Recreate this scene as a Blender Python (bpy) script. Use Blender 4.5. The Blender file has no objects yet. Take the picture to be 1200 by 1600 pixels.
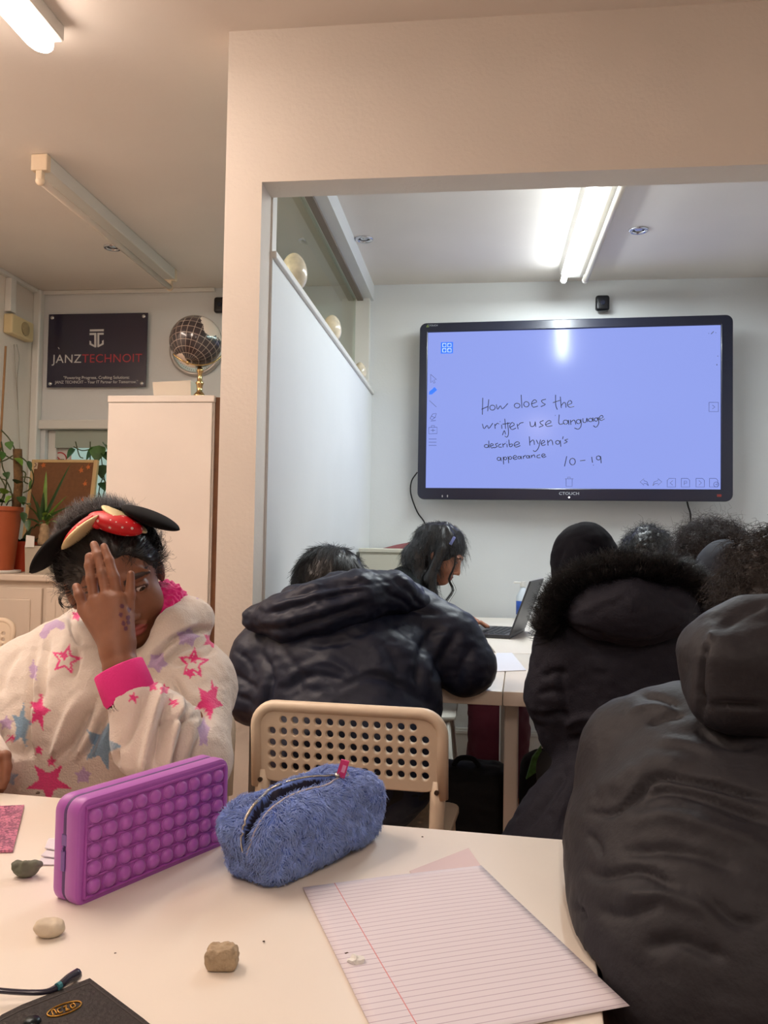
import bpy, bmesh, math, random
import numpy as np
from mathutils import Vector, Matrix
from mathutils.bvhtree import BVHTree

sc = bpy.context.scene
COL = sc.collection
random.seed(7)
RNG = np.random.default_rng(11)
PI = math.pi

# ------------------------------------------------------------------ camera
EYE = np.array([0.0, 0.0, 1.10])
FPX = 1300.0
_y, _p, _r = [math.radians(a) for a in (6.75, 2.2, 0.96)]
_fw = np.array([-math.sin(_y)*math.cos(_p), math.cos(_y)*math.cos(_p), math.sin(_p)])
_ri = np.array([math.cos(_y), math.sin(_y), 0.0])
_up = np.cross(_ri, _fw)
CR = _ri*math.cos(_r) + _up*math.sin(_r)
CU = _up*math.cos(_r) - _ri*math.sin(_r)
CF = _fw
cam_d = bpy.data.cameras.new('camera')
cam = bpy.data.objects.new('camera', cam_d)
COL.objects.link(cam)
cam_d.sensor_fit = 'HORIZONTAL'
cam_d.sensor_width = 36.0
cam_d.lens = 36.0*FPX/1200.0
cam_d.clip_start = 0.02
cam.matrix_world = Matrix(((CR[0], CU[0], -CF[0], EYE[0]), (CR[1], CU[1], -CF[1], EYE[1]), (CR[2], CU[2], -CF[2], EYE[2]), (0, 0, 0, 1)))
sc.camera = cam

# ------------------------------------------------------------------ world, exposure
sc.view_settings.view_transform = 'Standard'
sc.view_settings.look = 'None'
sc.view_settings.exposure = 0.0
sc.view_settings.gamma = 1.0
sc.view_settings.use_curve_mapping = False
w = bpy.data.worlds.new('sky'); sc.world = w; w.use_nodes = True
w.node_tree.nodes['Background'].inputs[0].default_value = (0.93, 0.97, 1.0, 1)
w.node_tree.nodes['Background'].inputs[1].default_value = 1.1

WARM = (1.0, 0.79, 0.665)
COOL = (0.88, 0.97, 1.0)
LAMPS = [  # name, x, y, z, size x, size y, energy, colour
    ('lamp_glow', -1.18, 1.42, 2.385, 0.10, 1.30, 10.5, WARM),
    ('lamp_glow_rear', 0.10, -0.75, 2.42, 0.12, 1.30, 17.0, WARM),
    ('fill_glow_left', -2.05, 1.95, 2.385, 0.10, 1.30, 11.0, WARM),  # added fill, out of view, to brighten the back-left corner
    ('lamp_glow_inner', 0.375, 3.35, 2.375, 0.05, 1.40, 23.0, COOL),
]
for n_, x_, y_, z_, sx_, sy_, e_, c_ in LAMPS:
    ld = bpy.data.lights.new(n_, 'AREA'); ld.shape = 'RECTANGLE'; ld.size = sx_; ld.size_y = sy_
    ld.energy = e_; ld.color = c_
    lo_ = bpy.data.objects.new(n_, ld); lo_.location = (x_, y_, z_); COL.objects.link(lo_)

# ------------------------------------------------------------------ measuring: where a sight line meets a plane of the room
def ray(u, v): return CF + CR*((u-600)/FPX) + CU*((800-v)/FPX)
def PY(u, v, Y): d = ray(u, v); return EYE + d*(Y/d[1])
def PZ(u, v, z): d = ray(u, v); return EYE + d*((z-EYE[2])/d[2])
def PX(u, v, x): d = ray(u, v); return EYE + d*(x/d[0])
def proj(P):
    Q = np.asarray(P, float) - EYE
    dz = Q@CF
    return np.stack([600 + FPX*(Q@CR)/dz, 800 - FPX*(Q@CU)/dz], -1)

# ------------------------------------------------------------------ materials
def s2l(c):
    return tuple(((x/255.0+0.055)/1.055)**2.4 if x > 10 else x/255.0/12.92 for x in c)
def mat(name, rgb, rough=0.6, metal=0.0, var=0.0, var_scale=8.0, bump=0.0, bump_scale=200.0, sheen=0.0, coat=0.0, attr=None, emit=None, emit_s=0.0, alpha=None, spec=None, trans=0.0, sss=0.0):
    m = bpy.data.materials.new(name); m.use_nodes = True
    nt = m.node_tree; b = nt.nodes['Principled BSDF']
    c = s2l(rgb)
    b.inputs['Base Color'].default_value = (*c, 1)
    b.inputs['Roughness'].default_value = rough
    b.inputs['Metallic'].default_value = metal
    if sheen: b.inputs['Sheen Weight'].default_value = sheen; b.inputs['Sheen Roughness'].default_value = 0.5
    if coat: b.inputs['Coat Weight'].default_value = coat; b.inputs['Coat Roughness'].default_value = 0.12
    if spec is not None: b.inputs['Specular IOR Level'].default_value = spec
    if trans: b.inputs['Transmission Weight'].default_value = trans
    if sss:
        b.inputs['Subsurface Weight'].default_value = sss
        b.inputs['Subsurface Radius'].default_value = (1.0, 0.35, 0.2); b.inputs['Subsurface Scale'].default_value = 0.006
    if emit is not None:
        b.inputs['Emission Color'].default_value = (*emit, 1); b.inputs['Emission Strength'].default_value = emit_s
    tc = nt.nodes.new('ShaderNodeTexCoord')
    src = None
    if attr:
        a = nt.nodes.new('ShaderNodeAttribute'); a.attribute_name = attr
        src = a.outputs['Color']; nt.links.new(src, b.inputs['Base Color'])
    if var:
        n = nt.nodes.new('ShaderNodeTexNoise'); n.inputs['Scale'].default_value = var_scale; n.inputs['Detail'].default_value = 5
        nt.links.new(tc.outputs['Object'], n.inputs['Vector'])
        mr = nt.nodes.new('ShaderNodeMapRange'); mr.inputs['From Min'].default_value = 0.3; mr.inputs['From Max'].default_value = 0.7
        mr.inputs['To Min'].default_value = 1-var; mr.inputs['To Max'].default_value = 1+var*0.5
        nt.links.new(n.outputs['Fac'], mr.inputs['Value'])
        mx = nt.nodes.new('ShaderNodeVectorMath'); mx.operation = 'SCALE'
        if src is not None: nt.links.new(src, mx.inputs[0])
        else: mx.inputs[0].default_value = c
        nt.links.new(mr.outputs['Result'], mx.inputs['Scale'])
        nt.links.new(mx.outputs['Vector'], b.inputs['Base Color'])
    if bump:
        n2 = nt.nodes.new('ShaderNodeTexNoise'); n2.inputs['Scale'].default_value = bump_scale; n2.inputs['Detail'].default_value = 3
        nt.links.new(tc.outputs['Object'], n2.inputs['Vector'])
        bp = nt.nodes.new('ShaderNodeBump'); bp.inputs['Strength'].default_value = bump; bp.inputs['Distance'].default_value = 0.004
        nt.links.new(n2.outputs['Fac'], bp.inputs['Height']); nt.links.new(bp.outputs['Normal'], b.inputs['Normal'])
    return m
def glass_mat(name, rgb=(235, 245, 240), rough=0.0):
    # thin architectural glass: mostly clear, a mirror-like reflection that grows towards grazing view
    m = bpy.data.materials.new(name); m.use_nodes = True; nt = m.node_tree
    for n in list(nt.nodes):
        if n.type != 'OUTPUT_MATERIAL': nt.nodes.remove(n)
    out = [n for n in nt.nodes if n.type == 'OUTPUT_MATERIAL'][0]
    t = nt.nodes.new('ShaderNodeBsdfTransparent'); t.inputs[0].default_value = (*s2l(rgb), 1)
    g = nt.nodes.new('ShaderNodeBsdfGlossy'); g.inputs['Roughness'].default_value = rough
    f = nt.nodes.new('ShaderNodeFresnel'); f.inputs[0].default_value = 1.5
    mx = nt.nodes.new('ShaderNodeMixShader')
    ge = nt.nodes.new('ShaderNodeNewGeometry'); mu = nt.nodes.new('ShaderNodeMath'); mu.operation = 'MULTIPLY'; iv = nt.nodes.new('ShaderNodeMath'); iv.operation = 'SUBTRACT'; iv.inputs[0].default_value = 1.0
    nt.links.new(ge.outputs['Backfacing'], iv.inputs[1]); nt.links.new(f.outputs[0], mu.inputs[0]); nt.links.new(iv.outputs[0], mu.inputs[1])
    nt.links.new(mu.outputs[0], mx.inputs[0]); nt.links.new(t.outputs[0], mx.inputs[1]); nt.links.new(g.outputs[0], mx.inputs[2])
    nt.links.new(mx.outputs[0], out.inputs[0])
    return m

# ------------------------------------------------------------------ objects
def tag(o, label=None, cat=None, group=None, kind=None):
    if label: o['label'] = label
    if cat: o['category'] = cat
    if group: o['group'] = group
    if kind: o['kind'] = kind
    return o
def empty(name, loc, label, cat, group=None, rz=0.0):
    o = bpy.data.objects.new(name, None); o.empty_display_size = 0.05
    o.location = tuple(float(x) for x in loc); o.rotation_euler = (0, 0, rz); COL.objects.link(o)
    bpy.context.view_layer.update() if False else None
    return tag(o, label, cat, group)
def world_of(o):
    m = o.matrix_basis.copy()
    while o.parent is not None:
        m = o.parent.matrix_basis @ o.matrix_parent_inverse.inverted().inverted() @ m if False else o.parent.matrix_basis @ m
        o = o.parent
    return m
def link(me, name, m=None, parent=None, local=False):
    """me in world coordinates unless local=True (then in the parent's frame)."""
    o = bpy.data.objects.new(name, me); COL.objects.link(o)
    if m is not None:
        for mm in (m if isinstance(m, (list, tuple)) else [m]): me.materials.append(mm)
    if parent is not None:
        o.parent = parent
        if not local: me.transform(world_of(parent).inverted())
    return o
def from_bm(bm, name, m=None, parent=None, smooth=False, local=False):
    bmesh.ops.recalc_face_normals(bm, faces=bm.faces[:])
    me = bpy.data.meshes.new(name); bm.to_mesh(me); bm.free()
    if smooth: me.shade_smooth()
    return link(me, name, m, parent, local)
def np_mesh(name, V, faces):
    V = np.asarray(V, np.float32); faces = np.asarray(faces, np.int32)
    me = bpy.data.meshes.new(name); k = faces.shape[1]
    me.vertices.add(len(V)); me.vertices.foreach_set('co', V.ravel())
    me.loops.add(faces.size); me.loops.foreach_set('vertex_index', faces.ravel())
    me.polygons.add(len(faces)); me.polygons.foreach_set('loop_start', np.arange(0, faces.size, k, dtype=np.int32))
    me.update(calc_edges=True)
    return me
def smooth_by_angle(me, deg=35):
    me.shade_smooth()
    try: me.set_sharp_from_angle(angle=math.radians(deg))
    except Exception: pass
class MB:
    """collects shapes for ONE mesh"""
    def __init__(s): s.bm = bmesh.new()
    def box(s, lo, hi, bevel=0.0, M=None, seg=2):
        lo = Vector(lo); hi = Vector(hi); c = (lo+hi)/2; d = hi-lo
        r = bmesh.ops.create_cube(s.bm, size=1.0)
        bmesh.ops.scale(s.bm, vec=d, verts=r['verts']); bmesh.ops.translate(s.bm, vec=c, verts=r['verts'])
        vs = r['verts']
        if bevel:
            es = list({e for v in vs for e in v.link_edges})
            rr = bmesh.ops.bevel(s.bm, geom=es, offset=bevel, segments=seg, affect='EDGES', profile=0.5)
            vs = list({v for f in rr['faces'] for v in f.verts} | {v for v in vs if v.is_valid})
        if M is not None: bmesh.ops.transform(s.bm, matrix=M, verts=[v for v in vs if v.is_valid])
        return s
    def tube(s, pts, r, seg=10, caps=True):
        pts = [Vector([float(q) for q in p]) for p in pts]; n = len(pts)
        rs = r if isinstance(r, (list, tuple)) else [r]*n
        rings = []; up = None
        for i, p in enumerate(pts):
            t = (pts[min(i+1, n-1)]-pts[max(i-1, 0)])
            if t.length < 1e-9: t = Vector((0, 0, 1))
            t.normalize()
            if up is None:
                a = Vector((0, 0, 1)) if abs(t.z) < 0.9 else Vector((1, 0, 0)); up = t.cross(a).normalized()
            else:
                up = (up - t*up.dot(t)); up.normalize()
            b = t.cross(up)
            rings.append([s.bm.verts.new(p + (up*math.cos(2*PI*k/seg)+b*math.sin(2*PI*k/seg))*rs[i]) for k in range(seg)])
        for i in range(n-1):
            for k in range(seg):
                s.bm.faces.new((rings[i][k], rings[i][(k+1) % seg], rings[i+1][(k+1) % seg], rings[i+1][k]))
        if caps:
            s.bm.faces.new(rings[0][::-1]); s.bm.faces.new(rings[-1])
        return s
    def lathe(s, prof, M=None, seg=32):
        """prof: (radius, height) pairs about local z"""
        M = M or Matrix.Identity(4); rings = []
        for r, h in prof:
            if r < 1e-6: rings.append([s.bm.verts.new(M @ Vector((0, 0, h)))])
            else: rings.append([s.bm.verts.new(M @ Vector((r*math.cos(2*PI*k/seg), r*math.sin(2*PI*k/seg), h))) for k in range(seg)])
        for a, b in zip(rings, rings[1:]):
            for k in range(seg):
                k2 = (k+1) % seg
                if len(a) == 1 and len(b) == 1: continue
                if len(a) == 1: s.bm.faces.new((a[0], b[k2], b[k]))
                elif len(b) == 1: s.bm.faces.new((a[k], a[k2], b[0]))
                else: s.bm.faces.new((a[k], a[k2], b[k2], b[k]))
        return s
    def quad(s, *pts):
        s.bm.faces.new([s.bm.verts.new(Vector([float(q) for q in p])) for p in pts]); return s
    def prism(s, pts, d):
        """a flat outline given thickness d (a vector)"""
        a = [s.bm.verts.new(Vector([float(q) for q in p])) for p in pts]
        b = [s.bm.verts.new(v.co + Vector(d)) for v in a]; n = len(a)
        s.bm.faces.new(a); s.bm.faces.new(b[::-1])
        for i in range(n): s.bm.faces.new((a[i], b[i], b[(i+1) % n], a[(i+1) % n]))
        return s
    def ball(s, c, r, M=None, u=24, v=14):
        rr = bmesh.ops.create_uvsphere(s.bm, u_segments=u, v_segments=v, radius=1.0)
        r = (r, r, r) if not isinstance(r, (tuple, list)) else r
        T = Matrix.Translation(Vector([float(q) for q in c])) @ (M or Matrix.Identity(4)) @ Matrix.Diagonal((*r, 1))
        bmesh.ops.transform(s.bm, matrix=T, verts=rr['verts']); return s
    def build(s, name, m=None, parent=None, smooth=False, local=False, angle=None):
        o = from_bm(s.bm, name, m, parent, smooth, local)
        if angle: smooth_by_angle(o.data, angle)
        return o
def struct(o): o['kind'] = 'structure'; return o
def text_mesh(body, size, align='CENTER', extrude=0.0004, spacing=1.0, xscale=1.0):
    cu = bpy.data.curves.new('txt', 'FONT'); cu.body = body; cu.size = size; cu.align_x = align; cu.align_y = 'CENTER'
    cu.extrude = extrude; cu.space_character = spacing; cu.resolution_u = 4
    o = bpy.data.objects.new('txt', cu); COL.objects.link(o)
    dg = bpy.context.evaluated_depsgraph_get(); dg.update()
    me = bpy.data.meshes.new_from_object(o.evaluated_get(dg))
    bpy.data.objects.remove(o); bpy.data.curves.remove(cu)
    me.materials.clear()
    if xscale != 1.0: me.transform(Matrix.Diagonal((xscale, 1, 1, 1)))
    return me
def plate_mesh(outer, holes, thick, bevel=0.0):
    """flat outline with holes in the XY plane, given thickness (+-thick/2)"""
    cu = bpy.data.curves.new('plt', 'CURVE'); cu.dimensions = '2D'; cu.fill_mode = 'BOTH'; cu.extrude = thick/2-bevel; cu.bevel_depth = bevel; cu.bevel_resolution = 1
    for ring in [outer]+list(holes):
        sp = cu.splines.new('POLY'); sp.points.add(len(ring)-1); sp.use_cyclic_u = True
        for p, q in zip(sp.points, ring): p.co = (q[0], q[1], 0, 1)
    o = bpy.data.objects.new('plt', cu); COL.objects.link(o)
    dg = bpy.context.evaluated_depsgraph_get(); dg.update()
    me = bpy.data.meshes.new_from_object(o.evaluated_get(dg))
    bpy.data.objects.remove(o); bpy.data.curves.remove(cu); me.materials.clear()
    return me
def rrect(x0, y0, x1, y1, r, seg=6):
    P = []
    for cx, cy, a in ((x1-r, y1-r, 0), (x0+r, y1-r, 90), (x0+r, y0+r, 180), (x1-r, y0+r, 270)):
        for k in range(seg+1):
            t = math.radians(a+90*k/seg); P.append((cx+r*math.cos(t), cy+r*math.sin(t)))
    return P
def circ(cx, cy, r, n=16): return [(cx+r*math.cos(2*PI*k/n), cy+r*math.sin(2*PI*k/n)) for k in range(n)]
def basis(o, x, y, z):
    """matrix from columns"""
    return Matrix(((x[0], y[0], z[0], o[0]), (x[1], y[1], z[1], o[1]), (x[2], y[2], z[2], o[2]), (0, 0, 0, 1)))
def spline(pts, n=24):
    P = np.asarray(pts, float); m = len(P)
    if m < 3: return [P[0]+(P[1]-P[0])*t for t in np.linspace(0, 1, n)]
    ext = np.vstack([2*P[0]-P[1], P, 2*P[-1]-P[-2]]); out = []
    for t in np.linspace(0, m-1, n):
        i = min(int(t), m-2); f = t-i
        a, b, c, d = ext[i], ext[i+1], ext[i+2], ext[i+3]
        out.append(0.5*((2*b)+(-a+c)*f+(2*a-5*b+4*c-d)*f*f+(-a+3*b-3*c+d)*f**3))
    return out

# ------------------------------------------------------------------ organic surfaces (distance fields turned into one mesh)
def cap(p, a, b, ra, rb=None):
    rb = ra if rb is None else rb
    a = np.asarray(a, np.float32); b = np.asarray(b, np.float32); ba = b-a
    t = np.clip(((p-a)@ba)/max(float(ba@ba), 1e-9), 0, 1)
    return np.linalg.norm(p-a-t[:, None]*ba, axis=1) - (ra+(rb-ra)*t)
def ell(p, c, r, B=None):
    q = p-np.asarray(c, np.float32)
    if B is not None: q = q@np.asarray(B, np.float32).T      # rows of B are the local axes
    r = np.asarray(r, np.float32)
    k0 = np.linalg.norm(q/r, axis=1); k1 = np.linalg.norm(q/(r*r), axis=1)
    return k0*(k0-1)/np.maximum(k1, 1e-6)
def rbox(p, c, h, r, B=None):
    q = p-np.asarray(c, np.float32)
    if B is not None: q = q@np.asarray(B, np.float32).T
    q = np.abs(q)-(np.asarray(h, np.float32)-r)
    return np.linalg.norm(np.maximum(q, 0), axis=1)+np.minimum(q.max(1), 0)-r
def smin(a, b, k):
    h = np.maximum(k-np.abs(a-b), 0)/k
    return np.minimum(a, b)-h*h*k*0.25
def smax(a, b, k): return -smin(-a, -b, k)
def chain(p, pts, rs, k=0.02):
    d = None
    for (a, b, ra, rb) in zip(pts, pts[1:], rs, rs[1:]):
        e = cap(p, a, b, ra, rb); d = e if d is None else smin(d, e, k)
    return d
def surfnet(f, lo, hi, h):
    lo = np.asarray(lo, np.float32); hi = np.asarray(hi, np.float32); Bk = 8
    nb = np.ceil((hi-lo)/(h*Bk)).astype(int); n = nb*Bk
    g = np.stack(np.meshgrid(*[np.arange(k) for k in nb], indexing='ij'), -1).reshape(-1, 3)
    cen = lo+(g*Bk+Bk/2-0.5).astype(np.float32)*h
    fc = np.concatenate([f(c) for c in np.array_split(cen, max(1, len(cen)//200000))])
    act = np.abs(fc) < Bk*h*0.87*1.7+0.004
    vals = np.repeat(np.repeat(np.repeat(np.where(fc < 0, -1, 1).astype(np.float32).reshape(nb), Bk, 0), Bk, 1), Bk, 2)
    off = np.stack(np.meshgrid(*[np.arange(Bk)]*3, indexing='ij'), -1).reshape(-1, 3)
    ga = g[act]
    for part in np.array_split(ga, max(1, len(ga)*512//400000)):
        idx = (part[:, None, :]*Bk+off[None]).reshape(-1, 3)
        vals[idx[:, 0], idx[:, 1], idx[:, 2]] = f(lo+idx.astype(np.float32)*h)
    S = vals < 0
    c = sum(S[i:n[0]-1+i, j:n[1]-1+j, k:n[2]-1+k].astype(np.int8) for i in (0, 1) for j in (0, 1) for k in (0, 1))
    cells = np.argwhere((c > 0) & (c < 8))
    acc = np.zeros((len(cells), 3)); cnt = np.zeros(len(cells))
    cs = [(i, j, k) for i in (0, 1) for j in (0, 1) for k in (0, 1)]
    for a in cs:
        for b in cs:
            if sum(b) - sum(a) == 1 and sum(abs(x-y) for x, y in zip(a, b)) == 1:
                va = vals[cells[:, 0]+a[0], cells[:, 1]+a[1], cells[:, 2]+a[2]]
                vb = vals[cells[:, 0]+b[0], cells[:, 1]+b[1], cells[:, 2]+b[2]]
                m = (va < 0) != (vb < 0)
                t = np.where(m, va/np.where(m, va-vb, 1), 0)
                pt = np.array(a)+t[:, None]*(np.array(b)-np.array(a))
                acc += np.where(m[:, None], pt, 0); cnt += m
    V = lo+(cells+acc/cnt[:, None])*h
    ids = np.full(n, -1, np.int64); ids[cells[:, 0], cells[:, 1], cells[:, 2]] = np.arange(len(cells))
    F = []
    for ax in range(3):
        u, v = [(1, 2), (2, 0), (0, 1)][ax]
        sl0 = [slice(None)]*3; sl1 = [slice(None)]*3
        sl0[ax] = slice(0, n[ax]-1); sl1[ax] = slice(1, n[ax])
        A = S[tuple(sl0)]; Bq = S[tuple(sl1)]
        E = np.argwhere(A != Bq); E = E[(E[:, u] > 0) & (E[:, v] > 0)]
        flip = A[E[:, 0], E[:, 1], E[:, 2]]
        du = np.zeros(3, int); du[u] = 1; dv = np.zeros(3, int); dv[v] = 1
        def I(q): return ids[q[:, 0], q[:, 1], q[:, 2]]
        q = np.stack([I(E-du-dv), I(E-dv), I(E), I(E-du)], 1)
        q[~flip] = q[~flip][:, ::-1]
        F.append(q[(q >= 0).all(1)])
    return V.astype(np.float64), np.concatenate(F)
def vnormals(V, F):
    a, b, c, d = (V[F[:, i]] for i in range(4))
    fn = np.cross(c-a, d-b); N = np.zeros_like(V)
    for i in range(4): np.add.at(N, F[:, i], fn)
    return N/np.maximum(np.linalg.norm(N, axis=1, keepdims=True), 1e-12)
def relax(V, F, it=2, lam=0.5):
    for _ in range(it):
        S_ = np.zeros_like(V); C_ = np.zeros(len(V))
        for i in range(4):
            np.add.at(S_, F[:, i], V[F[:, (i+1) % 4]]); np.add.at(S_, F[:, i], V[F[:, (i+3) % 4]]); np.add.at(C_, F[:, i], 2)
        V = V+lam*(S_/np.maximum(C_, 1)[:, None]-V)
    return V
def vnoise(P, seed=0):
    P = np.asarray(P, float); i = np.floor(P).astype(np.int64); f = P-i; f = f*f*(3-2*f)
    def hsh(x, y, z):
        h_ = (x*374761393+y*668265263+z*2147483647+seed*974711) & 0xffffffff
        h_ = ((h_ ^ (h_ >> 13))*1274126177) & 0xffffffff
        return ((h_ ^ (h_ >> 16)) & 0xffff)/65535.0
    out = 0
    for a in (0, 1):
        for b in (0, 1):
            for c in (0, 1):
                wgt = (f[:, 0] if a else 1-f[:, 0])*(f[:, 1] if b else 1-f[:, 1])*(f[:, 2] if c else 1-f[:, 2])
                out = out+wgt*hsh(i[:, 0]+a, i[:, 1]+b, i[:, 2]+c)
    return out*2-1
def seg_dist(Q, line):
    """distance in the picture plane to a polyline and position 0..1 along it"""
    line = np.asarray(line, float); best = np.full(len(Q), 1e9); tt = np.zeros(len(Q)); side = np.zeros(len(Q))
    L = np.concatenate([[0], np.cumsum(np.linalg.norm(np.diff(line, axis=0), axis=1))])
    for i in range(len(line)-1):
        a, b = line[i], line[i+1]; ba = b-a
        t = np.clip(((Q-a)@ba)/max(ba@ba, 1e-9), 0, 1); e = Q-a-t[:, None]*ba
        d = np.linalg.norm(e, axis=1); m = d < best
        best[m] = d[m]; tt[m] = ((L[i]+t*(L[i+1]-L[i]))/L[-1])[m]; side[m] = (ba[0]*e[:, 1]-ba[1]*e[:, 0])[m]
    return best, tt, np.sign(side)
def folds(V, N, items, face=0.05):
    """cloth folds: (polyline, width, depth[, ends]) ; depth > 0 raises a ridge, < 0 presses a crease"""
    view = EYE-V; view /= np.linalg.norm(view, axis=1, keepdims=True)
    fr = np.clip(((N*view).sum(1)-face)/0.25, 0, 1)
    Q = proj(V); D = np.zeros(len(V))
    for it in items:
        line, wd, dp = it[:3]; ends = it[3] if len(it) > 3 else True
        line = spline(line, 14) if len(line) > 2 else line
        d, t, sd = seg_dist(Q, line)
        tap = np.clip(np.minimum(t, 1-t)*5, 0, 1) if ends else 1.0
        D += dp*np.exp(-(d/wd)**2)*tap*fr
    return V+N*D[:, None]
def sdf_obj(name, f, lo, hi, h, m, parent=None, post=None, paint=None, smooth_it=1, attr='Col', keep=None):
    V, F = surfnet(f, lo, hi, h)
    V = relax(V, F, smooth_it); N = vnormals(V, F)
    if post is not None: V = post(V, N)
    if keep is not None:
        k = keep(V); F = F[k[F].all(1)]
        used = np.unique(F); re = np.full(len(V), -1); re[used] = np.arange(len(used)); V = V[used]; F = re[F]
    me = np_mesh(name, V, F); me.shade_smooth()
    if paint is not None:
        N = vnormals(V, F); C = paint(V, N)
        at_ = me.color_attributes.new(attr, 'FLOAT_COLOR', 'POINT')
        at_.data.foreach_set('color', np.concatenate([C, np.ones((len(C), 1))], 1).astype(np.float32).ravel())
    o = link(me, name, m, parent)
    return o, V, F
def strands_mesh(paths, r0, r1=0.0, sides=3):
    """paths (n, s, 3): thin tapered strands"""
    P = np.asarray(paths, float); n, s, _ = P.shape
    T = np.gradient(P, axis=1); T /= np.maximum(np.linalg.norm(T, axis=2, keepdims=True), 1e-9)
    ref = np.where(np.abs(T[:, :, 2:3]) < 0.9, np.array([0, 0, 1.0]), np.array([1.0, 0, 0]))
    A = np.cross(T, ref); A /= np.maximum(np.linalg.norm(A, axis=2, keepdims=True), 1e-9); Bv = np.cross(T, A)
    rr = np.linspace(r0, r1, s)[None, :, None]
    rings = np.stack([P+rr*(A*math.cos(2*PI*k/sides)+Bv*math.sin(2*PI*k/sides)) for k in range(sides)], 2)
    V = rings.reshape(-1, 3)
    base = (np.arange(n)[:, None, None]*s+np.arange(s-1)[None, :, None])*sides
    k = np.arange(sides)[None, None]; k2 = (k+1) % sides
    F = np.stack([base+k, base+k2, base+sides+k2, base+sides+k], -1).reshape(-1, 4)
    return V, F
def strands(name, paths, r0, r1, m, parent, sides=3):
    V, F = strands_mesh(paths, r0, r1, sides); me = np_mesh(name, V, F); me.shade_smooth()
    return link(me, name, m, parent)
def on_mesh(V, F, pix, lift=0.0):
    """points where sight lines touch a surface"""
    bv = BVHTree.FromPolygons([tuple(v) for v in V], [tuple(f) for f in F]); out = []
    for u, v in pix:
        d = ray(u, v); d = d/np.linalg.norm(d)
        hit = bv.ray_cast(Vector(EYE), Vector(d))
        out.append(None if hit[0] is None else np.array(hit[0])+np.array(hit[1])*lift)
    return out
# ================================================================== the room
YW, ZC, YP = 4.32, 2.47, 2.12
XL, XR, YB = -2.47, 1.50, -2.40
m_wall = mat('warm_white_paint', (228, 219, 208), 0.75, var=0.05, var_scale=3, bump=0.25, bump_scale=90)
m_wallc = mat('white_paint', (222, 224, 224), 0.6, var=0.03, var_scale=3, bump=0.12, bump_scale=90)
m_ceil = mat('ceiling_paint', (236, 228, 219), 0.85, var=0.05, var_scale=1.6, bump=0.1, bump_scale=60)
m_trim = mat('gloss_white_trim', (226, 224, 218), 0.35)
m_ledge = mat('ledge_white', (222, 220, 214), 0.4)
m_floor = bpy.data.materials.new('brown_laminate'); m_floor.use_nodes = True
nt = m_floor.node_tree; b_ = nt.nodes['Principled BSDF']; b_.inputs['Roughness'].default_value = 0.45
tc_ = nt.nodes.new('ShaderNodeTexCoord'); br_ = nt.nodes.new('ShaderNodeTexBrick')
br_.inputs['Scale'].default_value = 1.0; br_.inputs['Brick Width'].default_value = 1.2; br_.inputs['Row Height'].default_value = 0.14; br_.inputs['Mortar Size'].default_value = 0.002
br_.inputs['Color1'].default_value = (*s2l((160, 116, 84)), 1); br_.inputs['Color2'].default_value = (*s2l((144, 102, 74)), 1); br_.inputs['Mortar'].default_value = (*s2l((70, 46, 32)), 1)
nt.links.new(tc_.outputs['Object'], br_.inputs['Vector']); nt.links.new(br_.outputs['Color'], b_.inputs['Base Color'])

struct(MB().box((XL-0.1, YB-0.1, -0.1), (XR+0.1, YW+0.15, 0)).build('floor', m_floor))
struct(MB().box((XL-0.1, YB-0.1, ZC), (XR+0.1, YW+0.15, ZC+0.1)).build('ceiling', m_ceil))
# back wall with the window opening in its left half
WX0, WX1, WZ0, WZ1 = -2.40, -1.12, 0.94, 1.70
wb = MB()
wb.box((XL-0.1, YW, 0), (WX0, YW+0.12, ZC)).box((WX1, YW, 0), (XR+0.1, YW+0.12, ZC))
wb.box((WX0, YW, 0), (WX1, YW+0.12, WZ0)).box((WX0, YW, WZ1), (WX1, YW+0.12, ZC))
struct(wb.build('wall_back', m_wallc))
struct(MB().box((XL-0.1, YB, 0), (XL, YW, ZC)).build('wall_left', m_wall))
struct(MB().box((XR, YB, 0), (XR+0.1, YW, ZC)).build('wall_right', m_wallc))
struct(MB().box((XL, YB-0.1, 0), (XR, YB, ZC)).build('wall_front', m_wall))
# partition: pillar and header round the wide opening
PXL, PXJ, PZ0 = -0.692, -0.592, 2.055
pt_ = MB().box((PXL, YP, 0), (PXJ, YP+0.10, ZC)).box((PXJ, YP, PZ0), (XR, YP+0.10, ZC))
m_part = m_wall
struct(pt_.build('wall_partition', m_part))
# low dividing wall running back from the pillar, a long gap above it
LZ = 1.885
struct(MB().box((PXL, YP+0.10, 0), (-0.585, YW, LZ)).build('wall_divider', m_wallc))
struct(MB().box((PXL+0.005, YP+0.10, LZ), (-0.587, YP+0.145, 2.385)).box((PXL+0.005, YW-0.05, LZ), (-0.60, YW, 2.385)).build('trim_1', m_trim))
struct(MB().box((PXL, YP+0.10, 2.385), (-0.585, YW, ZC)).build('wall_beam', m_wallc))
m_dkgroove = mat('brown_grey_groove', (128, 116, 104), 0.6)
struct(MB().box((-0.664, YP+0.145, 2.372), (-0.634, YW-0.05, 2.384)).build('trim_2', m_dkgroove))
struct(MB().box((PXL-0.005, YP+0.102, LZ), (-0.574, YW, LZ+0.022), 0.004).build('trim_3', m_ledge))
# glass pane fixed along the outer side of the gap
m_glass = glass_mat('clear_glass')
struct(MB().box((-0.679, YP+0.146, LZ+0.0225), (-0.673, YW-0.051, 2.384)).build('window_2', m_glass))
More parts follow.
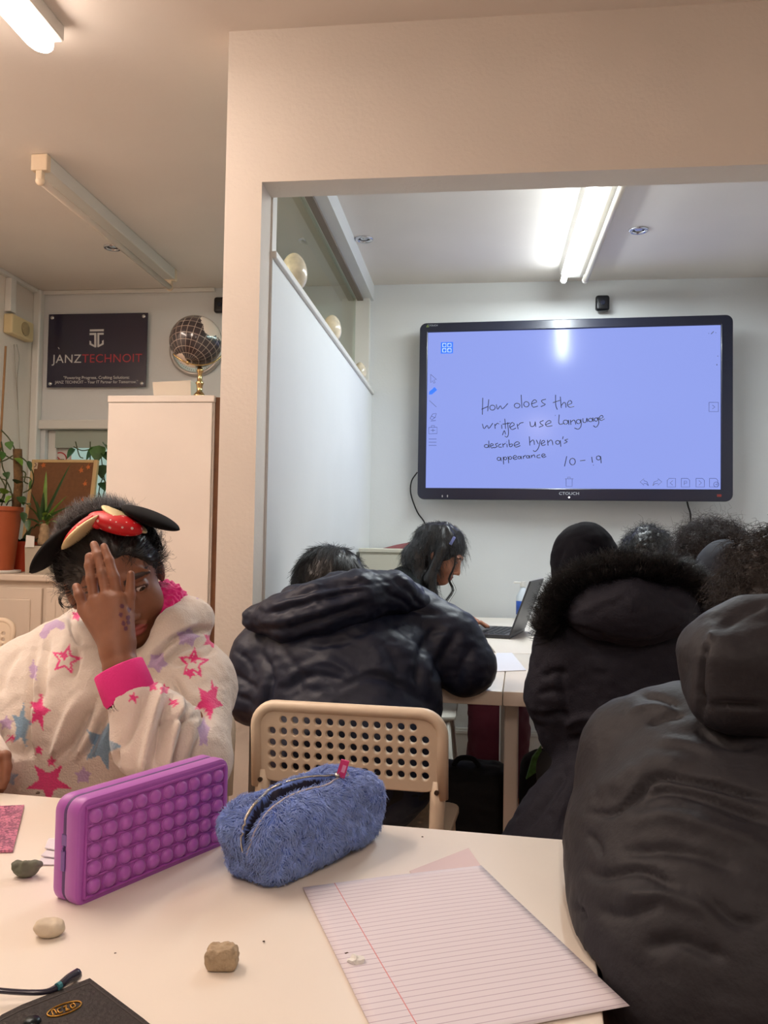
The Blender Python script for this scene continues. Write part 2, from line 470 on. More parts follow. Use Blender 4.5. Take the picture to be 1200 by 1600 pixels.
# skirting boards
def skirt(name, lo, hi): struct(MB().box(lo, hi, 0.006).build(name, m_trim))
skirt('baseboard_back', (-0.584, YW-0.018, 0.001), (XR-0.001, YW-0.0005, 0.17))
skirt('baseboard_right', (XR-0.018, YP+0.11, 0.001), (XR-0.0005, YW-0.02, 0.17))
struct(MB().box((-0.584, YW-0.026, 0.14), (XR-0.001, YW-0.018, 0.158), 0.003).build('trim_4', m_trim))
# window in the back wall
wf = MB()
fy0, fy1 = YW+0.03, YW+0.085
wf.box((WX0+0.001, fy0, WZ0+0.001), (WX0+0.05, fy1, WZ1-0.001), 0.004).box((WX1-0.05, fy0, WZ0+0.001), (WX1-0.001, fy1, WZ1-0.001), 0.004)
wf.box((WX0+0.05, fy0, WZ0+0.001), (WX1-0.05, fy1, WZ0+0.05), 0.004).box((WX0+0.05, fy0, WZ1-0.05), (WX1-0.05, fy1, WZ1-0.001), 0.004)
win = struct(wf.build('window_1', m_trim))
struct(MB().box((WX0+0.05, YW+0.052, WZ0+0.05), (WX1-0.05, YW+0.058, WZ1-0.05)).build('window_pane', m_glass, win))
m_blind = mat('grey_green_blind', (168, 176, 164), 0.7)
struct(MB().box((WX0+0.052, YW+0.012, WZ1-0.10), (WX1-0.052, YW+0.022, WZ1-0.002)).build('window_blind', m_blind, win))
# painted lintel board above the window with a bevelled left end
struct(MB().box((WX0-0.03, YW-0.03, WZ1), (WX1+0.02, YW-0.0005, WZ1+0.05), 0.006).build('trim_5', m_trim))
struct(MB().box((XL+0.0005, YW-0.05, 0.9), (XL+0.045, YW-0.0005, ZC-0.002), 0.008).build('trim_6', m_trim))
struct(MB().box((XL+0.0005, 3.2, ZC-0.022), (XL+0.03, YW-0.051, ZC-0.001), 0.004).box((XL+0.03, YW-0.022, ZC-0.022), (-1.45, YW-0.0005, ZC-0.001), 0.004).build('trim_7', m_trim))
# the yard outside the window
m_yard = mat('pale_render', (205, 214, 208), 0.9, var=0.08, var_scale=4)
struct(MB().box((-4.5, YW+1.2, -0.1), (1.0, YW+1.3, 3.2)).build('exterior_wall', m_yard))
# ================================================================== lamps and fittings
m_metalw = mat('white_enamel', (225, 222, 214), 0.35)
m_lit_warm = mat('lit_diffuser_warm', (255, 240, 225), 0.4, emit=(1.0, 0.83, 0.71), emit_s=29.0)
m_lit_cool = mat('lit_tube_cool', (245, 252, 255), 0.4, emit=(0.90, 0.98, 1.0), emit_s=28.0)
m_tube_off = mat('unlit_tube', (214, 204, 190), 0.25)
m_endcap = mat('cream_end_cap', (232, 212, 184), 0.4)
m_chrome = mat('chrome', (210, 210, 214), 0.25, metal=1.0)
m_dark = mat('black_plastic', (18, 18, 24), 0.35)
m_darkin = mat('dark_recess', (30, 28, 26), 0.6)

lamp = empty('ceiling_light', (-1.18, 1.4, ZC), 'lit white batten light with rounded glowing diffuser on the front room ceiling', 'ceiling light')
def rbar(mb, x, y0, y1, z, rx, rz, seg=12):
    """long bar with rounded ends along y"""
    pts = []; prof = [(0.0, 0.0), (0.012, 0.55), (0.03, 0.85), (0.06, 1.0)]
    ys = [(y0+a, s_) for a, s_ in prof]+[(y1-a, s_) for a, s_ in prof[::-1]]
    rings = []
    for yy, s_ in ys:
        rings.append([mb.bm.verts.new((x+rx*max(s_, .02)*math.cos(2*PI*k/seg), yy, z+rz*max(s_, .02)*math.sin(2*PI*k/seg))) for k in range(seg)])
    for a, b in zip(rings, rings[1:]):
        for k in range(seg): mb.bm.faces.new((a[k], a[(k+1) % seg], b[(k+1) % seg], b[k]))
    mb.bm.faces.new(rings[0][::-1]); mb.bm.faces.new(rings[-1])
    return mb
L1 = PZ(76, 86, 2.40)
MB().box((L1[0]-0.05, 0.62, 2.425), (L1[0]+0.05, L1[1]-0.01, ZC-0.001), 0.006).build('housing', m_metalw, lamp)
rbar(MB(), L1[0], 0.60, L1[1], 2.412, 0.036, 0.026, 16).build('diffuser', m_lit_warm, lamp, smooth=True)
lamp2 = empty('ceiling_light', (0.10, -0.75, ZC), 'lit white batten light on the front room ceiling above the viewer', 'ceiling light')
MB().box((0.05, -1.4, 2.445), (0.15, -0.1, ZC-0.001), 0.006).build('housing', m_metalw, lamp2)
rbar(MB(), 0.10, -1.4, -0.1, 2.435, 0.036, 0.026, 16).build('diffuser', m_lit_warm, lamp2, smooth=True)

fill_lamp = empty('ceiling_light', (-2.05, 1.95, ZC), 'added unseen batten light on the ceiling close to the left wall', 'ceiling light')  # added lamp out of view, lifts the left wall, back wall and cupboard
MB().box((-2.10, 1.30, 2.445), (-2.0, 2.60, ZC-0.001), 0.006).build('housing', m_metalw, fill_lamp)
rbar(MB(), -2.05, 1.30, 2.60, 2.435, 0.036, 0.026, 16).build('diffuser', m_lit_warm, fill_lamp, smooth=True)

# unlit batten with a bare tube
A = PZ(56, 262, 2.42); Bq = PZ(270, 437, 2.42)
bx_ = (A[0]+Bq[0])/2
ul = empty('fluorescent_batten', (bx_, (A[1]+Bq[1])/2, ZC), 'unlit fluorescent batten with a bare tube on the ceiling near the sign', 'ceiling light')
MB().box((bx_-0.026, A[1], 2.415), (bx_+0.030, Bq[1], ZC-0.001), 0.004).build('spine', m_metalw, ul)
for yy in (A[1]-0.004, Bq[1]-0.02):
    e = MB().box((bx_-0.030, yy, 2.410), (bx_+0.032, yy+0.028, ZC-0.001), 0.004).box((bx_-0.012, yy+0.002, 2.375), (bx_+0.012, yy+0.026, 2.412), 0.004)
    e.ball((bx_, yy+0.014, 2.376), (0.017, 0.013, 0.017)); e.build('end_cap', m_endcap, ul)
MB().tube([(bx_, A[1]+0.02, 2.378), (bx_, Bq[1]-0.01, 2.378)], 0.0135, 16).build('tube', m_tube_off, ul, smooth=True)

# twin batten in the inner room: left tube lit
C1 = PZ(880, 438, 2.40)
tb = empty('fluorescent_batten', (C1[0]+0.05, 3.3, ZC), 'twin tube batten with one lit tube on the inner room ceiling', 'ceiling light')
xl, xr = C1[0], C1[0]+0.105
MB().prism([(xl-0.02, 2.62, ZC-0.001), (xr+0.02, 2.62, ZC-0.001), (xr+0.012, 2.62, 2.425), (xr-0.028, 2.62, 2.412), (xl+0.028, 2.62, 2.412), (xl-0.012, 2.62, 2.425)], (0, C1[1]-2.62, 0)).build('spine', m_metalw, tb)
for xx, mm, nm in ((xl, m_lit_cool, 'lit_tube'), (xr, m_tube_off, 'unlit_tube')):
    MB().tube([(xx, 2.64, 2.394), (xx, C1[1]-0.02, 2.394)], 0.0135, 16).build(nm, mm, tb, smooth=True)
    for yy in (2.625, C1[1]-0.025):
        MB().box((xx-0.010, yy, 2.388), (xx+0.010, yy+0.022, 2.43), 0.003).ball((xx, yy+0.011, 2.394), (0.0165, 0.012, 0.0165)).build('lamp_holder', m_metalw, tb)

def downlight(u, v, lab):
    c = PZ(u, v, ZC)
    d = empty('downlight', (c[0], c[1], ZC), lab, 'downlight', 'recessed downlights in the ceilings')
    T = Matrix.Translation((c[0], c[1], ZC))
    MB().lathe([(0.026, -0.0015), (0.028, -0.007), (0.038, -0.008), (0.042, -0.004), (0.042, -0.0005), (0.026, -0.0005)], T).build('ring', m_chrome, d, smooth=True)
    MB().lathe([(0.0, -0.0008), (0.0255, -0.0012), (0.0255, -0.0005), (0, -0.0005)], T).build('recess', m_darkin, d)
    MB().lathe([(0.0, -0.0045), (0.012, -0.004), (0.017, -0.0012)], T, 20).build('bulb', m_chrome, d, smooth=True)
downlight(569, 373, 'round chrome downlight left of the lit twin batten, near the eggs')
downlight(998, 359, 'round chrome downlight right of the lit twin batten')
downlight(176, 386, 'dark round downlight beside the unlit batten in the front room')

# ================================================================== interactive display
TA = -0.04987
TE = np.array([math.cos(TA), math.sin(TA), 0]); TN = np.array([math.sin(TA), -math.cos(TA), 0]); TU = np.array([0, 0, 1.0])
TC = EYE+np.array([0.42266, 4.18127, 0.68641])
TM = basis(TC, TE, TU, TN)
def scr(u, v):
    d = ray(u, v); t = ((TC-EYE)@TN)/(d@TN); q = EYE+d*t-TC
    return (float(q@TE), float(q@TU))
tv = empty('display_screen', (TC[0], TC[1], TC[2]-0.45), 'large black wall-mounted touch display showing handwriting on a lilac screen', 'screen', rz=TA)
o1, o2 = scr(653.5, 779), scr(1143.5, 493); ox0, oy0, ox1, oy1 = o1[0], o1[1], o2[0], scr(656, 507)[1]
m_bez = mat('navy_black_bezel', (22, 26, 46), 0.28, coat=0.3)
m_screen = mat('lilac_screen', (20, 20, 30), 0.14, emit=(0.33, 0.415, 0.98), emit_s=0.86, spec=0.22)
m_ink = mat('screen_ink', (20, 22, 40), 0.5)
m_icon = mat('screen_icon_grey', (20, 22, 40), 0.5, emit=(0.05, 0.07, 0.22), emit_s=1.0)
m_blue = mat('screen_blue', (30, 60, 200), 0.5, emit=(0.02, 0.16, 0.80), emit_s=1.0)
m_whiteicon = mat('screen_white', (230, 230, 255), 0.5, emit=(0.45, 0.6, 1.0), emit_s=1.0)
W2, H2 = 0.715, 0.402
fr = plate_mesh(rrect(ox0, oy0, ox1, oy1, 0.03, 6), [[(-W2, -H2), (W2, -H2), (W2, H2), (-W2, H2)]], 0.028, 0.004)
fr.transform(TM @ Matrix.Translation((0, 0, -0.004))); smooth_by_angle(fr, 30); link(fr, 'bezel', m_bez, tv)
MB().box((ox0+0.02, oy0+0.02, -0.085), (ox1-0.02, oy1-0.02, -0.0185), 0.01, TM).build('back_housing', m_dark, tv)
screen = MB().box((-W2+0.0005, -H2+0.0005, -0.018), (W2-0.0005, H2-0.0005, 0.0), 0, TM).build('screen', m_screen, tv)
for q in (-0.4, 0.4):
    MB().box((q-0.03, -0.2, -0.110 if q < 0 else -0.148), (q+0.03, 0.2, -0.086), 0, TM).build('wall_bracket', m_dark, tv)
def ribbon(mb, pts, r=0.0016, n=None, zz=0.0012):
    P = [(*scr(u, v), zz) for u, v in pts]
    if n: P = spline(P, n)
    mb.tube([TM @ Vector([float(c) for c in p]) for p in P], r, 6); return mb
def zz1(L): return [(660+x/4.0, 560+y/4.0) for x, y in L]
def ov(cx, cy, rx, ry): return [(cx+rx*math.cos(a), cy+ry*math.sin(a)) for a in np.linspace(-1.2, 5.3, 12)]
INK = [
 [(377, 247), (375, 352)], [(370, 318), (412, 300)], [(415, 257), (408, 330)], ov(438, 308, 17, 16), [(462, 288), (470, 318), (488, 296), (500, 316), (534, 282)],
 ov(592, 295, 18, 15), [(617, 228), (622, 310)], ov(650, 287, 17, 17), [(680, 285), (715, 272), (700, 258), (682, 280), (692, 305), (722, 298)], [(772, 255), (745, 263), (752, 278), (768, 288), (740, 302)],
 [(832, 228), (833, 290), (843, 320)], [(815, 277), (860, 262)], [(862, 240), (868, 310)], [(868, 295), (885, 275), (895, 285), (897, 308)], [(905, 292), (935, 278), (920, 262), (905, 285), (918, 305), (948, 300)],
 [(375, 410), (385, 440), (405, 418), (415, 438), (440, 405)], [(452, 410), (455, 440)], [(455, 420), (468, 406), (480, 410)], [(495, 415), (497, 440)], [(485, 394), (486, 397)],
 [(515, 378), (520, 440)], [(500, 412), (548, 404)], [(533, 400), (538, 470), (528, 492), (515, 485)], [(500, 480), (512, 452), (520, 475)], [(545, 432), (575, 415), (560, 400), (545, 425), (560, 445), (585, 435)],
 [(592, 410), (598, 442)], [(598, 420), (612, 405), (632, 400)], [(672, 395), (678, 425), (700, 420), (705, 395), (708, 428)], [(757, 388), (735, 398), (742, 411), (755, 420), (728, 430)],
 [(768, 415), (805, 400), (790, 388), (768, 408), (780, 425), (812, 420)], [(830, 356), (831, 358)], [(855, 352), (852, 400), (862, 412), (885, 405)], ov(895, 398, 15, 13), [(912, 385), (916, 415)],
 [(925, 385), (928, 415)], [(928, 398), (945, 385), (955, 395), (958, 412)], ov(975, 395, 13, 13), [(990, 380), (992, 420), (975, 442), (950, 435)], [(1003, 375), (1005, 398), (1022, 398), (1028, 372), (1032, 398)],
 ov(1050, 385, 13, 11), [(1065, 370), (1068, 395)], ov(1085, 382, 11, 11), [(1098, 368), (1102, 405), (1085, 430), (1068, 420)], [(1105, 378), (1130, 368), (1118, 355), (1105, 372), (1115, 388), (1138, 378)],
 ov(400, 548, 13, 10), [(415, 515), (417, 560)], [(425, 550), (445, 540), (432, 532), (424, 545), (432, 560), (450, 555)], [(472, 530), (455, 538), (468, 549), (450, 560)], [(492, 535), (478, 541), (478, 554), (497, 555)],
 [(502, 532), (505, 556)], [(505, 541), (520, 530)], [(528, 535), (530, 556)], [(526, 521), (527, 523)], [(540, 508), (545, 550), (560, 548), (562, 535), (545, 538)], [(572, 545), (608, 532), (592, 520), (572, 538), (585, 555), (612, 545)],
 [(668, 488), (672, 545)], [(672, 525), (690, 510), (698, 520), (700, 540)], [(712, 510), (724, 535)], [(738, 508), (725, 560), (705, 582), (692, 575)], [(742, 535), (765, 522), (755, 512), (742, 528), (750, 545), (770, 538)],
 [(782, 510), (785, 545)], [(785, 525), (802, 510), (812, 520), (815, 542)], ov(845, 525, 13, 12), [(862, 512), (865, 552)], [(880, 488), (876, 505)], [(910, 504), (890, 511), (905, 521), (884, 532)],
 ov(478, 628, 11, 10), [(490, 618), (493, 642)], [(505, 615), (508, 662)], ov(518, 625, 9, 9), [(535, 612), (540, 655)], ov(549, 622, 9, 9), [(565, 625), (590, 615), (578, 606), (566, 618), (575, 632), (592, 628)],
 ov(605, 620, 9, 8), [(616, 610), (620, 630)], [(630, 610), (632, 628)], [(632, 615), (645, 605)], ov(658, 615, 9, 8), [(668, 606), (672, 625)], [(680, 604), (683, 622)], [(683, 612), (698, 603), (704, 620)],
 [(736, 602), (718, 607), (718, 620), (738, 620)], [(745, 612), (768, 604), (756, 596), (745, 606), (754, 620), (774, 612)],
 [(902, 612), (888, 675)], ov(938, 645, 18, 21), [(985, 640), (1018, 636)], [(1058, 616), (1063, 652)], [(1068, 666), (1069, 669)], ov(1100, 622, 13, 13), [(1114, 612), (1117, 655)],
]
k0 = 0
for n_w in (5, 6, 5, 12, 4, 13, 10, 12, 15, 99):
    ink = MB()
    for L in INK[k0:k0+n_w]: ribbon(ink, zz1(L), 0.0021, 12 if len(L) > 2 else None)
    k0 += n_w
    if ink.bm.verts: ink.build('handwritten_lettering', m_ink, screen)
ink = MB()
for L in ([(1111, 522), (1115, 518)], [(1107, 521), (1107.6, 521)], [(1118, 520), (1118.6, 520)], [(1121.5, 556), (1121.5, 557)], [(1120, 569), (1120, 571)]): ribbon(ink, L, 0.0016)
ink.build('pen_marking', m_ink, screen)
def bxp(u, v, r): return [(u-r, v-r), (u+r, v-r), (u+r, v+r), (u-r, v+r), (u-r, v-r)]
ICON = ([(673, 585), (673, 598), (676, 595), (678, 599), (680, 598), (678, 594), (682, 593), (673, 585)], None, [(671, 626), (682, 636)], None, [(670, 686), (682, 686)], [(670, 691), (682, 691)], [(670, 696), (682, 696)], None,
          [(670, 668), (683, 667.5), (683, 677.5), (670, 678), (670, 668)], [(674, 668), (674, 665), (679, 665), (679, 668)], [(676.5, 670), (676.5, 675)], [(673, 672.5), (680, 672.5)], None,
          [(672, 654), (676, 647), (682, 646), (680, 652), (675, 656), (672, 654)], [(674, 650), (680, 653)], [(673, 658), (681, 657)], None,
          [(883, 748), (896, 748)], [(884.5, 748), (884.5, 760), (894, 760), (894, 748)], [(887, 748), (887, 745.5), (891, 745.5), (891, 748)],
          None, bxp(1115, 636, 7.2), [(1113, 633), (1117, 636), (1113, 639)], None,
          [(1013, 759), (1011, 753), (1006, 751), (1006, 748), (1000, 753), (1006, 758), (1006, 755), (1010, 756), (1013, 759)], None, [(1020, 759), (1022, 753), (1028, 751), (1028, 748), (1034, 753), (1028, 758), (1028, 755), (1023, 756), (1020, 759)])
ic = MB()
for L in ICON+(None,):
    if L is None:
        ic.build('toolbar_icon', m_icon, screen); ic = MB()
    else: ribbon(ic, L, 0.0013)
for u, g in ((1049, '<'), (1071, 'P'), (1094, '>'), (1115, '+')):
    ic = MB()
    ribbon(ic, [(u-6.5, 747.5), (u+3.5, 747.5), (u+6.5, 750.5), (u+6.5, 761), (u-6.5, 761), (u-6.5, 747.5)] if g != '<' else [(u-3.5, 747.5), (u+6.5, 747.5), (u+6.5, 761), (u-6.5, 761), (u-6.5, 750.5), (u-3.5, 747.5)], 0.0012)
    if g == '<': ribbon(ic, [(u+2, 751), (u-2, 754.5), (u+2, 758)], 0.0012)
    if g == '>': ribbon(ic, [(u-2, 751), (u+2, 754.5), (u-2, 758)], 0.0012)
    if g == 'P': ribbon(ic, [(u-2, 758), (u-2, 751.5), (u+2, 752), (u+2, 755), (u-2, 755)], 0.0012)
    if g == '+': ribbon(ic, [(u+4+4*math.cos(a), 757+4*math.sin(a)) for a in np.linspace(0, 6.28, 12)], 0.0012); ribbon(ic, [(u+2.5, 757), (u+5.5, 757)], 0.001); ribbon(ic, [(u+4, 755.5), (u+4, 758.5)], 0.001)
    ic.build('toolbar_icon', m_icon, screen); ic = MB()
bl = MB(); x_, y_ = scr(698.3, 543.5)
bl.box((x_-0.031, y_-0.029, 0.0002), (x_+0.031, y_+0.029, 0.001), 0, TM)
bl.build('app_button', m_blue, screen); bl = MB()
a_, b_2 = scr(673, 614), scr(681, 607)
c_, d_ = np.array(a_), np.array(b_2); e_ = (d_-c_)/np.linalg.norm(d_-c_); n_ = np.array([-e_[1], e_[0]])
bl.prism([TM @ Vector((*p, 0.0003)) for p in (c_+n_*0.010, d_+n_*0.010, d_-n_*0.010, c_-n_*0.010, c_-e_*0.012)], TM.to_3x3() @ Vector((0, 0, 0.0008)))
bl.build('pencil_icon', m_blue, screen)
wi = MB()
for du in (-4, 4):
    for dv in (-4, 4): ribbon(wi, bxp(698.3+du, 543.5+dv, 2.6), 0.0011, None, 0.0016)
wi.build('grid_icon', m_whiteicon, screen)
m_logo = mat('pale_grey_print', (190, 195, 205), 0.5); m_red = mat('dull_red_sticker', (140, 50, 44), 0.5); m_green = mat('olive_print', (120, 140, 70), 0.5)
t = text_mesh('CTOUCH', 0.020, extrude=0.0002, xscale=1.15); x_, y_ = scr(889, 771.5); t.transform(TM @ Matrix.Translation((x_, y_, 0.0103))); link(t, 'logo_text', m_logo, tv)
t = text_mesh('CTOUCH', 0.012, extrude=0.0002); x_, y_ = scr(676.5, 509.5); t.transform(TM @ Matrix.Translation((x_, y_, 0.0103))); link(t, 'corner_text', m_logo, tv)
x_, y_ = scr(668.5, 510); MB().prism([TM @ Vector(p) for p in ((x_-0.008, y_-0.007, 0.0102), (x_+0.008, y_-0.007, 0.0102), (x_, y_+0.008, 0.0102))], TM.to_3x3() @ Vector((0, 0, 0.0004))).build('corner_mark', m_green, tv)
m_led = mat('white_led', (255, 255, 255), 0.4, emit=(1, 1, 1), emit_s=2.0)
x_, y_ = scr(889, 777.3); MB().ball(TM @ Vector((x_, y_, 0.0105)), 0.0042, None, 12, 8).build('power_led', m_led, tv)
for u in (691.5, 699.5):
    x_, y_ = scr(u, 775.5); MB().box((x_-0.003, y_-0.006, 0.0102), (x_+0.003, y_+0.006, 0.0125), 0.001, TM).build('port', m_chrome, tv)
x_, y_ = scr(1123, 774.5); MB().box((x_-0.010, y_-0.006, 0.0102), (x_+0.010, y_+0.006, 0.0112), 0, TM).build('sticker', m_red, tv)
# its two cables
m_cable = mat('black_cable', (16, 16, 20), 0.5)
def cable(pix, Y, r, lab):
    P = spline([PY(u, v, y) for (u, v), y in zip(pix, Y)], 26)
    return tag(MB().tube(P, r, 8).build('cable', m_cable, smooth=True), lab, 'cable')
cable([(652, 738), (643, 752), (642, 772), (652, 800), (664, 818), (672, 850)], [4.27, 4.29, 4.30, 4.31, 4.31, 4.31], 0.0035, 'black cable curving down from the left side of the display')
cable([(1072, 776), (1075, 790), (1079, 805), (1078, 830), (1072, 870)], [4.25, 4.28, 4.30, 4.31, 4.31], 0.0045, 'black cable hanging below the right end of the display')

# small cameras on the back wall
def wallcam(u0, v0, u1, v1, lab):
    a = PY(u0, v1, YW-0.055); b = PY(u1, v0, YW-0.055); cx, cz = (a[0]+b[0])/2, (a[2]+b[2])/2; hw = (b[0]-a[0])/2; hh = (b[2]-a[2])/2
    c = empty('security_camera', (cx, YW, cz-hh), lab, 'camera')
    MB().box((cx-hw, YW-0.055, cz-hh), (cx+hw, YW-0.02, cz+hh), 0.014, None, 4).build('case', m_dark, c, angle=35)
    MB().lathe([(0, 0.004), (0.010, 0.004), (0.013, 0.002), (0.013, 0)], Matrix.Translation((cx, YW-0.055, cz)) @ Matrix.Rotation(PI/2, 4, 'X'), 20).build('lens', mat('lens_glass', (40, 44, 60), 0.1), c)
    MB().tube([(cx, YW-0.021, cz-0.01), (cx, YW-0.0005, cz-0.01)], 0.012, 12).build('mount', m_dark, c)
wallcam(931, 460, 953, 485, 'small square black camera on the wall above the display')
wallcam(333, 463, 354, 488, 'small square black camera on the wall behind the globe')

# ================================================================== three stone eggs on the ledge of the divider
m_egg = mat('cream_marble', (226, 212, 186), 0.25, var=0.25, var_scale=28, coat=0.4)
for (u, v, hh, lab) in ((460, 392, 0.062, 'largest marbled egg on the ledge, nearest the pillar'), (519, 486, 0.056, 'cream egg in the middle of the ledge'), (563, 552, 0.046, 'small cream egg on the ledge closest to the display wall')):
    c = PX(u, v, -0.612)
    M_ = Matrix.Translation((c[0], c[1], LZ+0.0225)) 
    prof = [(math.sin(a)*hh*0.70*(1-0.13*math.cos(a)*-1), hh-hh*math.cos(a)) for a in np.linspace(0, PI, 20)]
    prof[0] = (0, prof[0][1]); prof[-1] = (0, prof[-1][1])
    tag(MB().lathe(prof, M_, 32).build('stone_egg', m_egg, smooth=True), lab, 'egg', 'stone eggs on the ledge')
# ================================================================== the corner behind the girl
m_cup = mat('cream_white_laminate', (226, 217, 208), 0.5, var=0.04, var_scale=5)
m_brown = mat('raw_brown_board', (112, 74, 46), 0.7, var=0.2, var_scale=20)
cy0 = 3.20
ca = PY(168, 618, cy0); cb = PY(335, 617, cy0)
CZ = (ca[2]+cb[2])/2
cup = empty('tall_cupboard', ((ca[0]+cb[0])/2, 3.45, 0), 'tall plain white cupboard standing beside the pillar with a globe on top', 'cupboard')
MB().box((ca[0]+0.004, cy0+0.012, 0), (cb[0]-0.002, 3.74, CZ-0.028), 0.004).build('body', m_cup, cup)
MB().box((ca[0], cy0, CZ-0.028), (cb[0], 3.745, CZ), 0.004).build('top_panel', m_cup, cup)
MB().box((ca[0]+0.006, cy0-0.004, 0.06), (cb[0]-0.006, cy0+0.0115, CZ-0.031), 0.003).build('door', m_cup, cup)
MB().box((cb[0]-0.0015, cy0+0.02, 0), (cb[0]+0.020, 3.74, CZ-0.006), 0.001).build('side_board', m_brown, cup)

# globe
m_globe = bpy.data.materials.new('dark_globe'); m_globe.use_nodes = True; nt = m_globe.node_tree; b_ = nt.nodes['Principled BSDF']
b_.inputs['Roughness'].default_value = 0.22; b_.inputs['Coat Weight'].default_value = 0.5
tc_ = nt.nodes.new('ShaderNodeTexCoord')
def nmath(nt, op, a, b=None, clamp=False):
    n = nt.nodes.new('ShaderNodeMath'); n.operation = op; n.use_clamp = clamp
    for i, q in enumerate((a, b)):
        if q is None: continue
        if isinstance(q, (int, float)): n.inputs[i].default_value = q
        else: nt.links.new(q, n.inputs[i])
    return n.outputs[0]
sx = nt.nodes.new('ShaderNodeSeparateXYZ'); nt.links.new(tc_.outputs['Object'], sx.inputs[0])
lon = nmath(nt, 'ARCTAN2', sx.outputs[1], sx.outputs[0])
rxy = nmath(nt, 'SQRT', nmath(nt, 'ADD', nmath(nt, 'MULTIPLY', sx.outputs[0], sx.outputs[0]), nmath(nt, 'MULTIPLY', sx.outputs[1], sx.outputs[1])))
lat = nmath(nt, 'ARCTAN2', sx.outputs[2], rxy)
def lines(x, n, wd):
    f = nmath(nt, 'FRACT', nmath(nt, 'MULTIPLY', x, n))
    return nmath(nt, 'LESS_THAN', nmath(nt, 'ABSOLUTE', nmath(nt, 'SUBTRACT', f, 0.5)), wd)
grid = nmath(nt, 'MAXIMUM', lines(lon, 12/PI, 0.045), lines(lat, 12/PI, 0.045))
ns = nt.nodes.new('ShaderNodeTexNoise'); ns.inputs['Scale'].default_value = 11; ns.inputs['Detail'].default_value = 6; nt.links.new(tc_.outputs['Object'], ns.inputs['Vector'])
GA = math.radians(-30)
Rg = Matrix.Rotation(math.radians(7), 4, 'Y') @ Matrix.Rotation(GA, 4, 'X') @ Matrix.Rotation(math.radians(20), 4, 'Z')
nv = nt.nodes.new('ShaderNodeVectorMath'); nv.operation = 'NORMALIZE'; nt.links.new(tc_.outputs['Object'], nv.inputs[0])
def near(dv, r, k=0.9):
    d3 = Rg.to_3x3().inverted() @ Vector(dv).normalized(); dt = nt.nodes.new('ShaderNodeVectorMath'); dt.operation = 'DOT_PRODUCT'; nt.links.new(nv.outputs[0], dt.inputs[0]); dt.inputs[1].default_value = d3
    return nmath(nt, 'GREATER_THAN', nmath(nt, 'ADD', dt.outputs['Value'], nmath(nt, 'MULTIPLY', nmath(nt, 'SUBTRACT', ns.outputs['Fac'], 0.5), k)), r)
land = nmath(nt, 'GREATER_THAN', ns.outputs['Fac'], 0.66)
for dv, r in (((0.80, -0.55, 0.22), 0.93), ((0.62, -0.45, 0.68), 0.96), ((0.55, -0.80, -0.10), 0.985), ((-0.13, -0.55, -0.83), 0.96), ((0.1, 0.3, 0.95), 0.95)): land = nmath(nt, 'MAXIMUM', land, near(dv, r))
m1 = nt.nodes.new('ShaderNodeMix'); m1.data_type = 'RGBA'; nt.links.new(nmath(nt, 'MULTIPLY', grid, 0.55), m1.inputs['Factor'])
m1.inputs[6].default_value = (*s2l((52, 42, 44)), 1); m1.inputs[7].default_value = (*s2l((200, 180, 165)), 1)
m2 = nt.nodes.new('ShaderNodeMix'); m2.data_type = 'RGBA'; nt.links.new(land, m2.inputs['Factor']); nt.links.new(m1.outputs[2], m2.inputs[6]); m2.inputs[7].default_value = (*s2l((214, 196, 182)), 1)
nt.links.new(m2.outputs[2], b_.inputs['Base Color'])
m_brass = mat('pale_brass', (200, 170, 120), 0.2, metal=1.0)
GY = 3.36
gc = PY(306.5, 534, GY); gr = 43.0/FPX*GY*0.99
gs = PZ(312, 612, CZ)
gx = PY(312, 600, GY)[0]
gl = empty('globe', (gx, GY, CZ), 'small dark desk globe with pale continents on a brass stand on the cupboard', 'globe')
MB().lathe([(0, 0), (0.055, 0), (0.055, 0.010), (0.045, 0.014), (0.0, 0.014)], Matrix.Translation((gx, GY, CZ+0.0005)), 28).build('base', m_brass, gl, smooth=True)
GS = (gc[2]-gr-CZ+0.010)/0.098
MB().lathe([(r_, h_*GS) for r_, h_ in ((0.0, 0.012), (0.030, 0.012), (0.022, 0.020), (0.011, 0.028), (0.013, 0.044), (0.018, 0.050), (0.011, 0.056), (0.009, 0.076), (0.015, 0.082), (0.011, 0.090), (0.0, 0.098))], Matrix.Translation((gx, GY, CZ)), 24).build('stem', m_brass, gl, smooth=True)
gb = bpy.data.meshes.new('ball'); bm = bmesh.new(); bmesh.ops.create_uvsphere(bm, u_segments=48, v_segments=32, radius=gr); bm.to_mesh(gb); bm.free(); gb.shade_smooth()
go = link(gb, 'globe_ball', m_globe, gl, local=True); go.matrix_local = Matrix.Translation((gc[0]-gx, gc[1]-GY, gc[2]-CZ)) @ Rg
ax = (Rg @ Vector((0, 0, 1)))
P_ = [Vector(gc)-ax*(gr-0.002), Vector(gc)-ax*(gr+0.014)]
MB().tube(P_, 0.007, 12).build('pivot', m_brass, gl, smooth=True)
arc = []
for a in np.linspace(-92, 88, 26):
    dv = Matrix.Rotation(math.radians(a), 4, Rg.to_3x3() @ Vector((0, 1, 0))) @ (-ax); arc.append(Vector(gc)+(-ax*math.cos(math.radians(a+90-90))+Vector(Rg.to_3x3() @ Vector((1, 0, 0)))*math.sin(math.radians(a)))*(gr+0.010))
MB().tube(arc[8:], 0.0035, 8).build('arm', m_brass, gl, smooth=True)
# white folded box lid on the cupboard
q = [PY(250, 603, 3.56), PY(308, 600, 3.56), PY(310, 617, 3.56), PY(254, 617, 3.56)]
for k in (2, 3): q[k][2] = CZ+0.001
tag(MB().prism(q, (0, -0.085, 0)).build('paper_tray', mat('cream_card', (232, 220, 204), 0.7)), 'low cream card tray with a slanted end on top of the cupboard', 'tray')

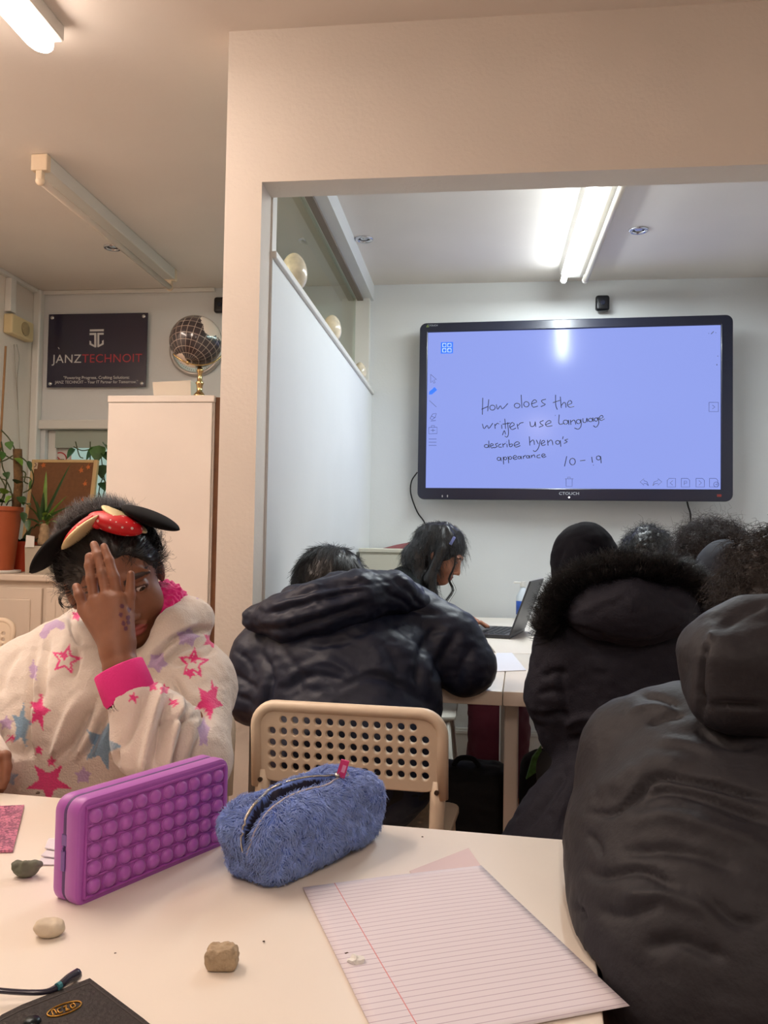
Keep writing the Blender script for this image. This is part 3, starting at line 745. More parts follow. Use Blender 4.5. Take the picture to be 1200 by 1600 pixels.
# wall clock behind the globe
cc = PY(306, 545, YW-0.02); cr = 45/FPX*YW
ck = empty('wall_clock', (cc[0], YW, cc[2]-cr), 'round pale wall clock half hidden behind the globe', 'clock')
MY = Matrix.Translation((cc[0], YW-0.001, cc[2])) @ Matrix.Rotation(PI/2, 4, 'X')
m_rim = mat('silver_rim', (196, 190, 184), 0.3, metal=0.6)
MB().lathe([(cr*0.84, 0.0), (cr, 0.0), (cr, 0.018), (cr*0.93, 0.03), (cr*0.86, 0.028), (cr*0.84, 0.012)], MY, 48).build('rim', m_rim, ck, smooth=True)
MB().lathe([(0, 0.010), (cr*0.85, 0.010), (cr*0.85, 0.0), (0, 0)], MY, 48).build('dial', mat('pale_teal_dial', (196, 214, 212), 0.3), ck)
tk = MB()
for k in range(60):
    a = 2*PI*k/60; l = 0.90 if k % 5 else 0.84
    M_ = MY @ Matrix.Rotation(a, 4, 'Z'); tk.box((cr*0.70*(l/0.84), -0.001, 0.0101), (cr*0.79, 0.001, 0.0106), 0, M_)
tk.build('dial_marks', m_dark, ck)
for a, l in ((1.1, 0.55), (2.4, 0.38)): MB().box((0, -0.003, 0.0115), (cr*l, 0.003, 0.0125), 0, MY @ Matrix.Rotation(a, 4, 'Z')).build('hand', m_dark, ck)

# the sign
m_sign = mat('dark_indigo_acrylic', (46, 40, 60), 0.12, coat=0.5)
m_sw = mat('pale_print', (206, 204, 204), 0.5); m_sr = mat('red_print', (176, 44, 58), 0.5)
SY = YW-0.028
s0 = PY(72.5, 605.5, SY); s1 = PY(231, 488.5, SY)
scx, scz, shw, shh = (s0[0]+s1[0])/2, (s0[2]+s1[2])/2, (s1[0]-s0[0])/2, (s1[2]-s0[2])/2
sg = empty('company_sign', (scx, YW, scz-shh), 'dark indigo acrylic sign reading JANZTECHNOIT on the back wall', 'sign')
SM = basis((scx, SY, scz), (1, 0, 0), (0, 0, 1), (0, -1, 0))
MB().box((-shw, -shh, -0.006), (shw, shh, 0), 0.0015, SM).build('panel', m_sign, sg)
for i in (-1, 1):
    for j in (-1, 1):
        MB().lathe([(0, 0.006), (0.009, 0.005), (0.011, 0.001), (0.011, 0), (0.007, 0), (0.007, -0.027), (0, -0.027)], SM @ Matrix.Translation((i*(shw-0.022), j*(shh-0.020), 0)), 16).build('standoff', m_chrome, sg, smooth=True)
def sgn(u, v):
    p = PY(u, v, SY); return (p[0]-scx, p[2]-scz)
def zs(x, y): return sgn(x/4.615, 440+y/4.615)
def stext(body, u0, u1, yv, hgt, m, nm, sp=1.0):
    """text set to run between two measured ends"""
    a = zs(u0, yv); b = zs(u1, yv); wd = b[0]-a[0]
    t = text_mesh(body, hgt, 'CENTER', 0.0003, sp); xs = [v.co.x for v in t.vertices]; k = wd/(max(xs)-min(xs)); mid = (max(xs)+min(xs))/2
    t.transform(SM @ Matrix.Translation(((a[0]+b[0])/2, (a[1]+b[1])/2, 0.0006)) @ Matrix.Diagonal((k, 1, 1, 1)) @ Matrix.Translation((-mid, 0, 0))); link(t, nm, m, sg)
stext('JANZ', 374, 586, 560, 0.066, m_sw, 'white_lettering', 1.05)
stext('TECHNOIT', 592, 1024, 556, 0.066, m_sr, 'red_lettering', 1.05)
stext('"Powering Progress, Crafting Solutions:', 458, 934, 693, 0.023, m_sw, 'slogan_line')
stext('JANZ TECHNOIT \u2013 Your IT Partner for Tomorrow."', 396, 994, 725, 0.023, m_sw, 'slogan_line')
lg = MB()
for P in ([(648, 345), (749, 343), (749, 358), (648, 360)], [(646, 371), (695, 370), (695, 473), (686, 475), (646, 455), (646, 425), (658, 432), (658, 446), (680, 458), (680, 385), (646, 386)],
          [(702, 370), (748, 369), (748, 383), (716, 384), (716, 456), (736, 445), (736, 428), (748, 420), (748, 453), (708, 474), (702, 472)]):
    lg.prism([SM @ Vector((*zs(*p), 0.0003)) for p in P], (0, -0.0006, 0))
lg.build('emblem', m_sw, sg)
sm_ = MB(); sm_.prism([SM @ Vector((*zs(*p), 0.0003)) for p in ((417, 474), (424, 474), (431, 486), (425, 488))], (0, -0.0005, 0)); sm_.build('scuff', m_sw, sg)

# extractor fan on the left wall
m_fan = mat('yellowed_cream_plastic', (222, 202, 156), 0.5)
fa = PX(14, 486, XL+0.03); fb = PX(47, 538, XL+0.03)
fan = empty('extractor_fan', (XL, (fa[1]+fb[1])/2, fb[2]), 'square yellowed cream extractor fan high on the left wall', 'fan')
fy0_, fy1_, fz0, fz1 = fa[1], fb[1], fb[2]+0.01, fa[2]-0.01
fy1_ = min(fy1_, YW-0.06)
MB().box((XL+0.0005, fy0_, fz0), (XL+0.05, fy1_, fz1), 0.008).build('housing', m_fan, fan)
fcy, fcz, frd = (fy0_+fy1_)/2+0.02, (fz0+fz1)/2, min(fy1_-fy0_, fz1-fz0)*0.36
FM = Matrix.Translation((XL+0.0502, fcy, fcz)) @ Matrix.Rotation(PI/2, 4, 'Y')
MB().lathe([(0, 0), (frd, 0), (frd, 0.003), (0, 0.0005)], FM, 32).build('opening', m_darkin, fan)
gm = MB()
for k in range(-6, 7):
    z = fcz+k*frd/6.6; hw = math.sqrt(max(0.0, frd*frd-(z-fcz)**2))
    if hw > 0.005: gm.box((XL+0.0515, fcy-hw, z-0.0015), (XL+0.056, fcy+hw, z+0.0015))
gm.build('grille', m_fan, fan)
cbx = PX(18, 470, XL+0.02)
tag(MB().box((XL+0.0005, cbx[1]-0.03, fz1+0.012), (XL+0.035, cbx[1]+0.02, ZC-0.023), 0.003).build('cable_trunking', m_trim), 'short white cable trunking running from the fan to the ceiling', 'trunking')
Pc = [PX(22, 538, XL+0.012), PX(24, 580, XL+0.012), PX(27, 620, XL+0.012), PX(30, 680, XL+0.012), PX(33, 740, XL+0.012)]
Pc2 = [PX(26, 538, XL+0.016), PX(30, 560, XL+0.016), PX(27, 590, XL+0.016), PX(28, 640, XL+0.016)]
tag(MB().tube(spline(Pc, 20), 0.0022, 6).build('fan_cord', mat('grey_flex', (176, 166, 152), 0.6), smooth=True), 'thin grey cord hanging straight down below the extractor fan', 'cord')
tag(MB().tube(spline(Pc2, 20), 0.0018, 6).build('fan_cord', mat('grey_flex2', (160, 150, 138), 0.6), smooth=True), 'short looping grey wire beside the long cord below the fan', 'cord')

# low white unit under the window
CTZ = 0.932
m_unit = mat('warm_white_unit', (222, 208, 192), 0.5, var=0.03, var_scale=4)
un = empty('window_unit', (-2.0, 3.95, 0), 'low white panelled unit under the window carrying the plants', 'cabinet')
MB().box((XL+0.0505, 3.60, CTZ-0.03), (-1.545, YW-0.0505, CTZ), 0.006).build('top', m_unit, un)
MB().box((XL+0.0505, 3.63, 0), (-1.55, YW-0.0505, CTZ-0.0305)).build('body', m_unit, un)
for x0 in (XL+0.06, XL+0.06+0.43):
    d = MB().box((x0, 3.612, 0.08), (x0+0.41, 3.6295, CTZ-0.06), 0.004).box((x0+0.05, 3.606, 0.13), (x0+0.36, 3.6135, CTZ-0.11), 0.006); dd = d.build('door', m_unit, un)

# cork board leaning against the window
m_cork = mat('brown_cork', (122, 82, 52), 0.9, var=0.12, var_scale=60); m_pine = mat('pale_pine', (202, 170, 118), 0.5, var=0.1, var_scale=12)
k0 = PY(50, 716, 4.17); k1 = PY(153, 716, 4.17); bh = k0[2]-CTZ; bw = k1[0]-k0[0]
lean = math.atan2(0.10, bh)
KM = Matrix.Translation((k0[0], 4.17-0.10, CTZ+0.002)) @ Matrix.Rotation(-lean, 4, 'X')     # x right, z up the board, y back
kb = empty('cork_board', (k0[0]+bw/2, 4.1, CTZ), 'brown cork board with a pale wood frame leaning in the window', 'board')
MB().box((0.012, 0.004, 0.012), (bw-0.012, 0.016, bh-0.012), 0, KM).build('cork', m_cork, kb)
fm = MB()
for lo, hi in (((0, 0, 0), (0.018, 0.022, bh)), ((bw-0.022, 0, 0), (bw, 0.022, bh)), ((0.018, 0, 0), (bw-0.022, 0.022, 0.018)), ((0.018, 0, bh-0.016), (bw-0.022, 0.022, bh))): fm.box(lo, hi, 0.002, KM)
fm.build('frame', m_pine, kb)
def kp(u, v):
    d = ray(u, v); n = KM.to_3x3() @ Vector((0, 1, 0)); p0 = KM @ Vector((0, 0.004, 0)); t = (Vector(p0)-Vector(EYE)).dot(n)/Vector(d).dot(n)
    l = KM.inverted() @ (Vector(EYE)+Vector(d)*t); return l.x, l.z
m_or = mat('orange_paper', (196, 104, 44), 0.7); m_lb = mat('pale_sticker', (206, 180, 150), 0.6)
for (u, v, r) in ((68, 727, 5), (127, 735, 5), (138, 730, 4.5), (133, 756, 4.5), (129, 781, 3.5)):
    x_, z_ = kp(u, v); s_ = r/FPX*4.1; pts = []
    for k in range(10):
        a = PI/2+k*PI/5+0.3; rr = s_ if k % 2 == 0 else s_*0.5; pts.append(KM @ Vector((x_+rr*math.cos(a), 0.0025, z_+rr*math.sin(a))))
    MB().prism(pts, KM.to_3x3() @ Vector((0, 0.001, 0))).tube([KM @ Vector((x_, 0.003, z_+s_*0.5)), KM @ Vector((x_+0.004, 0.003, z_+s_*1.6))], 0.0012, 5).build('paper_leaf', m_or, kb)
x_, z_ = kp(54, 727)
MB().box((x_-0.018, 0.002, z_-0.020), (x_+0.018, 0.0036, z_+0.020), 0, KM).build('sticker', m_lb, kb)
MB().lathe([(0.008, 0), (0.012, 0), (0.012, 0.0012), (0.008, 0.0012)], KM @ Matrix.Translation((x_, 0.0015, z_)) @ Matrix.Rotation(PI/2, 4, 'X'), 20).build('sticker_ring', m_brown, kb)

# notices on the window glass
GYI = YW+0.051
def notice(u0, v0, u1, v1, m, name, lab, cat):
    a = PY(u0, v1, GYI-0.002); b = PY(u1, v0, GYI-0.002)
    return tag(MB().box((a[0], GYI-0.0018, a[2]), (b[0], GYI-0.0002, b[2])).build(name, m), lab, cat), a, b
m_paper = mat('white_paper', (226, 226, 222), 0.7)
notice(63, 693, 96, 760, m_paper, 'paper_notice', 'plain white paper on the window glass behind the no smoking notice', 'notice')
GYI -= 0.002
n_, a, b = notice(75, 699, 112, 742, mat('notice_card', (222, 210, 204), 0.5), 'no_smoking_notice', 'white card with a red no smoking circle stuck on the window', 'notice')
cx_, cz_ = PY(94, 718, GYI)[0], PY(94, 718, GYI)[2]; R1 = 12.5/FPX*YW
m_rd = mat('notice_red', (184, 40, 50), 0.5)
NM = Matrix.Translation((cx_, GYI-0.0019, cz_)) @ Matrix.Rotation(PI/2, 4, 'X')
MB().lathe([(R1*0.84, 0), (R1, 0), (R1, 0.0006), (R1*0.84, 0.0006)], NM, 32).box((-R1*0.86, -R1*0.07, 0.0008), (R1*0.86, R1*0.07, 0.0012), 0, NM @ Matrix.Rotation(math.radians(-42), 4, 'Z')).build('red_circle', m_rd, n_)
MB().box((-R1*0.6, -R1*0.12, 0.0001), (R1*0.3, R1*0.06, 0.0005), 0, NM).box((R1*0.34, -R1*0.12, 0.0001), (R1*0.55, R1*0.06, 0.0005), 0, NM).build('cigarette', m_dark, n_)
brd = MB()
for lo, hi in (((a[0]+0.004, a[2]+0.004), (b[0]-0.004, a[2]+0.0065)), ((a[0]+0.004, b[2]-0.0065), (b[0]-0.004, b[2]-0.004)), ((a[0]+0.004, a[2]+0.0065), (a[0]+0.0065, b[2]-0.0065)), ((b[0]-0.0065, a[2]+0.0065), (b[0]-0.004, b[2]-0.0065))):
    brd.box((lo[0], GYI-0.0024, lo[1]), (hi[0], GYI-0.0018, hi[1]))
brd.build('red_border', mat('notice_border', (176, 120, 116), 0.5), n_)

# ---------------------------------------------------------------- plants
m_leaf = mat('green_leaf', (66, 104, 44), 0.45, var=0.35, var_scale=20); m_leaf2 = mat('dark_green_leaf', (48, 78, 40), 0.45, var=0.3, var_scale=20)
m_leafl = mat('light_green_leaf', (104, 140, 52), 0.45, var=0.25, var_scale=20)
m_terra = mat('terracotta_plastic', (170, 84, 46), 0.5, var=0.08, var_scale=9); m_orange = mat('orange_red_pot', (196, 66, 30), 0.4)
m_greyp = mat('pale_grey_pot', (176, 168, 152), 0.6); m_soil = mat('soil', (52, 38, 28), 0.95, bump=0.6, bump_scale=150)
m_moss = mat('coir_pole', (112, 84, 52), 0.95, var=0.3, var_scale=60, bump=0.8, bump_scale=160)
m_stem = mat('vine_stem', (70, 76, 40), 0.7); m_cane = mat('bamboo_cane', (142, 104, 62), 0.6); m_bark = mat('pale_bark', (160, 136, 104), 0.85, var=0.3, var_scale=60, bump=0.5, bump_scale=120)
def blade(mb, base, direc, length, width, droop=0.3, roll=0.0, n=9, heart=False):
    """one leaf: a curved, folded blade"""
    d = Vector(direc).normalized(); side = d.cross(Vector((0, 0, 1)))
    if side.length < 1e-3: side = Vector((1, 0, 0))
    side.normalize(); side = Matrix.Rotation(roll, 3, d) @ side; p = Vector([float(x) for x in base]); L, Cn, R_ = [], [], []
    for i in range(n):
        t = i/(n-1); wd = width*(math.sin(PI*min(1, t**0.62))*0.5 if heart else 0.5*(1-t)**0.6*min(1.0, 0.45+t*3))
        nrm = side.cross(d).normalized()
        L.append(mb.bm.verts.new(p-side*wd+nrm*wd*0.35)); Cn.append(mb.bm.verts.new(p)); R_.append(mb.bm.verts.new(p+side*wd+nrm*wd*0.35))
        d = (d+Vector((0, 0, -droop/n*1.6))).normalized(); p = p+d*(length/(n-1))
    for i in range(n-1):
        mb.bm.faces.new((L[i], Cn[i], Cn[i+1], L[i+1])); mb.bm.faces.new((Cn[i], R_[i], R_[i+1], Cn[i+1]))
def pot(mbs, parent, c, r0, r1, h, m, rim=0.012, seg=40):
    T = Matrix.Translation(Vector([float(q) for q in c]))
    MB().lathe([(0, 0), (r0, 0), (r1, h-0.02), (r1+rim*0.5, h-0.02), (r1+rim*0.5, h), (r1-0.006, h), (r1-0.008, h-0.03), (0, h-0.03)], T, seg).build('pot', m, parent, smooth=True, angle=40)
    MB().lathe([(0, h-0.028), (r1-0.009, h-0.026), (r1-0.009, h-0.029), (0, h-0.0295)], T, 24).build('soil', m_soil, parent)
# big climber in a terracotta pot
pc = PZ(8, 884, CTZ); pc = np.array([pc[0]-0.002, 3.74, CTZ+0.0005])
cl = empty('climbing_plant', pc, 'climbing vine plant on a coir pole in a large terracotta pot by the left wall', 'plant')
ph = PY(10, 792, 3.74)[2]-CTZ
pxc = PY(-4, 850, 3.74)[0]; pxr = PY(31, 795, 3.74)[0]; pr1 = pxr-pxc
MB().lathe([(0, 0.0), (pr1*0.98, 0.0), (pr1*1.02, 0.012), (pr1*0.9, 0.013), (0, 0.012)], Matrix.Translation((pxc, 3.74, CTZ+0.001)), 40).build('saucer', m_trim, cl, smooth=True)
pot(None, cl, (pxc, 3.74, CTZ+0.013), pr1*0.70, pr1*0.97, ph-0.013, m_terra)
pp = PY(29, 760, 3.76); pt = PY(28, 702, 3.76)
MB().tube([(pp[0]-0.012, 3.76, CTZ+ph-0.05), (pp[0], 3.76, pp[2]), (pt[0]-0.002, 3.76, pt[2])], 0.021, 16).build('coir_pole', m_moss, cl, smooth=True)
st = MB()
VN = [[(2, 672), (14, 685), (22, 700), (26, 715)], [(2, 690), (6, 708), (16, 716), (26, 720)], [(0, 722), (10, 718), (20, 712)], [(30, 712), (42, 722), (51, 738), (52, 752), (48, 764)], [(0, 745), (8, 762), (2, 782)], [(34, 735), (40, 740), (38, 752), (44, 756)],
      [(0, 770), (14, 768), (24, 778)], [(34, 745), (48, 748), (46, 764), (36, 770)], [(10, 790), (14, 783), (22, 782), (26, 792)], [(0, 700), (4, 730), (10, 745), (8, 770), (2, 790)], [(20, 792), (18, 770), (10, 752), (2, 748)], [(-2, 660), (-1, 690), (4, 705)]]
for L in VN: st.tube(spline([PY(u, v, 3.74+0.02*math.sin(i*2+u)) for i, (u, v) in enumerate(L)], 14), 0.0032, 6)
st.build('vine', m_stem, cl, smooth=True)
for i, (u, v, du, dv, ln, wd, mm) in enumerate(((20, 716, 1, .3, .075, .05, m_leafl), (13, 690, .5, .8, .05, .035, m_leaf), (26, 756, .5, -.3, .07, .05, m_leaf2), (4, 772, .4, -.6, .05, .04, m_leafl), (44, 720, .5, .9, .06, .022, m_leaf2), (50, 750, -.1, 1, .05, .02, m_leaf), (2, 705, .3, .9, .05, .035, m_leaf), (18, 775, -.4, .5, .05, .03, m_leafl), (8, 738, .6, .6, .045, .03, m_leaf2), (30, 776, .6, .5, .06, .04, m_leaf2), (0, 785, .6, -.3, .05, .035, m_leaf), (36, 800, .3, .9, .06, .03, m_leaf2), (44, 812, .2, 1, .06, .028, m_leaf2), (36, 788, .8, -.2, .06, .035, m_leaf))):
    b0 = PY(u, v, 3.725); mb = MB(); blade(mb, b0, Vector(CR*du-CU*dv-CF*0.45), ln, wd*1.15, 0.4, 0.5*math.sin(i*1.7), 9, True); mb.build('leaf', mm, cl, smooth=True)
a = PY(9, 541, 3.76); b = PY(-3, 760, 3.76)
tag(MB().tube([b, a], 0.0055, 8).build('bamboo_cane', m_cane), 'thin bamboo cane standing up from the terracotta pot by the left wall', 'cane')
# orange pot behind
oc = np.array([PY(38, 850, 3.95)[0], 3.95, CTZ+0.001])
op = empty('potted_plant', oc, 'leafy plant in a small orange red pot between the climber and the yucca', 'plant')
pot(None, op, (oc[0]-0.01, 3.95, CTZ+0.001), 0.055, 0.068, 0.15, m_orange)
for i in range(9):
    a = i*0.75; mb = MB(); blade(mb, (oc[0]-0.01+0.02*math.cos(a), 3.95+0.02*math.sin(a), CTZ+0.125), (math.cos(a)*0.9, math.sin(a)*0.35-0.2, 0.9), 0.12, 0.04, 0.9, 0.2, 9, True); mb.build('leaf', m_leaf2, op, smooth=True)
# yucca in a square pot
yc = np.array([PY(66, 870, 3.78)[0], 3.78, CTZ+0.001])
yu = empty('yucca_plant', yc, 'spiky yucca with long green blades in a square pale grey pot', 'plant')
x0, x1 = PY(40, 870, 3.74)[0], PY(80, 870, 3.74)[0]; z1 = PY(60, 853, 3.74)[2]
MB().prism([(x0, 3.74, CTZ+0.001), (x1, 3.74, CTZ+0.001), (x1+0.004, 3.736, z1), (x0-0.004, 3.736, z1)], (0, 0.085, 0)).build('pot', m_greyp, yu)
MB().box((x0+0.004, 3.746, z1), (x1-0.004, 3.816, z1+0.003)).build('soil', m_soil, yu)
sp0 = PY(66, 852, 3.78); sp1 = PY(70, 818, 3.78)
MB().tube(spline([sp0, (sp0+sp1)/2+np.array([0.004, 0, 0]), sp1], 8), [0.024, 0.026, 0.024, 0.026, 0.022, 0.024, 0.02, 0.014], 14).build('trunk', m_bark, yu, smooth=True)
YL = [((70, 812), (108, 728), .02, .12), ((68, 812), (72, 740), .02, .1), ((66, 812), (68, 770), .02, .3), ((70, 814), (118, 786), .018, .5), ((72, 812), (102, 776), .012, .2), ((64, 814), (50, 770), .016, .4), ((62, 816), (36, 776), .018, .8), ((72, 818), (98, 800), .018, .9), ((60, 818), (34, 808), .018, .9), ((66, 818), (52, 826), .018, 1.2), ((74, 820), (92, 812), .016, 1.1), ((62, 812), (58, 784), .018, .3), ((70, 806), (84, 782), .018, .4), ((66, 808), (80, 800), .016, .9), ((62, 822), (42, 836), .016, 1.3), ((58, 806), (44, 790), .016, .5)]
for i, (p, q, wd, dr) in enumerate(YL):
    b0 = PY(*p, 3.775); e0 = PY(*q, 3.755+0.04*math.sin(i*2.3)); ln = np.linalg.norm(e0-b0)
    dv = e0-b0+np.array([0, 0, dr*ln*0.55]); mb = MB(); blade(mb, b0, dv, ln*1.06, wd*1.5, dr*0.9, 0.6*math.sin(i*1.3), 10); mb.build('leaf', (m_leaf, m_leafl, m_leaf2)[i % 3], yu, smooth=True)
q = [PY(39, 855, 3.73), PY(53, 855, 3.73), PY(54, 838, 3.73), PY(41, 836, 3.73)]
tag(MB().prism(q, (0, 0.002, 0)).build('plant_label', m_paper), 'small white card label tucked in at the square grey pot', 'label')
# vine hanging in the window beside the cupboard
vs = PY(158, 880, 4.255)
vn = empty('trailing_vine', (vs[0], 4.2, CTZ), 'thin trailing vine with round leaves in the window between board and cupboard', 'plant')
pot(None, vn, (vs[0]+0.075, 4.2, CTZ+0.001), 0.04, 0.05, 0.075, m_terra)
st = MB()
base_ = np.array([vs[0]+0.07, 4.2, CTZ+0.05])
for L in ([(158, 860), (156, 800), (164, 760), (160, 730), (157, 700)], [(160, 860), (164, 820), (154, 790), (156, 760), (164, 740)], [(162, 860), (158, 830), (164, 800), (155, 770)], [(141, 760), (141, 690)], [(115, 698), (128, 704), (141, 702), (150, 700)], [(118, 690), (124, 712), (130, 716)], [(156, 742), (166, 756), (168, 780)], [(158, 850), (166, 844), (160, 836), (154, 846)]):
    st.tube(spline([base_]+[PY(u, v, 4.255) for u, v in L], 22) if L[0][1] > 840 else spline([PY(u, v, 4.255) for u, v in L], 10), 0.003, 6)
st.build('vine', m_stem, vn, smooth=True)
for i, (u, v, r) in enumerate(((155, 702, 20), (162, 712, 16), (150, 708, 16), (161, 732, 16), (160, 698, 14), (158, 784, 12), (162, 820, 12), (156, 760, 12), (118, 708, 14), (156, 840, 12))):
    mb = MB(); blade(mb, PY(u, v-6, 4.245), Vector(CR*math.sin(i*2.1)-CU*0.9-CF*0.4), r*2.0/FPX*4.2*0.8, r*1.7/FPX*4.2*0.8, 0.3, 0.5*math.sin(i), 8, True); mb.build('leaf', (m_leaf, m_leaf2)[i % 2], vn, smooth=True)
# ================================================================== tables
TZ = 0.74
m_table = mat('white_table_top', (238, 228, 215), 0.38, var=0.03, var_scale=6)
m_tleg = mat('white_steel_leg', (224, 216, 206), 0.4)
def table(name, lab, corner, dx, dy, lx, ly, legs, group=None, thick=0.036):
    """corner on top, unit directions dx, dy, lengths lx, ly"""
    o = np.array([corner[0], corner[1], 0.0]); dx = np.array([*dx, 0.0]); dy = np.array([*dy, 0.0])
    c = o+dx*lx/2+dy*ly/2
    t = empty(name, (c[0], c[1], 0), lab, 'table', group)
    M_ = basis(o, dx, dy, (0, 0, 1))
    MB().box((0, 0, TZ-thick), (lx, ly, TZ), 0.003, M_).build('table_top', m_table, t, angle=40)
    for (a, b) in legs: MB().box((a-0.018, b-0.018, 0), (a+0.018, b+0.018, TZ-thick-0.0002), 0.004, M_).build('leg', m_tleg, t)
    return t
fr_ = PZ(910, 1313.5, TZ); fl_ = PZ(0, 1238, TZ)
du_ = (fl_-fr_)[:2]; du_ = du_/np.linalg.norm(du_); dn_ = np.array([-du_[1], du_[0]]); dn_ = dn_ if dn_[1] < 0 else -dn_
table('desk_table', 'white table in front with the pencil cases and lined paper on it', fr_, du_, dn_, 1.45, 0.72, [(0.05, 0.66), (1.40, 0.05), (1.40, 0.66)])
ka = PZ(690, 1076, TZ); kb_ = PZ(830, 1082.3, TZ)
kd = (kb_-ka)[:2]; kd = kd/np.linalg.norm(kd); kn = np.array([-kd[1], kd[0]])
js = PZ(786, 1080.3, TZ)[:2]
table('classroom_table', 'white table beyond the perforated chair, where the navy puffer coat leans', js-kd*0.6015, kd, kn, 0.60, 0.75, [(0.04, 0.71), (0.04, 0.32)], 'white tables in the inner room')
table('classroom_table', 'white table with a square leg and a sheet of paper beside the fur trimmed coat', js, kd, kn, 0.37, 0.75, [(0.020, 0.10), (0.020, 0.71), (0.34, 0.71), (0.34, 0.30)], 'white tables in the inner room')
table('classroom_table', 'white table against the back wall carrying the laptop', (0.050, 2.85), (0.9966, 0.083), (-0.083, 0.9966), 0.42, 1.37, [(0.04, 0.05), (0.38, 0.05), (0.04, 1.32), (0.38, 1.32)], 'white tables in the inner room')

# ================================================================== chairs with perforated backs
m_chair = mat('cream_plastic_chair', (232, 214, 190), 0.42)
m_chairw = mat('white_plastic_chair', (222, 218, 206), 0.42)
m_screw = mat('dark_screw', (60, 46, 36), 0.5)
def chair(loc, rz, lab, m, group='perforated plastic chairs'):
    t = empty('plastic_chair', loc, lab, 'chair', group, rz)
    W_, H_ = 0.205, 0.115
    holes = []
    for r in range(5):
        for c in range(14):
            if r == 0 and c in (0, 13): continue
            x = -0.166+c*0.332/13; z = 0.086-r*0.0252
            holes.append(circ(x, z, 0.0110, 14))
    me = plate_mesh(rrect(-W_, -0.046, W_, H_, 0.045, 8), holes, 0.014, 0.003)
    def bend(x, y, z): return (x, -0.205-(y*0.10)+z*-1.0, 0.635+y)      # plate x, y, thickness z
    for v in me.vertices: v.co = bend(*v.co)
    smooth_by_angle(me, 40); link(me, 'backrest', m, t, local=True)
    rim = MB(); pts = [(-W_, -0.06)]+[(-W_, 0.06)]+[(-W_+0.045*(1-math.cos(a)), H_-0.045+0.045*math.sin(a)) for a in np.linspace(0, PI/2, 8)]
    pts = pts+[(-x, y) for x, y in pts[::-1]]
    rim.tube([bend(x*0.985, y, 0.002) for x, y in pts], 0.0125, 10); rim.build('rim', m, t, smooth=True, local=True)
    for s in (-1, 1):
        b0 = bend(s*(W_-0.014), -0.075, 0)
        MB().tube([(b0[0], b0[1]+0.002, b0[2]+0.05), b0, (s*0.185, -0.215, 0.28), (s*0.19, -0.235, 0.0)], [0.0165, 0.0165, 0.0125, 0.0125], 12).build('leg', m, t, smooth=True, local=True)
        MB().lathe([(0, 0.0), (0.005, 0.0), (0.005, -0.02), (0, -0.02)], Matrix.Translation((b0[0], b0[1]-0.0195, b0[2]+0.03)) @ Matrix.Rotation(PI/2, 4, 'X'), 12).build('screw', m_screw, t, local=True)
        MB().tube([(s*0.175, 0.17, 0.43), (s*0.19, 0.21, 0.0)], 0.0125, 12).build('leg', m, t, smooth=True, local=True)
        MB().tube([(s*0.18, -0.21, 0.415), (s*0.175, 0.17, 0.425)], 0.0115, 10).build('side_rail', m, t, smooth=True, local=True)
    se = plate_mesh(rrect(-0.195, -0.195, 0.195, 0.20, 0.05, 6), [circ(x, y, 0.010, 8) for x in np.linspace(-0.12, 0.12, 7) for y in np.linspace(-0.12, 0.12, 7)], 0.016, 0.004)
    for v in se.vertices: v.co = (v.co.x, v.co.y, 0.442+v.co.z-0.012*math.cos(min(1, abs(v.co.x)/0.19)*PI/2))
    smooth_by_angle(se, 40); link(se, 'seat', m, t, local=True)
    return t
def chair_at(backc, rz, lab, m):
    """stand a chair so its back panel is centred over a floor point"""
    f = np.array([-math.sin(rz), math.cos(rz)]); c = np.array(backc[:2])+f*0.205
    return chair((c[0], c[1], 0), rz, lab, m)
b1 = PY(544, 1170, 1.76)
chair_at(b1, math.radians(-4.7), 'cream perforated chair in the centre behind the blue furry pencil case', m_chair)
b2 = PY(366, 1170, 1.70); chair_at((b2[0]-0.215, 1.70), math.radians(180), 'white chair behind the girl in the star print hoodie', m_chairw)
b3 = PZ(14, 972, 0.745); chair_at((b3[0]-0.19, b3[1]-0.02), math.radians(188), 'white perforated chair at the far left by the panelled unit', m_chair)
chair_at((-0.50, 3.38), math.radians(-90), 'white chair of the woman at the laptop', m_chairw)

# ================================================================== things on the front table
# purple bubble pencil case
m_pur = mat('purple_silicone', (176, 92, 188), 0.42, sheen=0.15); m_purd = mat('purple_silicone_face', (164, 78, 172), 0.45)
A_ = PZ(122, 1417, TZ); B_ = PZ(352, 1318.5, TZ)
ax_ = (B_-A_); Lc = float(np.linalg.norm(ax_)); ax_ /= Lc; bk_ = np.array([-ax_[1], ax_[0], 0]); bk_ = bk_ if bk_[0] < 0 else -bk_   # away from the viewer
Hc, Dc = 0.098, 0.036
CM = basis(A_+np.array([0, 0, 0.0006]), ax_, (0, 0, 1), -bk_)   # x along, y up, z towards the viewer
case = empty('pencil_case', A_+ax_*Lc/2+bk_*Dc/2, 'purple silicone pencil case covered in round bubbles, standing on its long edge', 'pencil case')
def slab(z0, z1, inset=0.0):
    me = plate_mesh(rrect(inset, inset, Lc-inset, Hc-inset, 0.012, 6), [], abs(z1-z0), 0.004)
    me.transform(CM @ Matrix.Translation((0, 0, (z0+z1)/2))); smooth_by_angle(me, 40); return me
link(slab(-Dc, -Dc*0.56), 'back_half', m_pur, case); link(slab(-Dc*0.52, 0.0), 'front_half', m_pur, case)
link(slab(-Dc*0.70, -Dc*0.38, 0.0008), 'zip', mat('purple_zip_tape', (92, 60, 120), 0.6), case)
fp = MB(); nx_, ny_ = 10, 5; px_, py_ = (Lc-0.014)/nx_, (Hc-0.012)/ny_
fp.box((0.007, 0.006, -0.002), (Lc-0.007, Hc-0.006, 0.0006), 0.0005, CM)
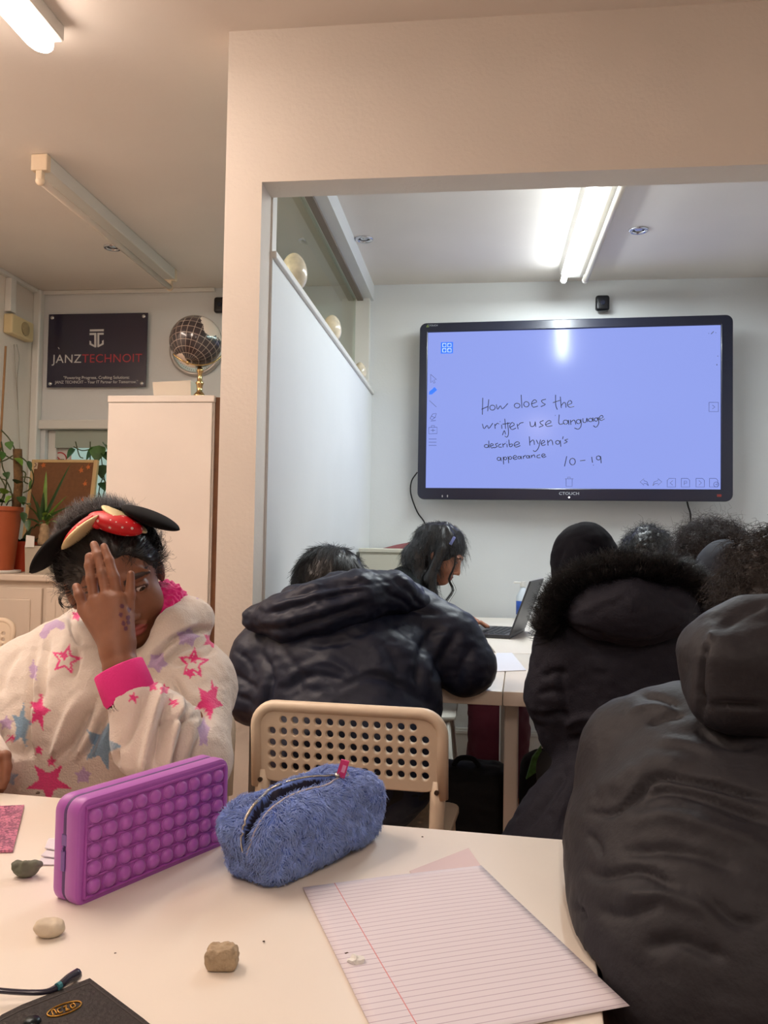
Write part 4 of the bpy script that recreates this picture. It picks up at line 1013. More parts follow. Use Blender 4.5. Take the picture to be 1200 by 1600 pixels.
for j in range(1, ny_): fp.box((0.007, 0.006+py_*j-0.0012, 0), (Lc-0.007, 0.006+py_*j+0.0012, 0.0022), 0.0006, CM, 1)
fp.tube([CM @ Vector(p) for p in ((0.006, 0.005, 0.0006), (Lc-0.006, 0.005, 0.0006), (Lc-0.006, Hc-0.005, 0.0006), (0.006, Hc-0.005, 0.0006), (0.006, 0.005, 0.0006))], 0.0022, 8)
fp.build('bubble_panel', m_purd, case, angle=40)
for i in range(nx_):
    for j in range(ny_):
        T = CM @ Matrix.Translation((0.007+px_*(i+0.5), 0.006+py_*(j+0.5), 0.0)); r = 0.0076
        MB().lathe([(r*1.10, 0.0), (r*1.13, 0.0018), (r*1.05, 0.0019), (r*1.00, 0.0008), (r*0.93, 0.0030), (r*0.75, 0.0048), (r*0.45, 0.0060), (0, 0.0065)], T, 24).build('bubble', m_pur, case, smooth=True)
m_zipm = mat('violet_metal', (120, 90, 160), 0.3, metal=0.7)
ML = CM @ Matrix.Translation((-0.001, Hc*0.62, -Dc*0.54))
MB().box((-0.003, -0.006, -0.004), (0.001, 0.006, 0.004), 0.001, ML).tube([ML @ Vector(p) for p in ((-0.002, -0.004, 0), (-0.004, -0.008, 0), (-0.003, -0.011, 0))], 0.0008, 6).box((-0.004, -0.030, -0.003), (-0.0022, -0.010, 0.003), 0.0008, ML).build('zip_pull', m_zipm, case)

# lined paper
m_lined = bpy.data.materials.new('lined_paper'); m_lined.use_nodes = True; nt = m_lined.node_tree; b_ = nt.nodes['Principled BSDF']; b_.inputs['Roughness'].default_value = 0.8
uvn = nt.nodes.new('ShaderNodeUVMap'); uvn.uv_map = 'UVMap'; sx = nt.nodes.new('ShaderNodeSeparateXYZ'); nt.links.new(uvn.outputs[0], sx.inputs[0])
fy = nmath(nt, 'ABSOLUTE', nmath(nt, 'SUBTRACT', nmath(nt, 'FRACT', nmath(nt, 'DIVIDE', sx.outputs[1], 0.0082)), 0.5))
row = nmath(nt, 'MULTIPLY', nmath(nt, 'LESS_THAN', fy, 0.055), nmath(nt, 'LESS_THAN', sx.outputs[1], 0.283))
mar = nmath(nt, 'LESS_THAN', nmath(nt, 'ABSOLUTE', nmath(nt, 'SUBTRACT', sx.outputs[0], 0.034)), 0.0005)
m1 = nt.nodes.new('ShaderNodeMix'); m1.data_type = 'RGBA'; nt.links.new(row, m1.inputs['Factor']); m1.inputs[6].default_value = (*s2l((220, 214, 222)), 1); m1.inputs[7].default_value = (*s2l((182, 168, 186)), 1)
m2 = nt.nodes.new('ShaderNodeMix'); m2.data_type = 'RGBA'; nt.links.new(mar, m2.inputs['Factor']); nt.links.new(m1.outputs[2], m2.inputs[6]); m2.inputs[7].default_value = (*s2l((208, 140, 146)), 1)
nt.links.new(m2.outputs[2], b_.inputs['Base Color'])
def sheet(TL, wd, hd, wl, hl, z, lab, curl, cat='paper', group=None, m=m_lined, nx=20, ny=28):
    V, F, UV = [], [], []
    for k, dz in ((0, 0.0), (1, -0.00018)):
        for j in range(ny+1):
            for i in range(nx+1):
                x, y = wl*i/nx, hl*j/ny; p = TL[:2]+wd*x+hd*y
                V.append((p[0], p[1], z+curl(i/nx, j/ny)+dz)); UV.append((x, hl-y))
    n1 = (nx+1)*(ny+1); idx = lambda i, j, k: k*n1+j*(nx+1)+i
    for j in range(ny):
        for i in range(nx):
            F.append((idx(i, j, 0), idx(i, j+1, 0), idx(i+1, j+1, 0), idx(i+1, j, 0))); F.append((idx(i, j, 1), idx(i+1, j, 1), idx(i+1, j+1, 1), idx(i, j+1, 1)))
    for j in range(ny):
        F.append((idx(0, j, 0), idx(0, j, 1), idx(0, j+1, 1), idx(0, j+1, 0))); F.append((idx(nx, j, 0), idx(nx, j+1, 0), idx(nx, j+1, 1), idx(nx, j, 1)))
    for i in range(nx):
        F.append((idx(i, 0, 0), idx(i+1, 0, 0), idx(i+1, 0, 1), idx(i, 0, 1))); F.append((idx(i, ny, 0), idx(i, ny, 1), idx(i+1, ny, 1), idx(i+1, ny, 0)))
    me = np_mesh('sheet', np.array(V), np.array(F)); uv = me.uv_layers.new(name='UVMap')
    li = np.zeros(len(me.loops), np.int32); me.loops.foreach_get('vertex_index', li); uv.data.foreach_set('uv', np.array(UV, np.float32)[li].ravel())
    me.shade_smooth(); o = link(me, 'lined_paper', m); return tag(o, lab, cat, group)
tl, tr, brp = PZ(473, 1390, TZ), PZ(752, 1357, TZ), PZ(985, 1577, TZ)
wd = (tr-tl)[:2]; wl = float(np.linalg.norm(wd)); wd = wd/wl; hd = (brp-tr)[:2]; hd = hd/np.linalg.norm(hd)
sheet(tl, wd, hd, wl, 0.29, TZ+0.0022, 'lined sheet with a red margin, uppermost paper on the front table', lambda a, b: 0.0016*math.sin(a*PI)*(1-b)+0.003*max(0, 0.25-b)*4*max(0, a-0.6))
q = [PZ(732, 1326, TZ+0.0005), PZ(640, 1362, TZ+0.0005), PZ(690, 1430, TZ+0.0005), PZ(757, 1362, TZ+0.0005)]
tag(MB().prism(q, (0, 0, 0.0009)).build('torn_paper', mat('pinkish_paper', (214, 196, 200), 0.8)), 'torn corner of paper peeping out beneath the top edge of the lined sheet', 'paper')

# modelled rubbers and small oddments
def blobthing(name, u, v, rad, fn, m, lab, cat, h=0.0012, seed=0, amp=0.0012, fr=120):
    c = PZ(u, v, TZ); Bx = np.array([CR*1.0, np.array([-CR[1], CR[0], 0]), [0, 0, 1.0]])
    def f(p):
        q = (p-c.astype(np.float32))@Bx.T.astype(np.float32); d = fn(q); return np.maximum(d, -(q[:, 2])+0.0004)
    def post(V, N): return V+N*(amp*vnoise((V-c)*fr, seed))[:, None]*np.clip((V[:, 2:3]-TZ-0.002)/0.004, 0, 1)
    o, V, F = sdf_obj(name, f, c+np.array([-rad, -rad, -0.003]), c+np.array([rad, rad, rad*1.6]), h, m, None, post)
    return tag(o, lab, cat)
m_green_c = mat('grey_green_clay', (104, 108, 92), 0.8, var=0.15, var_scale=80); m_stone1 = mat('cream_clay', (214, 200, 178), 0.85, var=0.12, var_scale=80); m_stone2 = mat('beige_clay', (178, 158, 130), 0.85, var=0.2, var_scale=90, bump=0.6, bump_scale=300)
blobthing('clay_lump', 41, 1370, 0.024, lambda q: smin(smin(ell(q, (0, 0, .008), (.0135, .010, .008)), ell(q, (-.011, 0, .012), (.005, .006, .0045)), .004), smin(ell(q, (.009, -.001, .013), (.008, .007, .005)), ell(q, (0, -.004, .015), (.004, .004, .003)), .003), .004), m_green_c, 'grey green lump of clay left of the purple case', 'clay lump', 0.0009, 1, 0.0009, 260)
blobthing('clay_pebble', 78, 1462, 0.022, lambda q: smax(smin(ell(q, (0, 0, .007), (.0135, .011, .008)), ell(q, (-.006, -.003, .010), (.007, .007, .005)), .004), -ell(q, (.002, -.002, .0165), (.004, .004, .0022)), .003), m_stone1, 'cream white pebble of clay in front of the purple case', 'clay pebble', 0.0009, 2, 0.0008, 240)
blobthing('clay_block', 347, 1512, 0.024, lambda q: rbox(q, (0, 0, .009), (.0135, .0105, .0095), .006), m_stone2, 'beige carved block of clay in the middle of the front table', 'clay block', 0.0009, 5, 0.0011, 330)

# pink glitter card
m_glit = bpy.data.materials.new('pink_glitter'); m_glit.use_nodes = True; nt = m_glit.node_tree; b_ = nt.nodes['Principled BSDF']; b_.inputs['Roughness'].default_value = 0.35
tc_ = nt.nodes.new('ShaderNodeTexCoord'); vo = nt.nodes.new('ShaderNodeTexVoronoi'); vo.inputs['Scale'].default_value = 420; nt.links.new(tc_.outputs['Object'], vo.inputs['Vector'])
n3 = nt.nodes.new('ShaderNodeTexNoise'); n3.inputs['Scale'].default_value = 60; nt.links.new(tc_.outputs['Object'], n3.inputs['Vector'])
cr_ = nt.nodes.new('ShaderNodeValToRGB'); cr_.color_ramp.elements[0].position = 0.35; cr_.color_ramp.elements[0].color = (*s2l((214, 130, 160)), 1); cr_.color_ramp.elements[1].position = 0.62; cr_.color_ramp.elements[1].color = (*s2l((130, 70, 104)), 1)
mm_ = nt.nodes.new('ShaderNodeMix'); mm_.data_type = 'FLOAT'; mm_.inputs['Factor'].default_value = 0.45; nt.links.new(n3.outputs['Fac'], mm_.inputs[2]); sp_ = nt.nodes.new('ShaderNodeSeparateColor'); nt.links.new(vo.outputs['Color'], sp_.inputs[0]); nt.links.new(sp_.outputs[0], mm_.inputs[3])
nt.links.new(mm_.outputs[0], cr_.inputs[0]); nt.links.new(cr_.outputs[0], b_.inputs['Base Color'])
q = [PZ(-34, 1264, TZ+0.0005), PZ(38, 1261, TZ+0.0005), PZ(20, 1332, TZ+0.0005), PZ(-62, 1334, TZ+0.0005)]
tag(MB().prism(q, (0, 0, 0.003)).build('glitter_card', m_glit), 'pink glitter card lying at the left edge of the front table', 'card')
# paper slips behind the purple case
for i, (P, lab) in enumerate((([(58, 1352), (92, 1352), (92, 1336), (64, 1342)], 'flat white paper slip sticking out from behind the purple case'), ([(64, 1338), (92, 1342), (92, 1322), (78, 1324)], 'lilac white paper slip standing behind the purple case by the clay lump'), ([(70, 1326), (92, 1330), (92, 1312), (76, 1311)], 'topmost white paper slip behind the purple case'))):
    z = TZ+0.0006+0.0022*i
    tag(MB().prism([PZ(u, v, z) for u, v in P], (0, 0, 0.0012)).build('paper_slip', mat('slip_white', (222, 216, 224), 0.7)), lab, 'paper', 'paper slips behind the purple case')
# torn scrap and crumbs
def scrap(u, v, r, lab, m, name, cat, grp=None, seed=3):
    c = PZ(u, v, TZ); bm = bmesh.new(); bmesh.ops.create_icosphere(bm, subdivisions=2, radius=r)
    rr = random.Random(seed)
    for x in bm.verts: x.co *= rr.uniform(0.55, 1.15); x.co.z = max(x.co.z*0.6+r*0.35, 0.0003)
    bmesh.ops.translate(bm, vec=Vector((c[0], c[1], TZ+0.0006)), verts=bm.verts); tag(from_bm(bm, name, m), lab, cat, grp)
scrap(556, 1507, 0.0075, 'torn white paper scrap at the left edge of the lined paper', m_paper, 'paper_scrap', 'paper scrap')
m_crumb = mat('dark_crumb', (70, 52, 40), 0.9)
for i, (u, v, r, lab) in enumerate(((541, 1493, 0.0025, 'brown crumb just above the torn paper scrap'), (59, 1241, 0.0035, 'dark crumb near the far edge of the table by the star hoodie'), (412, 1473, 0.0013, 'tiny dark crumb between the clay block and the lined paper'), (660, 1309, 0.0013, 'tiny dark crumb at the far edge right of the furry case'), (180, 1491, 0.0010, 'tiny pale crumb between the cream pebble and the glasses'))):
    scrap(u, v, r, lab, m_crumb, 'crumb', 'crumb', 'crumbs on the front table', i)

# spectacles: only one temple reaches into the picture
m_spec = mat('dark_navy_acetate', (40, 40, 58), 0.25, coat=0.4); m_teal = mat('teal_inlay', (60, 130, 140), 0.4)
sp_e = empty('spectacles', PZ(-60, 1552, TZ), 'dark framed spectacles with a teal dash on the arm at the lower left', 'spectacles')
def zz(u, v, z): return PZ(u, v, TZ+z)
T1 = spline([zz(-150, 1528, 0.022), zz(-60, 1540, 0.016), zz(0, 1548, 0.010), zz(50, 1551, 0.007), zz(75, 1549, 0.006), zz(92, 1541, 0.006), zz(108, 1529, 0.006), zz(121, 1522.5, 0.005)], 30)
tm = MB(); tm.tube(T1, [0.0022]*17+[0.0024+0.0002*k for k in range(13)], 10); tm.build('temple', m_spec, sp_e, smooth=True)
MB().tube([zz(89, 1542.5, 0.0072), zz(94, 1539, 0.0072)], 0.0031, 8).build('inlay', m_teal, sp_e)
T2 = spline([zz(-150, 1582, 0.022), zz(-90, 1592, 0.012), zz(-40, 1600, 0.006), zz(-10, 1606, 0.004)], 16); MB().tube(T2, 0.0022, 8).build('temple', m_spec, sp_e, smooth=True)
lc = zz(-150, 1528, 0.022); lc2 = zz(-150, 1582, 0.022); fd = (lc2-lc); fd[2] = 0; fl = np.linalg.norm(fd); fd /= fl
for s, cpt in ((0, lc+fd*fl*0.26), (1, lc+fd*fl*0.74)):
    ring = [cpt+fd*(fl*0.23*math.cos(a))+np.array([0, 0, 0.0205*math.sin(a)-0.001]) for a in np.linspace(0, 2*PI, 28)]
    MB().tube(ring, 0.0017, 8, False).build('rim', m_spec, sp_e, smooth=True)
MB().tube([lc+fd*fl*0.47, lc+fd*fl*0.5+np.array([0, 0, 0.004]), lc+fd*fl*0.53], 0.0015, 8).build('bridge', m_spec, sp_e, smooth=True)
# leather pouch
m_leather = mat('dark_brown_leather', (38, 31, 28), 0.6, spec=0.3, var=0.2, var_scale=30, bump=0.3, bump_scale=240); m_gold = mat('gold_print', (170, 126, 50), 0.3, metal=0.8)
pz = 0.0045
po = empty('leather_pouch', PZ(110, 1590, TZ), 'dark brown leather pouch with a gold oval emblem at the lower left', 'pouch')
PP = [(140, 1537), (224, 1601), (300, 1665), (120, 1760), (-60, 1650), (2, 1595), (34, 1579)]
MB().prism([PZ(u, v, TZ+0.0006) for u, v in PP], (0, 0, pz)).build('body', m_leather, po)
hem = MB(); hem.tube([PZ(u, v, TZ+0.0045) for u, v in PP+[PP[0]]], 0.0011, 6); hem.build('hem', mat('dark_hem', (40, 30, 28), 0.6), po)
ez = TZ+0.0006+pz
def op_(u, v): return PZ(u, v, ez+0.0004)
ec, e1, e2 = np.array([100.5, 1576.5]), np.array([26.5, -9.5]), np.array([4.0, 7.0])
em = MB(); em.tube([op_(*(ec+e1*math.cos(a)+e2*math.sin(a))) for a in np.linspace(0, 2*PI, 28)], 0.0007, 6, False)
for k, (du, L) in enumerate(((-0.62, [(-.1, .5), (-.05, -.4), (.1, -.5), (.12, .4)]), (-0.25, [(.1, -.4), (-.1, -.3), (-.1, .4), (.1, .4)]), (0.1, [(-.1, -.3), (.1, -.5), (0, .1), (.12, .5), (-.1, .4)]), (0.5, [(-.1, -.4), (-.1, .4), (.12, .2), (.1, -.4), (-.05, -.3)]))):
    em.tube(spline([op_(*(ec+e1*(du+a)+e2*b)) for a, b in L], 14), 0.0007, 6)
em.build('emblem', m_gold, po, smooth=True)
MB().lathe([(0, 0.003), (0.005, 0.0025), (0.0065, 0.0005), (0.0065, 0), (0, 0)], Matrix.Translation(PZ(50, 1597, ez)), 20).build('snap_button', mat('dark_snap', (30, 40, 44), 0.3, metal=0.6), po, smooth=True)

# ================================================================== blue furry pencil case
m_furbase = mat('blue_fleece', (108, 136, 208), 0.95, attr='Col')
m_fur = mat('blue_fur', (148, 176, 240), 0.85, var=0.25, var_scale=90, sheen=0.3)
m_zipsil = mat('silver_zip', (196, 190, 176), 0.3, metal=0.9); m_pink = mat('pink_tag', (206, 50, 116), 0.5)
fa_ = PZ(430, 1400, TZ); fb_ = PZ(606, 1311, TZ); ex = (fb_-fa_); Lf = float(np.linalg.norm(ex)); ex /= Lf; ey = np.array([-ex[1], ex[0], 0]); ey = ey if ey[0] < 0 else -ey
fcn = fa_+ex*Lf*0.5+ey*0.042
FB = np.array([ex, ey, [0, 0, 1.0]], np.float32); fcn32 = fcn.astype(np.float32)
def f_case(p):
    q = (p-fcn32)@FB.T
    x = q[:, 0]
    qq = q.copy(); qq[:, 1] = q[:, 1]/(1+0.06*np.cos(x*30))
    d = rbox(qq, (0, 0, .036), (Lf*0.5-0.004, .040, .035), .021)
    d = smin(d, cap(q, (-0.062, 0.006, .052), (0.055, 0.004, .060), .026, .026), .03)
    d = smin(d, cap(q, (0.085, 0.010, .040), (0.088, -0.016, .050), .022), .02)
    d = smin(d, cap(q, (-0.084, 0.026, .052), (-0.082, -0.01, .046), .02), .02)
    return np.maximum(d, -q[:, 2]+0.0022)
ZO = spline([(383, 1332), (380, 1312), (384, 1288), (397, 1263), (424, 1237), (470, 1220), (526, 1214)], 40)
ZI = spline([(386, 1333), (394, 1307), (404, 1287), (420, 1266), (446, 1247), (478, 1234), (505, 1228), (526, 1216)], 40)
zpoly = np.array(list(ZO)+list(ZI)[::-1])
def in_poly(Q, P):
    x, y = Q[:, 0], Q[:, 1]; c = np.zeros(len(Q), bool)
    for i in range(len(P)):
        x0, y0 = P[i]; x1, y1 = P[i-1]
        c ^= ((y0 > y) != (y1 > y)) & (x < (x1-x0)*(y-y0)/(y1-y0+1e-12)+x0)
    return c
def poly_d(Q, P): return seg_dist(Q, np.vstack([P, P[:1]]))[0]
def front(V, N):
    vw = EYE-V; vw /= np.linalg.norm(vw, axis=1, keepdims=True); return (N*vw).sum(1) > 0.05
_keep = {}
def post_case(V, N):
    V = V+N*(0.0022*vnoise((V-fcn)*45, 3)+0.0012*vnoise((V-fcn)*110, 4))[:, None]*np.clip((V[:, 2:3]-TZ-0.004)/0.01, 0, 1)
    V = folds(V, N, [([(452, 1308), (440, 1330), (446, 1352)], 9, -0.003), ([(500, 1260), (540, 1270), (590, 1300)], 16, -0.004), ([(560, 1230), (575, 1262), (604, 1270)], 10, -0.004), ([(398, 1300), (430, 1290), (470, 1300)], 14, 0.003), ([(540, 1245), (560, 1290), (550, 1330)], 18, 0.003)])
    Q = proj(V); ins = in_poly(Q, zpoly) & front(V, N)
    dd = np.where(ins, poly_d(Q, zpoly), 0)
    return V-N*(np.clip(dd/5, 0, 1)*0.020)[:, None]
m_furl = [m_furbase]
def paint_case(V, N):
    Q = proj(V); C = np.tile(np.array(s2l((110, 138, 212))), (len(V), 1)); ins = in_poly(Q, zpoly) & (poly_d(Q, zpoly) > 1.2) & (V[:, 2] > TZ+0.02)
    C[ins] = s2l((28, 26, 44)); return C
fc = empty('pencil_case', fcn*[1, 1, 0]+np.array([0, 0, TZ]), 'blue furry pencil case lying half unzipped beside the purple case', 'pencil case')
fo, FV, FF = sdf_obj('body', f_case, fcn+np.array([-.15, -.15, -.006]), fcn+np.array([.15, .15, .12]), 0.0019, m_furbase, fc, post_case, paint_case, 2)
def fur_on(V, F, n, length, r, down, seed, reject=None, jitter=0.5, seg=4, flow=None, lift=1.0):
    rg = np.random.default_rng(seed)
    a = V[F[:, 0]]; b = V[F[:, 1]]; c = V[F[:, 2]]; d = V[F[:, 3]]
    cr = np.cross(c-a, d-b); ar = np.linalg.norm(cr, axis=1)
    i = rg.choice(len(F), n, p=ar/ar.sum()); u = rg.random((n, 2))
    P = (a[i]*(1-u[:, :1])+b[i]*u[:, :1])*(1-u[:, 1:])+(d[i]*(1-u[:, :1])+c[i]*u[:, :1])*u[:, 1:]
    N = cr[i]/np.maximum(ar[i][:, None], 1e-12)
    if reject is not None:
        k = ~reject(P, N); P, N = P[k], N[k]
    m = len(P)
    rnd = np.stack([vnoise(P*70, seed+q) for q in (1, 2, 3)], 1)*0.9+rg.normal(0, jitter*0.5, (m, 3))
    T = np.array(down)[None]+rnd if flow is None else flow(P, N)+rnd*0.5
    T -= N*(T*N).sum(1, keepdims=True); T /= np.maximum(np.linalg.norm(T, axis=1, keepdims=True), 1e-6)
    L = length*rg.uniform(0.6, 1.2, (m, 1)); t = np.linspace(0, 1, seg)[None, :, None]
    return P[:, None]+L[:, None]*(N[:, None]*(t*0.75-t*t*0.25)*lift+T[:, None]*(t*t*0.85))
def rej(P, N):
    Q = proj(P); return (in_poly(Q, zpoly) | (poly_d(Q, zpoly) < 2.5)) & (P[:, 2] > TZ+0.02) & ((N*(EYE-P)).sum(1) > 0) | (P[:, 2] < TZ+0.0015) 
_fp = fur_on(FV, FF, 26000, 0.0088, 0.0005, (0.1, -0.1, -0.55), 21, rej); _fp[:, :, 2] = np.maximum(_fp[:, :, 2], TZ+0.0012)
strands('fur', _fp, 0.0007, 0.00015, m_fur, fc)['kind'] = 'stuff'
def zline(L, lift):
    P = [p for p in on_mesh(FV, FF, L, lift) if p is not None]; return P
ze = [(u-1.2, v-1.0) for u, v in ZO]; zi_ = [(u+2.0, v+1.5) for u, v in ZI]
zt = MB(); zp = zline(ze, 0.0022)
if len(zp) > 3:
    zp = spline(zp, 90); zt.tube(zp, 0.0011, 6)
    for a, b in zip(zp[::1], zp[1::1]):
        c = (a+b)/2; d = (b-a)/max(np.linalg.norm(b-a), 1e-9); s = np.cross(d, [0, 0, 1]); zt.tube([c-s*0.0021, c+s*0.0021], 0.0007, 5)
zt.build('zip_teeth', m_zipsil, fc, smooth=True)
zp2 = zline(zi_, 0.0018)
if len(zp2) > 3:
    z2 = MB(); z2.tube(spline(zp2, 60), 0.0011, 6); z2.build('zip_tape', mat('pale_zip_tape', (190, 180, 176), 0.5), fc, smooth=True)
zp3 = on_mesh(FV, FF, [(527, 1214)], 0.003)[0]
if zp3 is not None:
    MB().ball(zp3, (0.0045, 0.006, 0.003)).tube([zp3+CR*0.003, zp3+CR*0.008-CU*0.003, zp3+CR*0.013, zp3+CR*0.010+CU*0.004, zp3+CR*0.004+CU*0.002], 0.0008, 6).build('zip_slider', m_zipsil, fc, smooth=True)
    Yp = zp3[1]-0.004; q = [PY(525, 1212, Yp), PY(538, 1217, Yp), PY(546, 1190, Yp), PY(533, 1187, Yp)]
    tg = MB().prism(q, CF*0.003).build('zip_tag', m_pink, fc)
    q2 = [PY(532.5, 1206, Yp-0.0004), PY(538, 1208, Yp-0.0004), PY(541.5, 1197, Yp-0.0004), PY(536, 1195, Yp-0.0004)]
    MB().prism(q2, CF*0.0003).build('tag_print', mat('tag_print', (226, 150, 190), 0.5), tg)

# laptop, sheet of paper and bottle on the inner tables
m_lap = mat('dark_grey_laptop', (70, 70, 74), 0.4, metal=0.3); m_key = mat('black_keys', (30, 30, 34), 0.5)
la, lb_, lcp = PZ(740, 984, TZ), PZ(797, 999, TZ), PZ(838, 974, TZ)
lx_ = (lb_-la)[:2]; ly_ = np.array([0.225, 0.0])
hx = np.array([0.97, -0.22]); hx = hx/np.linalg.norm(hx); hy = np.array([-hx[1], hx[0]])     # hx: front edge to hinge, hy: along the hinge, away
LO = np.array([*(lb_[:2]-hx*0.225), TZ+0.001])
lap = empty('laptop', (LO[0]+hx[0]*0.11, LO[1]+0.15, TZ), 'open grey laptop on the table against the back wall', 'laptop')
LM = basis(LO, (*hx, 0), (*hy, 0), (0, 0, 1))
MB().box((0, 0, 0), (0.225, 0.33, 0.016), 0.004, LM).build('base', m_lap, lap)
kbm = MB()
for i in range(5):
    for j in range(13): kbm.box((0.095+i*0.022, 0.018+j*0.0228, 0.0162), (0.113+i*0.022, 0.037+j*0.0228, 0.0178), 0.001, LM, 1)
kbm.build('keyboard', m_key, lap)
SMx = LM @ Matrix.Translation((0.223, 0, 0.014)) @ Matrix.Rotation(math.radians(20), 4, 'Y')
MB().box((-0.003, 0, 0), (0.004, 0.33, 0.225), 0.003, SMx).build('lid', m_lap, lap)
MB().box((-0.0036, 0.012, 0.014), (-0.0031, 0.318, 0.215), 0, SMx).build('screen', mat('laptop_screen', (20, 22, 26), 0.15, emit=(0.55, 0.62, 0.7), emit_s=0.5), lap)
q = [PZ(776, 1021, TZ+0.0006), PZ(800, 1021, TZ+0.0006), PZ(822, 1048, TZ+0.0006), PZ(768, 1050, TZ+0.0006)]
tag(MB().prism(q, (0, 0, 0.002)).build('paper_sheet', mat('cool_white_paper', (228, 228, 238), 0.7)), 'blank white sheet on the table beside the fur trimmed coat', 'paper')
bc = PZ(817, 958, TZ); bY = 4.12; bp = PY(817, 940, bY)
bt = empty('bottle', (bp[0], bY, TZ), 'small clear bottle with a blue label behind the laptop lid', 'bottle')
bh_ = PY(817, 909, bY)[2]-TZ; T = Matrix.Translation((bp[0], bY, TZ+0.0008))
MB().lathe([(0, 0), (0.030, 0), (0.032, 0.01), (0.032, bh_*0.62), (0.014, bh_*0.8), (0.012, bh_*0.86), (0, bh_*0.86)], T, 24).build('body', mat('pale_plastic', (214, 222, 230), 0.3), bt, smooth=True)
MB().lathe([(0.0325, bh_*0.15), (0.0328, bh_*0.15), (0.0328, bh_*0.5), (0.0325, bh_*0.5)], T, 24).build('label', mat('blue_label', (40, 80, 170), 0.4), bt, smooth=True)
MB().lathe([(0.014, bh_*0.86), (0.014, bh_), (0, bh_)], T, 20).box((-0.045, -0.008, bh_-0.01), (0.0, 0.008, bh_), 0.003, T).build('pump', m_trim, bt)

# cream cabinet in the corner behind the woman, a folder on it
kz = PY(600, 857, 3.86)[2]
cbn = empty('low_cabinet', (-0.33, 4.05, 0), 'low cream cabinet in the corner behind the woman', 'cabinet')
xa, xb = -0.57, PY(668, 860, 3.86)[0]
m_cab = mat('cream_cabinet', (212, 208, 190), 0.5)
MB().box((xa, 3.87, 0), (xb, 4.285, kz-0.02), 0.003).build('body', m_cab, cbn); MB().box((xa-0.004, 3.86, kz-0.02), (xb+0.01, 4.29, kz), 0.004).build('top', m_cab, cbn)
MB().box((xa+0.01, 3.864, 0.06), (xb-0.01, 3.8695, kz-0.03), 0.002).build('door', m_cab, cbn)
q = [PY(598, 856.5, 3.92), PY(642, 856, 3.92), PY(642, 847, 3.92), PY(620, 851, 3.92)]
for k in (0, 1): q[k][2] = kz+0.001
tag(MB().prism(q, (0, 0.2, 0)).build('folder', mat('dusky_red_folder', (150, 90, 94), 0.6)), 'dusky red folder lying on the low cream cabinet', 'folder')
# ================================================================== people
def person(name_loc, lab, group=None): return empty('person', name_loc, lab, 'person', group)
def box_sdf(p, lo, hi):
    c = (np.asarray(lo)+np.asarray(hi))/2; h = (np.asarray(hi)-np.asarray(lo))/2
    q = np.abs(p-c.astype(np.float32))-h.astype(np.float32)
    return np.linalg.norm(np.maximum(q, 0), axis=1)+np.minimum(q.max(1), 0)
def clipf(f, lo, hi): return lambda p: np.maximum(f(p), box_sdf(p, lo, hi))
def multi_body(name, f, boxes, m, parent, post=None, paint=None, attr='Col'):
    """one mesh from one field, finer where the boxes say so"""
    Vs, Fs, off = [], [], 0
    for lo, hi, h in boxes:
        V, F = surfnet(clipf(f, lo, hi), np.array(lo)-2*h, np.array(hi)+2*h, h); V = relax(V, F, 1); Vs.append(V); Fs.append(F+off); off += len(V)
    V = np.concatenate(Vs); F = np.concatenate(Fs); N = vnormals(V, F)
    if post is not None: V = post(V, N)
    me = np_mesh(name, V, F); me.shade_smooth()
    if paint is not None:
        C = paint(V, vnormals(V, F)); a_ = me.color_attributes.new(attr, 'FLOAT_COLOR', 'POINT')
        a_.data.foreach_set('color', np.concatenate([C, np.ones((len(C), 1))], 1).astype(np.float32).ravel())
    return link(me, name, m, parent), V, F
def seq(p, items):
    """smooth union of (kind, args, k)"""
    d = None
    for fn, args, k in items:
        e = fn(p, *args); d = e if d is None else smin(d, e, k)
    return d
class HeadFrame:
    def __init__(s, c, fwd, up, sc_=1.0):
        f = np.asarray(fwd, float); f /= np.linalg.norm(f); u = np.asarray(up, float); u = u-f*(u@f); u /= np.linalg.norm(u)
        s.x = np.cross(u, f); s.u = u; s.f = f; s.c = np.asarray(c, float); s.s = sc_
        s.B = np.array([s.x, s.f, s.u])            # local axes: x, f, z
    def loc(s, p): return ((p-s.c.astype(np.float32))@s.B.T.astype(np.float32))/s.s
    def w(s, x, f, z): return s.c+s.s*(s.x*x+s.f*f+s.u*z)
def head_field(H, ears=True):
    def f(p):
        q = H.loc(p)
        d = ell(q, (0, -.012, .030), (.073, .090, .084))
        d = smin(d, ell(q, (0, .022, -.035), (.060, .062, .078)), .03)
        d = smin(d, ell(q, (0, .050, -.090), (.026, .026, .020)), .03)
        for s in (-1, 1):
            d = smin(d, ell(q, (s*.036, .050, -.036), (.026, .026, .028)), .02)
            d = smin(d, ell(q, (s*.030, .076, .022), (.024, .010, .008)), .014)
            d = smax(d, -ell(q, (s*.031, .096, .000), (.017, .016, .011)), .012)
            d = smin(d, smax(ell(q, (s*.031, .0675, .0005), (.0150, .0140, .0122)), -ell(q, (s*.031, .088, -.0012), (.0122, .020, .0040)), .0012), .002)
        d = smin(d, cap(q, (0, .078, .006), (0, .097, -.036), .0075, .0105), .012)
        for s in (-1, 1):
            d = smin(d, ell(q, (s*.0115, .088, -.041), (.0075, .0095, .007)), .006)
            d = smax(d, -ell(q, (s*.0065, .095, -.0485), (.0035, .005, .004)), .003)
        d = smin(d, ell(q, (0, .080, -.0625), (.024, .0095, .0052)), .006)
        d = smin(d, ell(q, (0, .079, -.0725), (.019, .0095, .0060)), .006)
        d = smax(d, -ell(q, (0, .092, -.0672), (.022, .006, .0014)), .003)
        if ears:
            for s in (-1, 1):
                d = smin(d, ell(q, (s*.074, -.008, -.006), (.009, .018, .030)), .008)
        return d*H.s
    return f
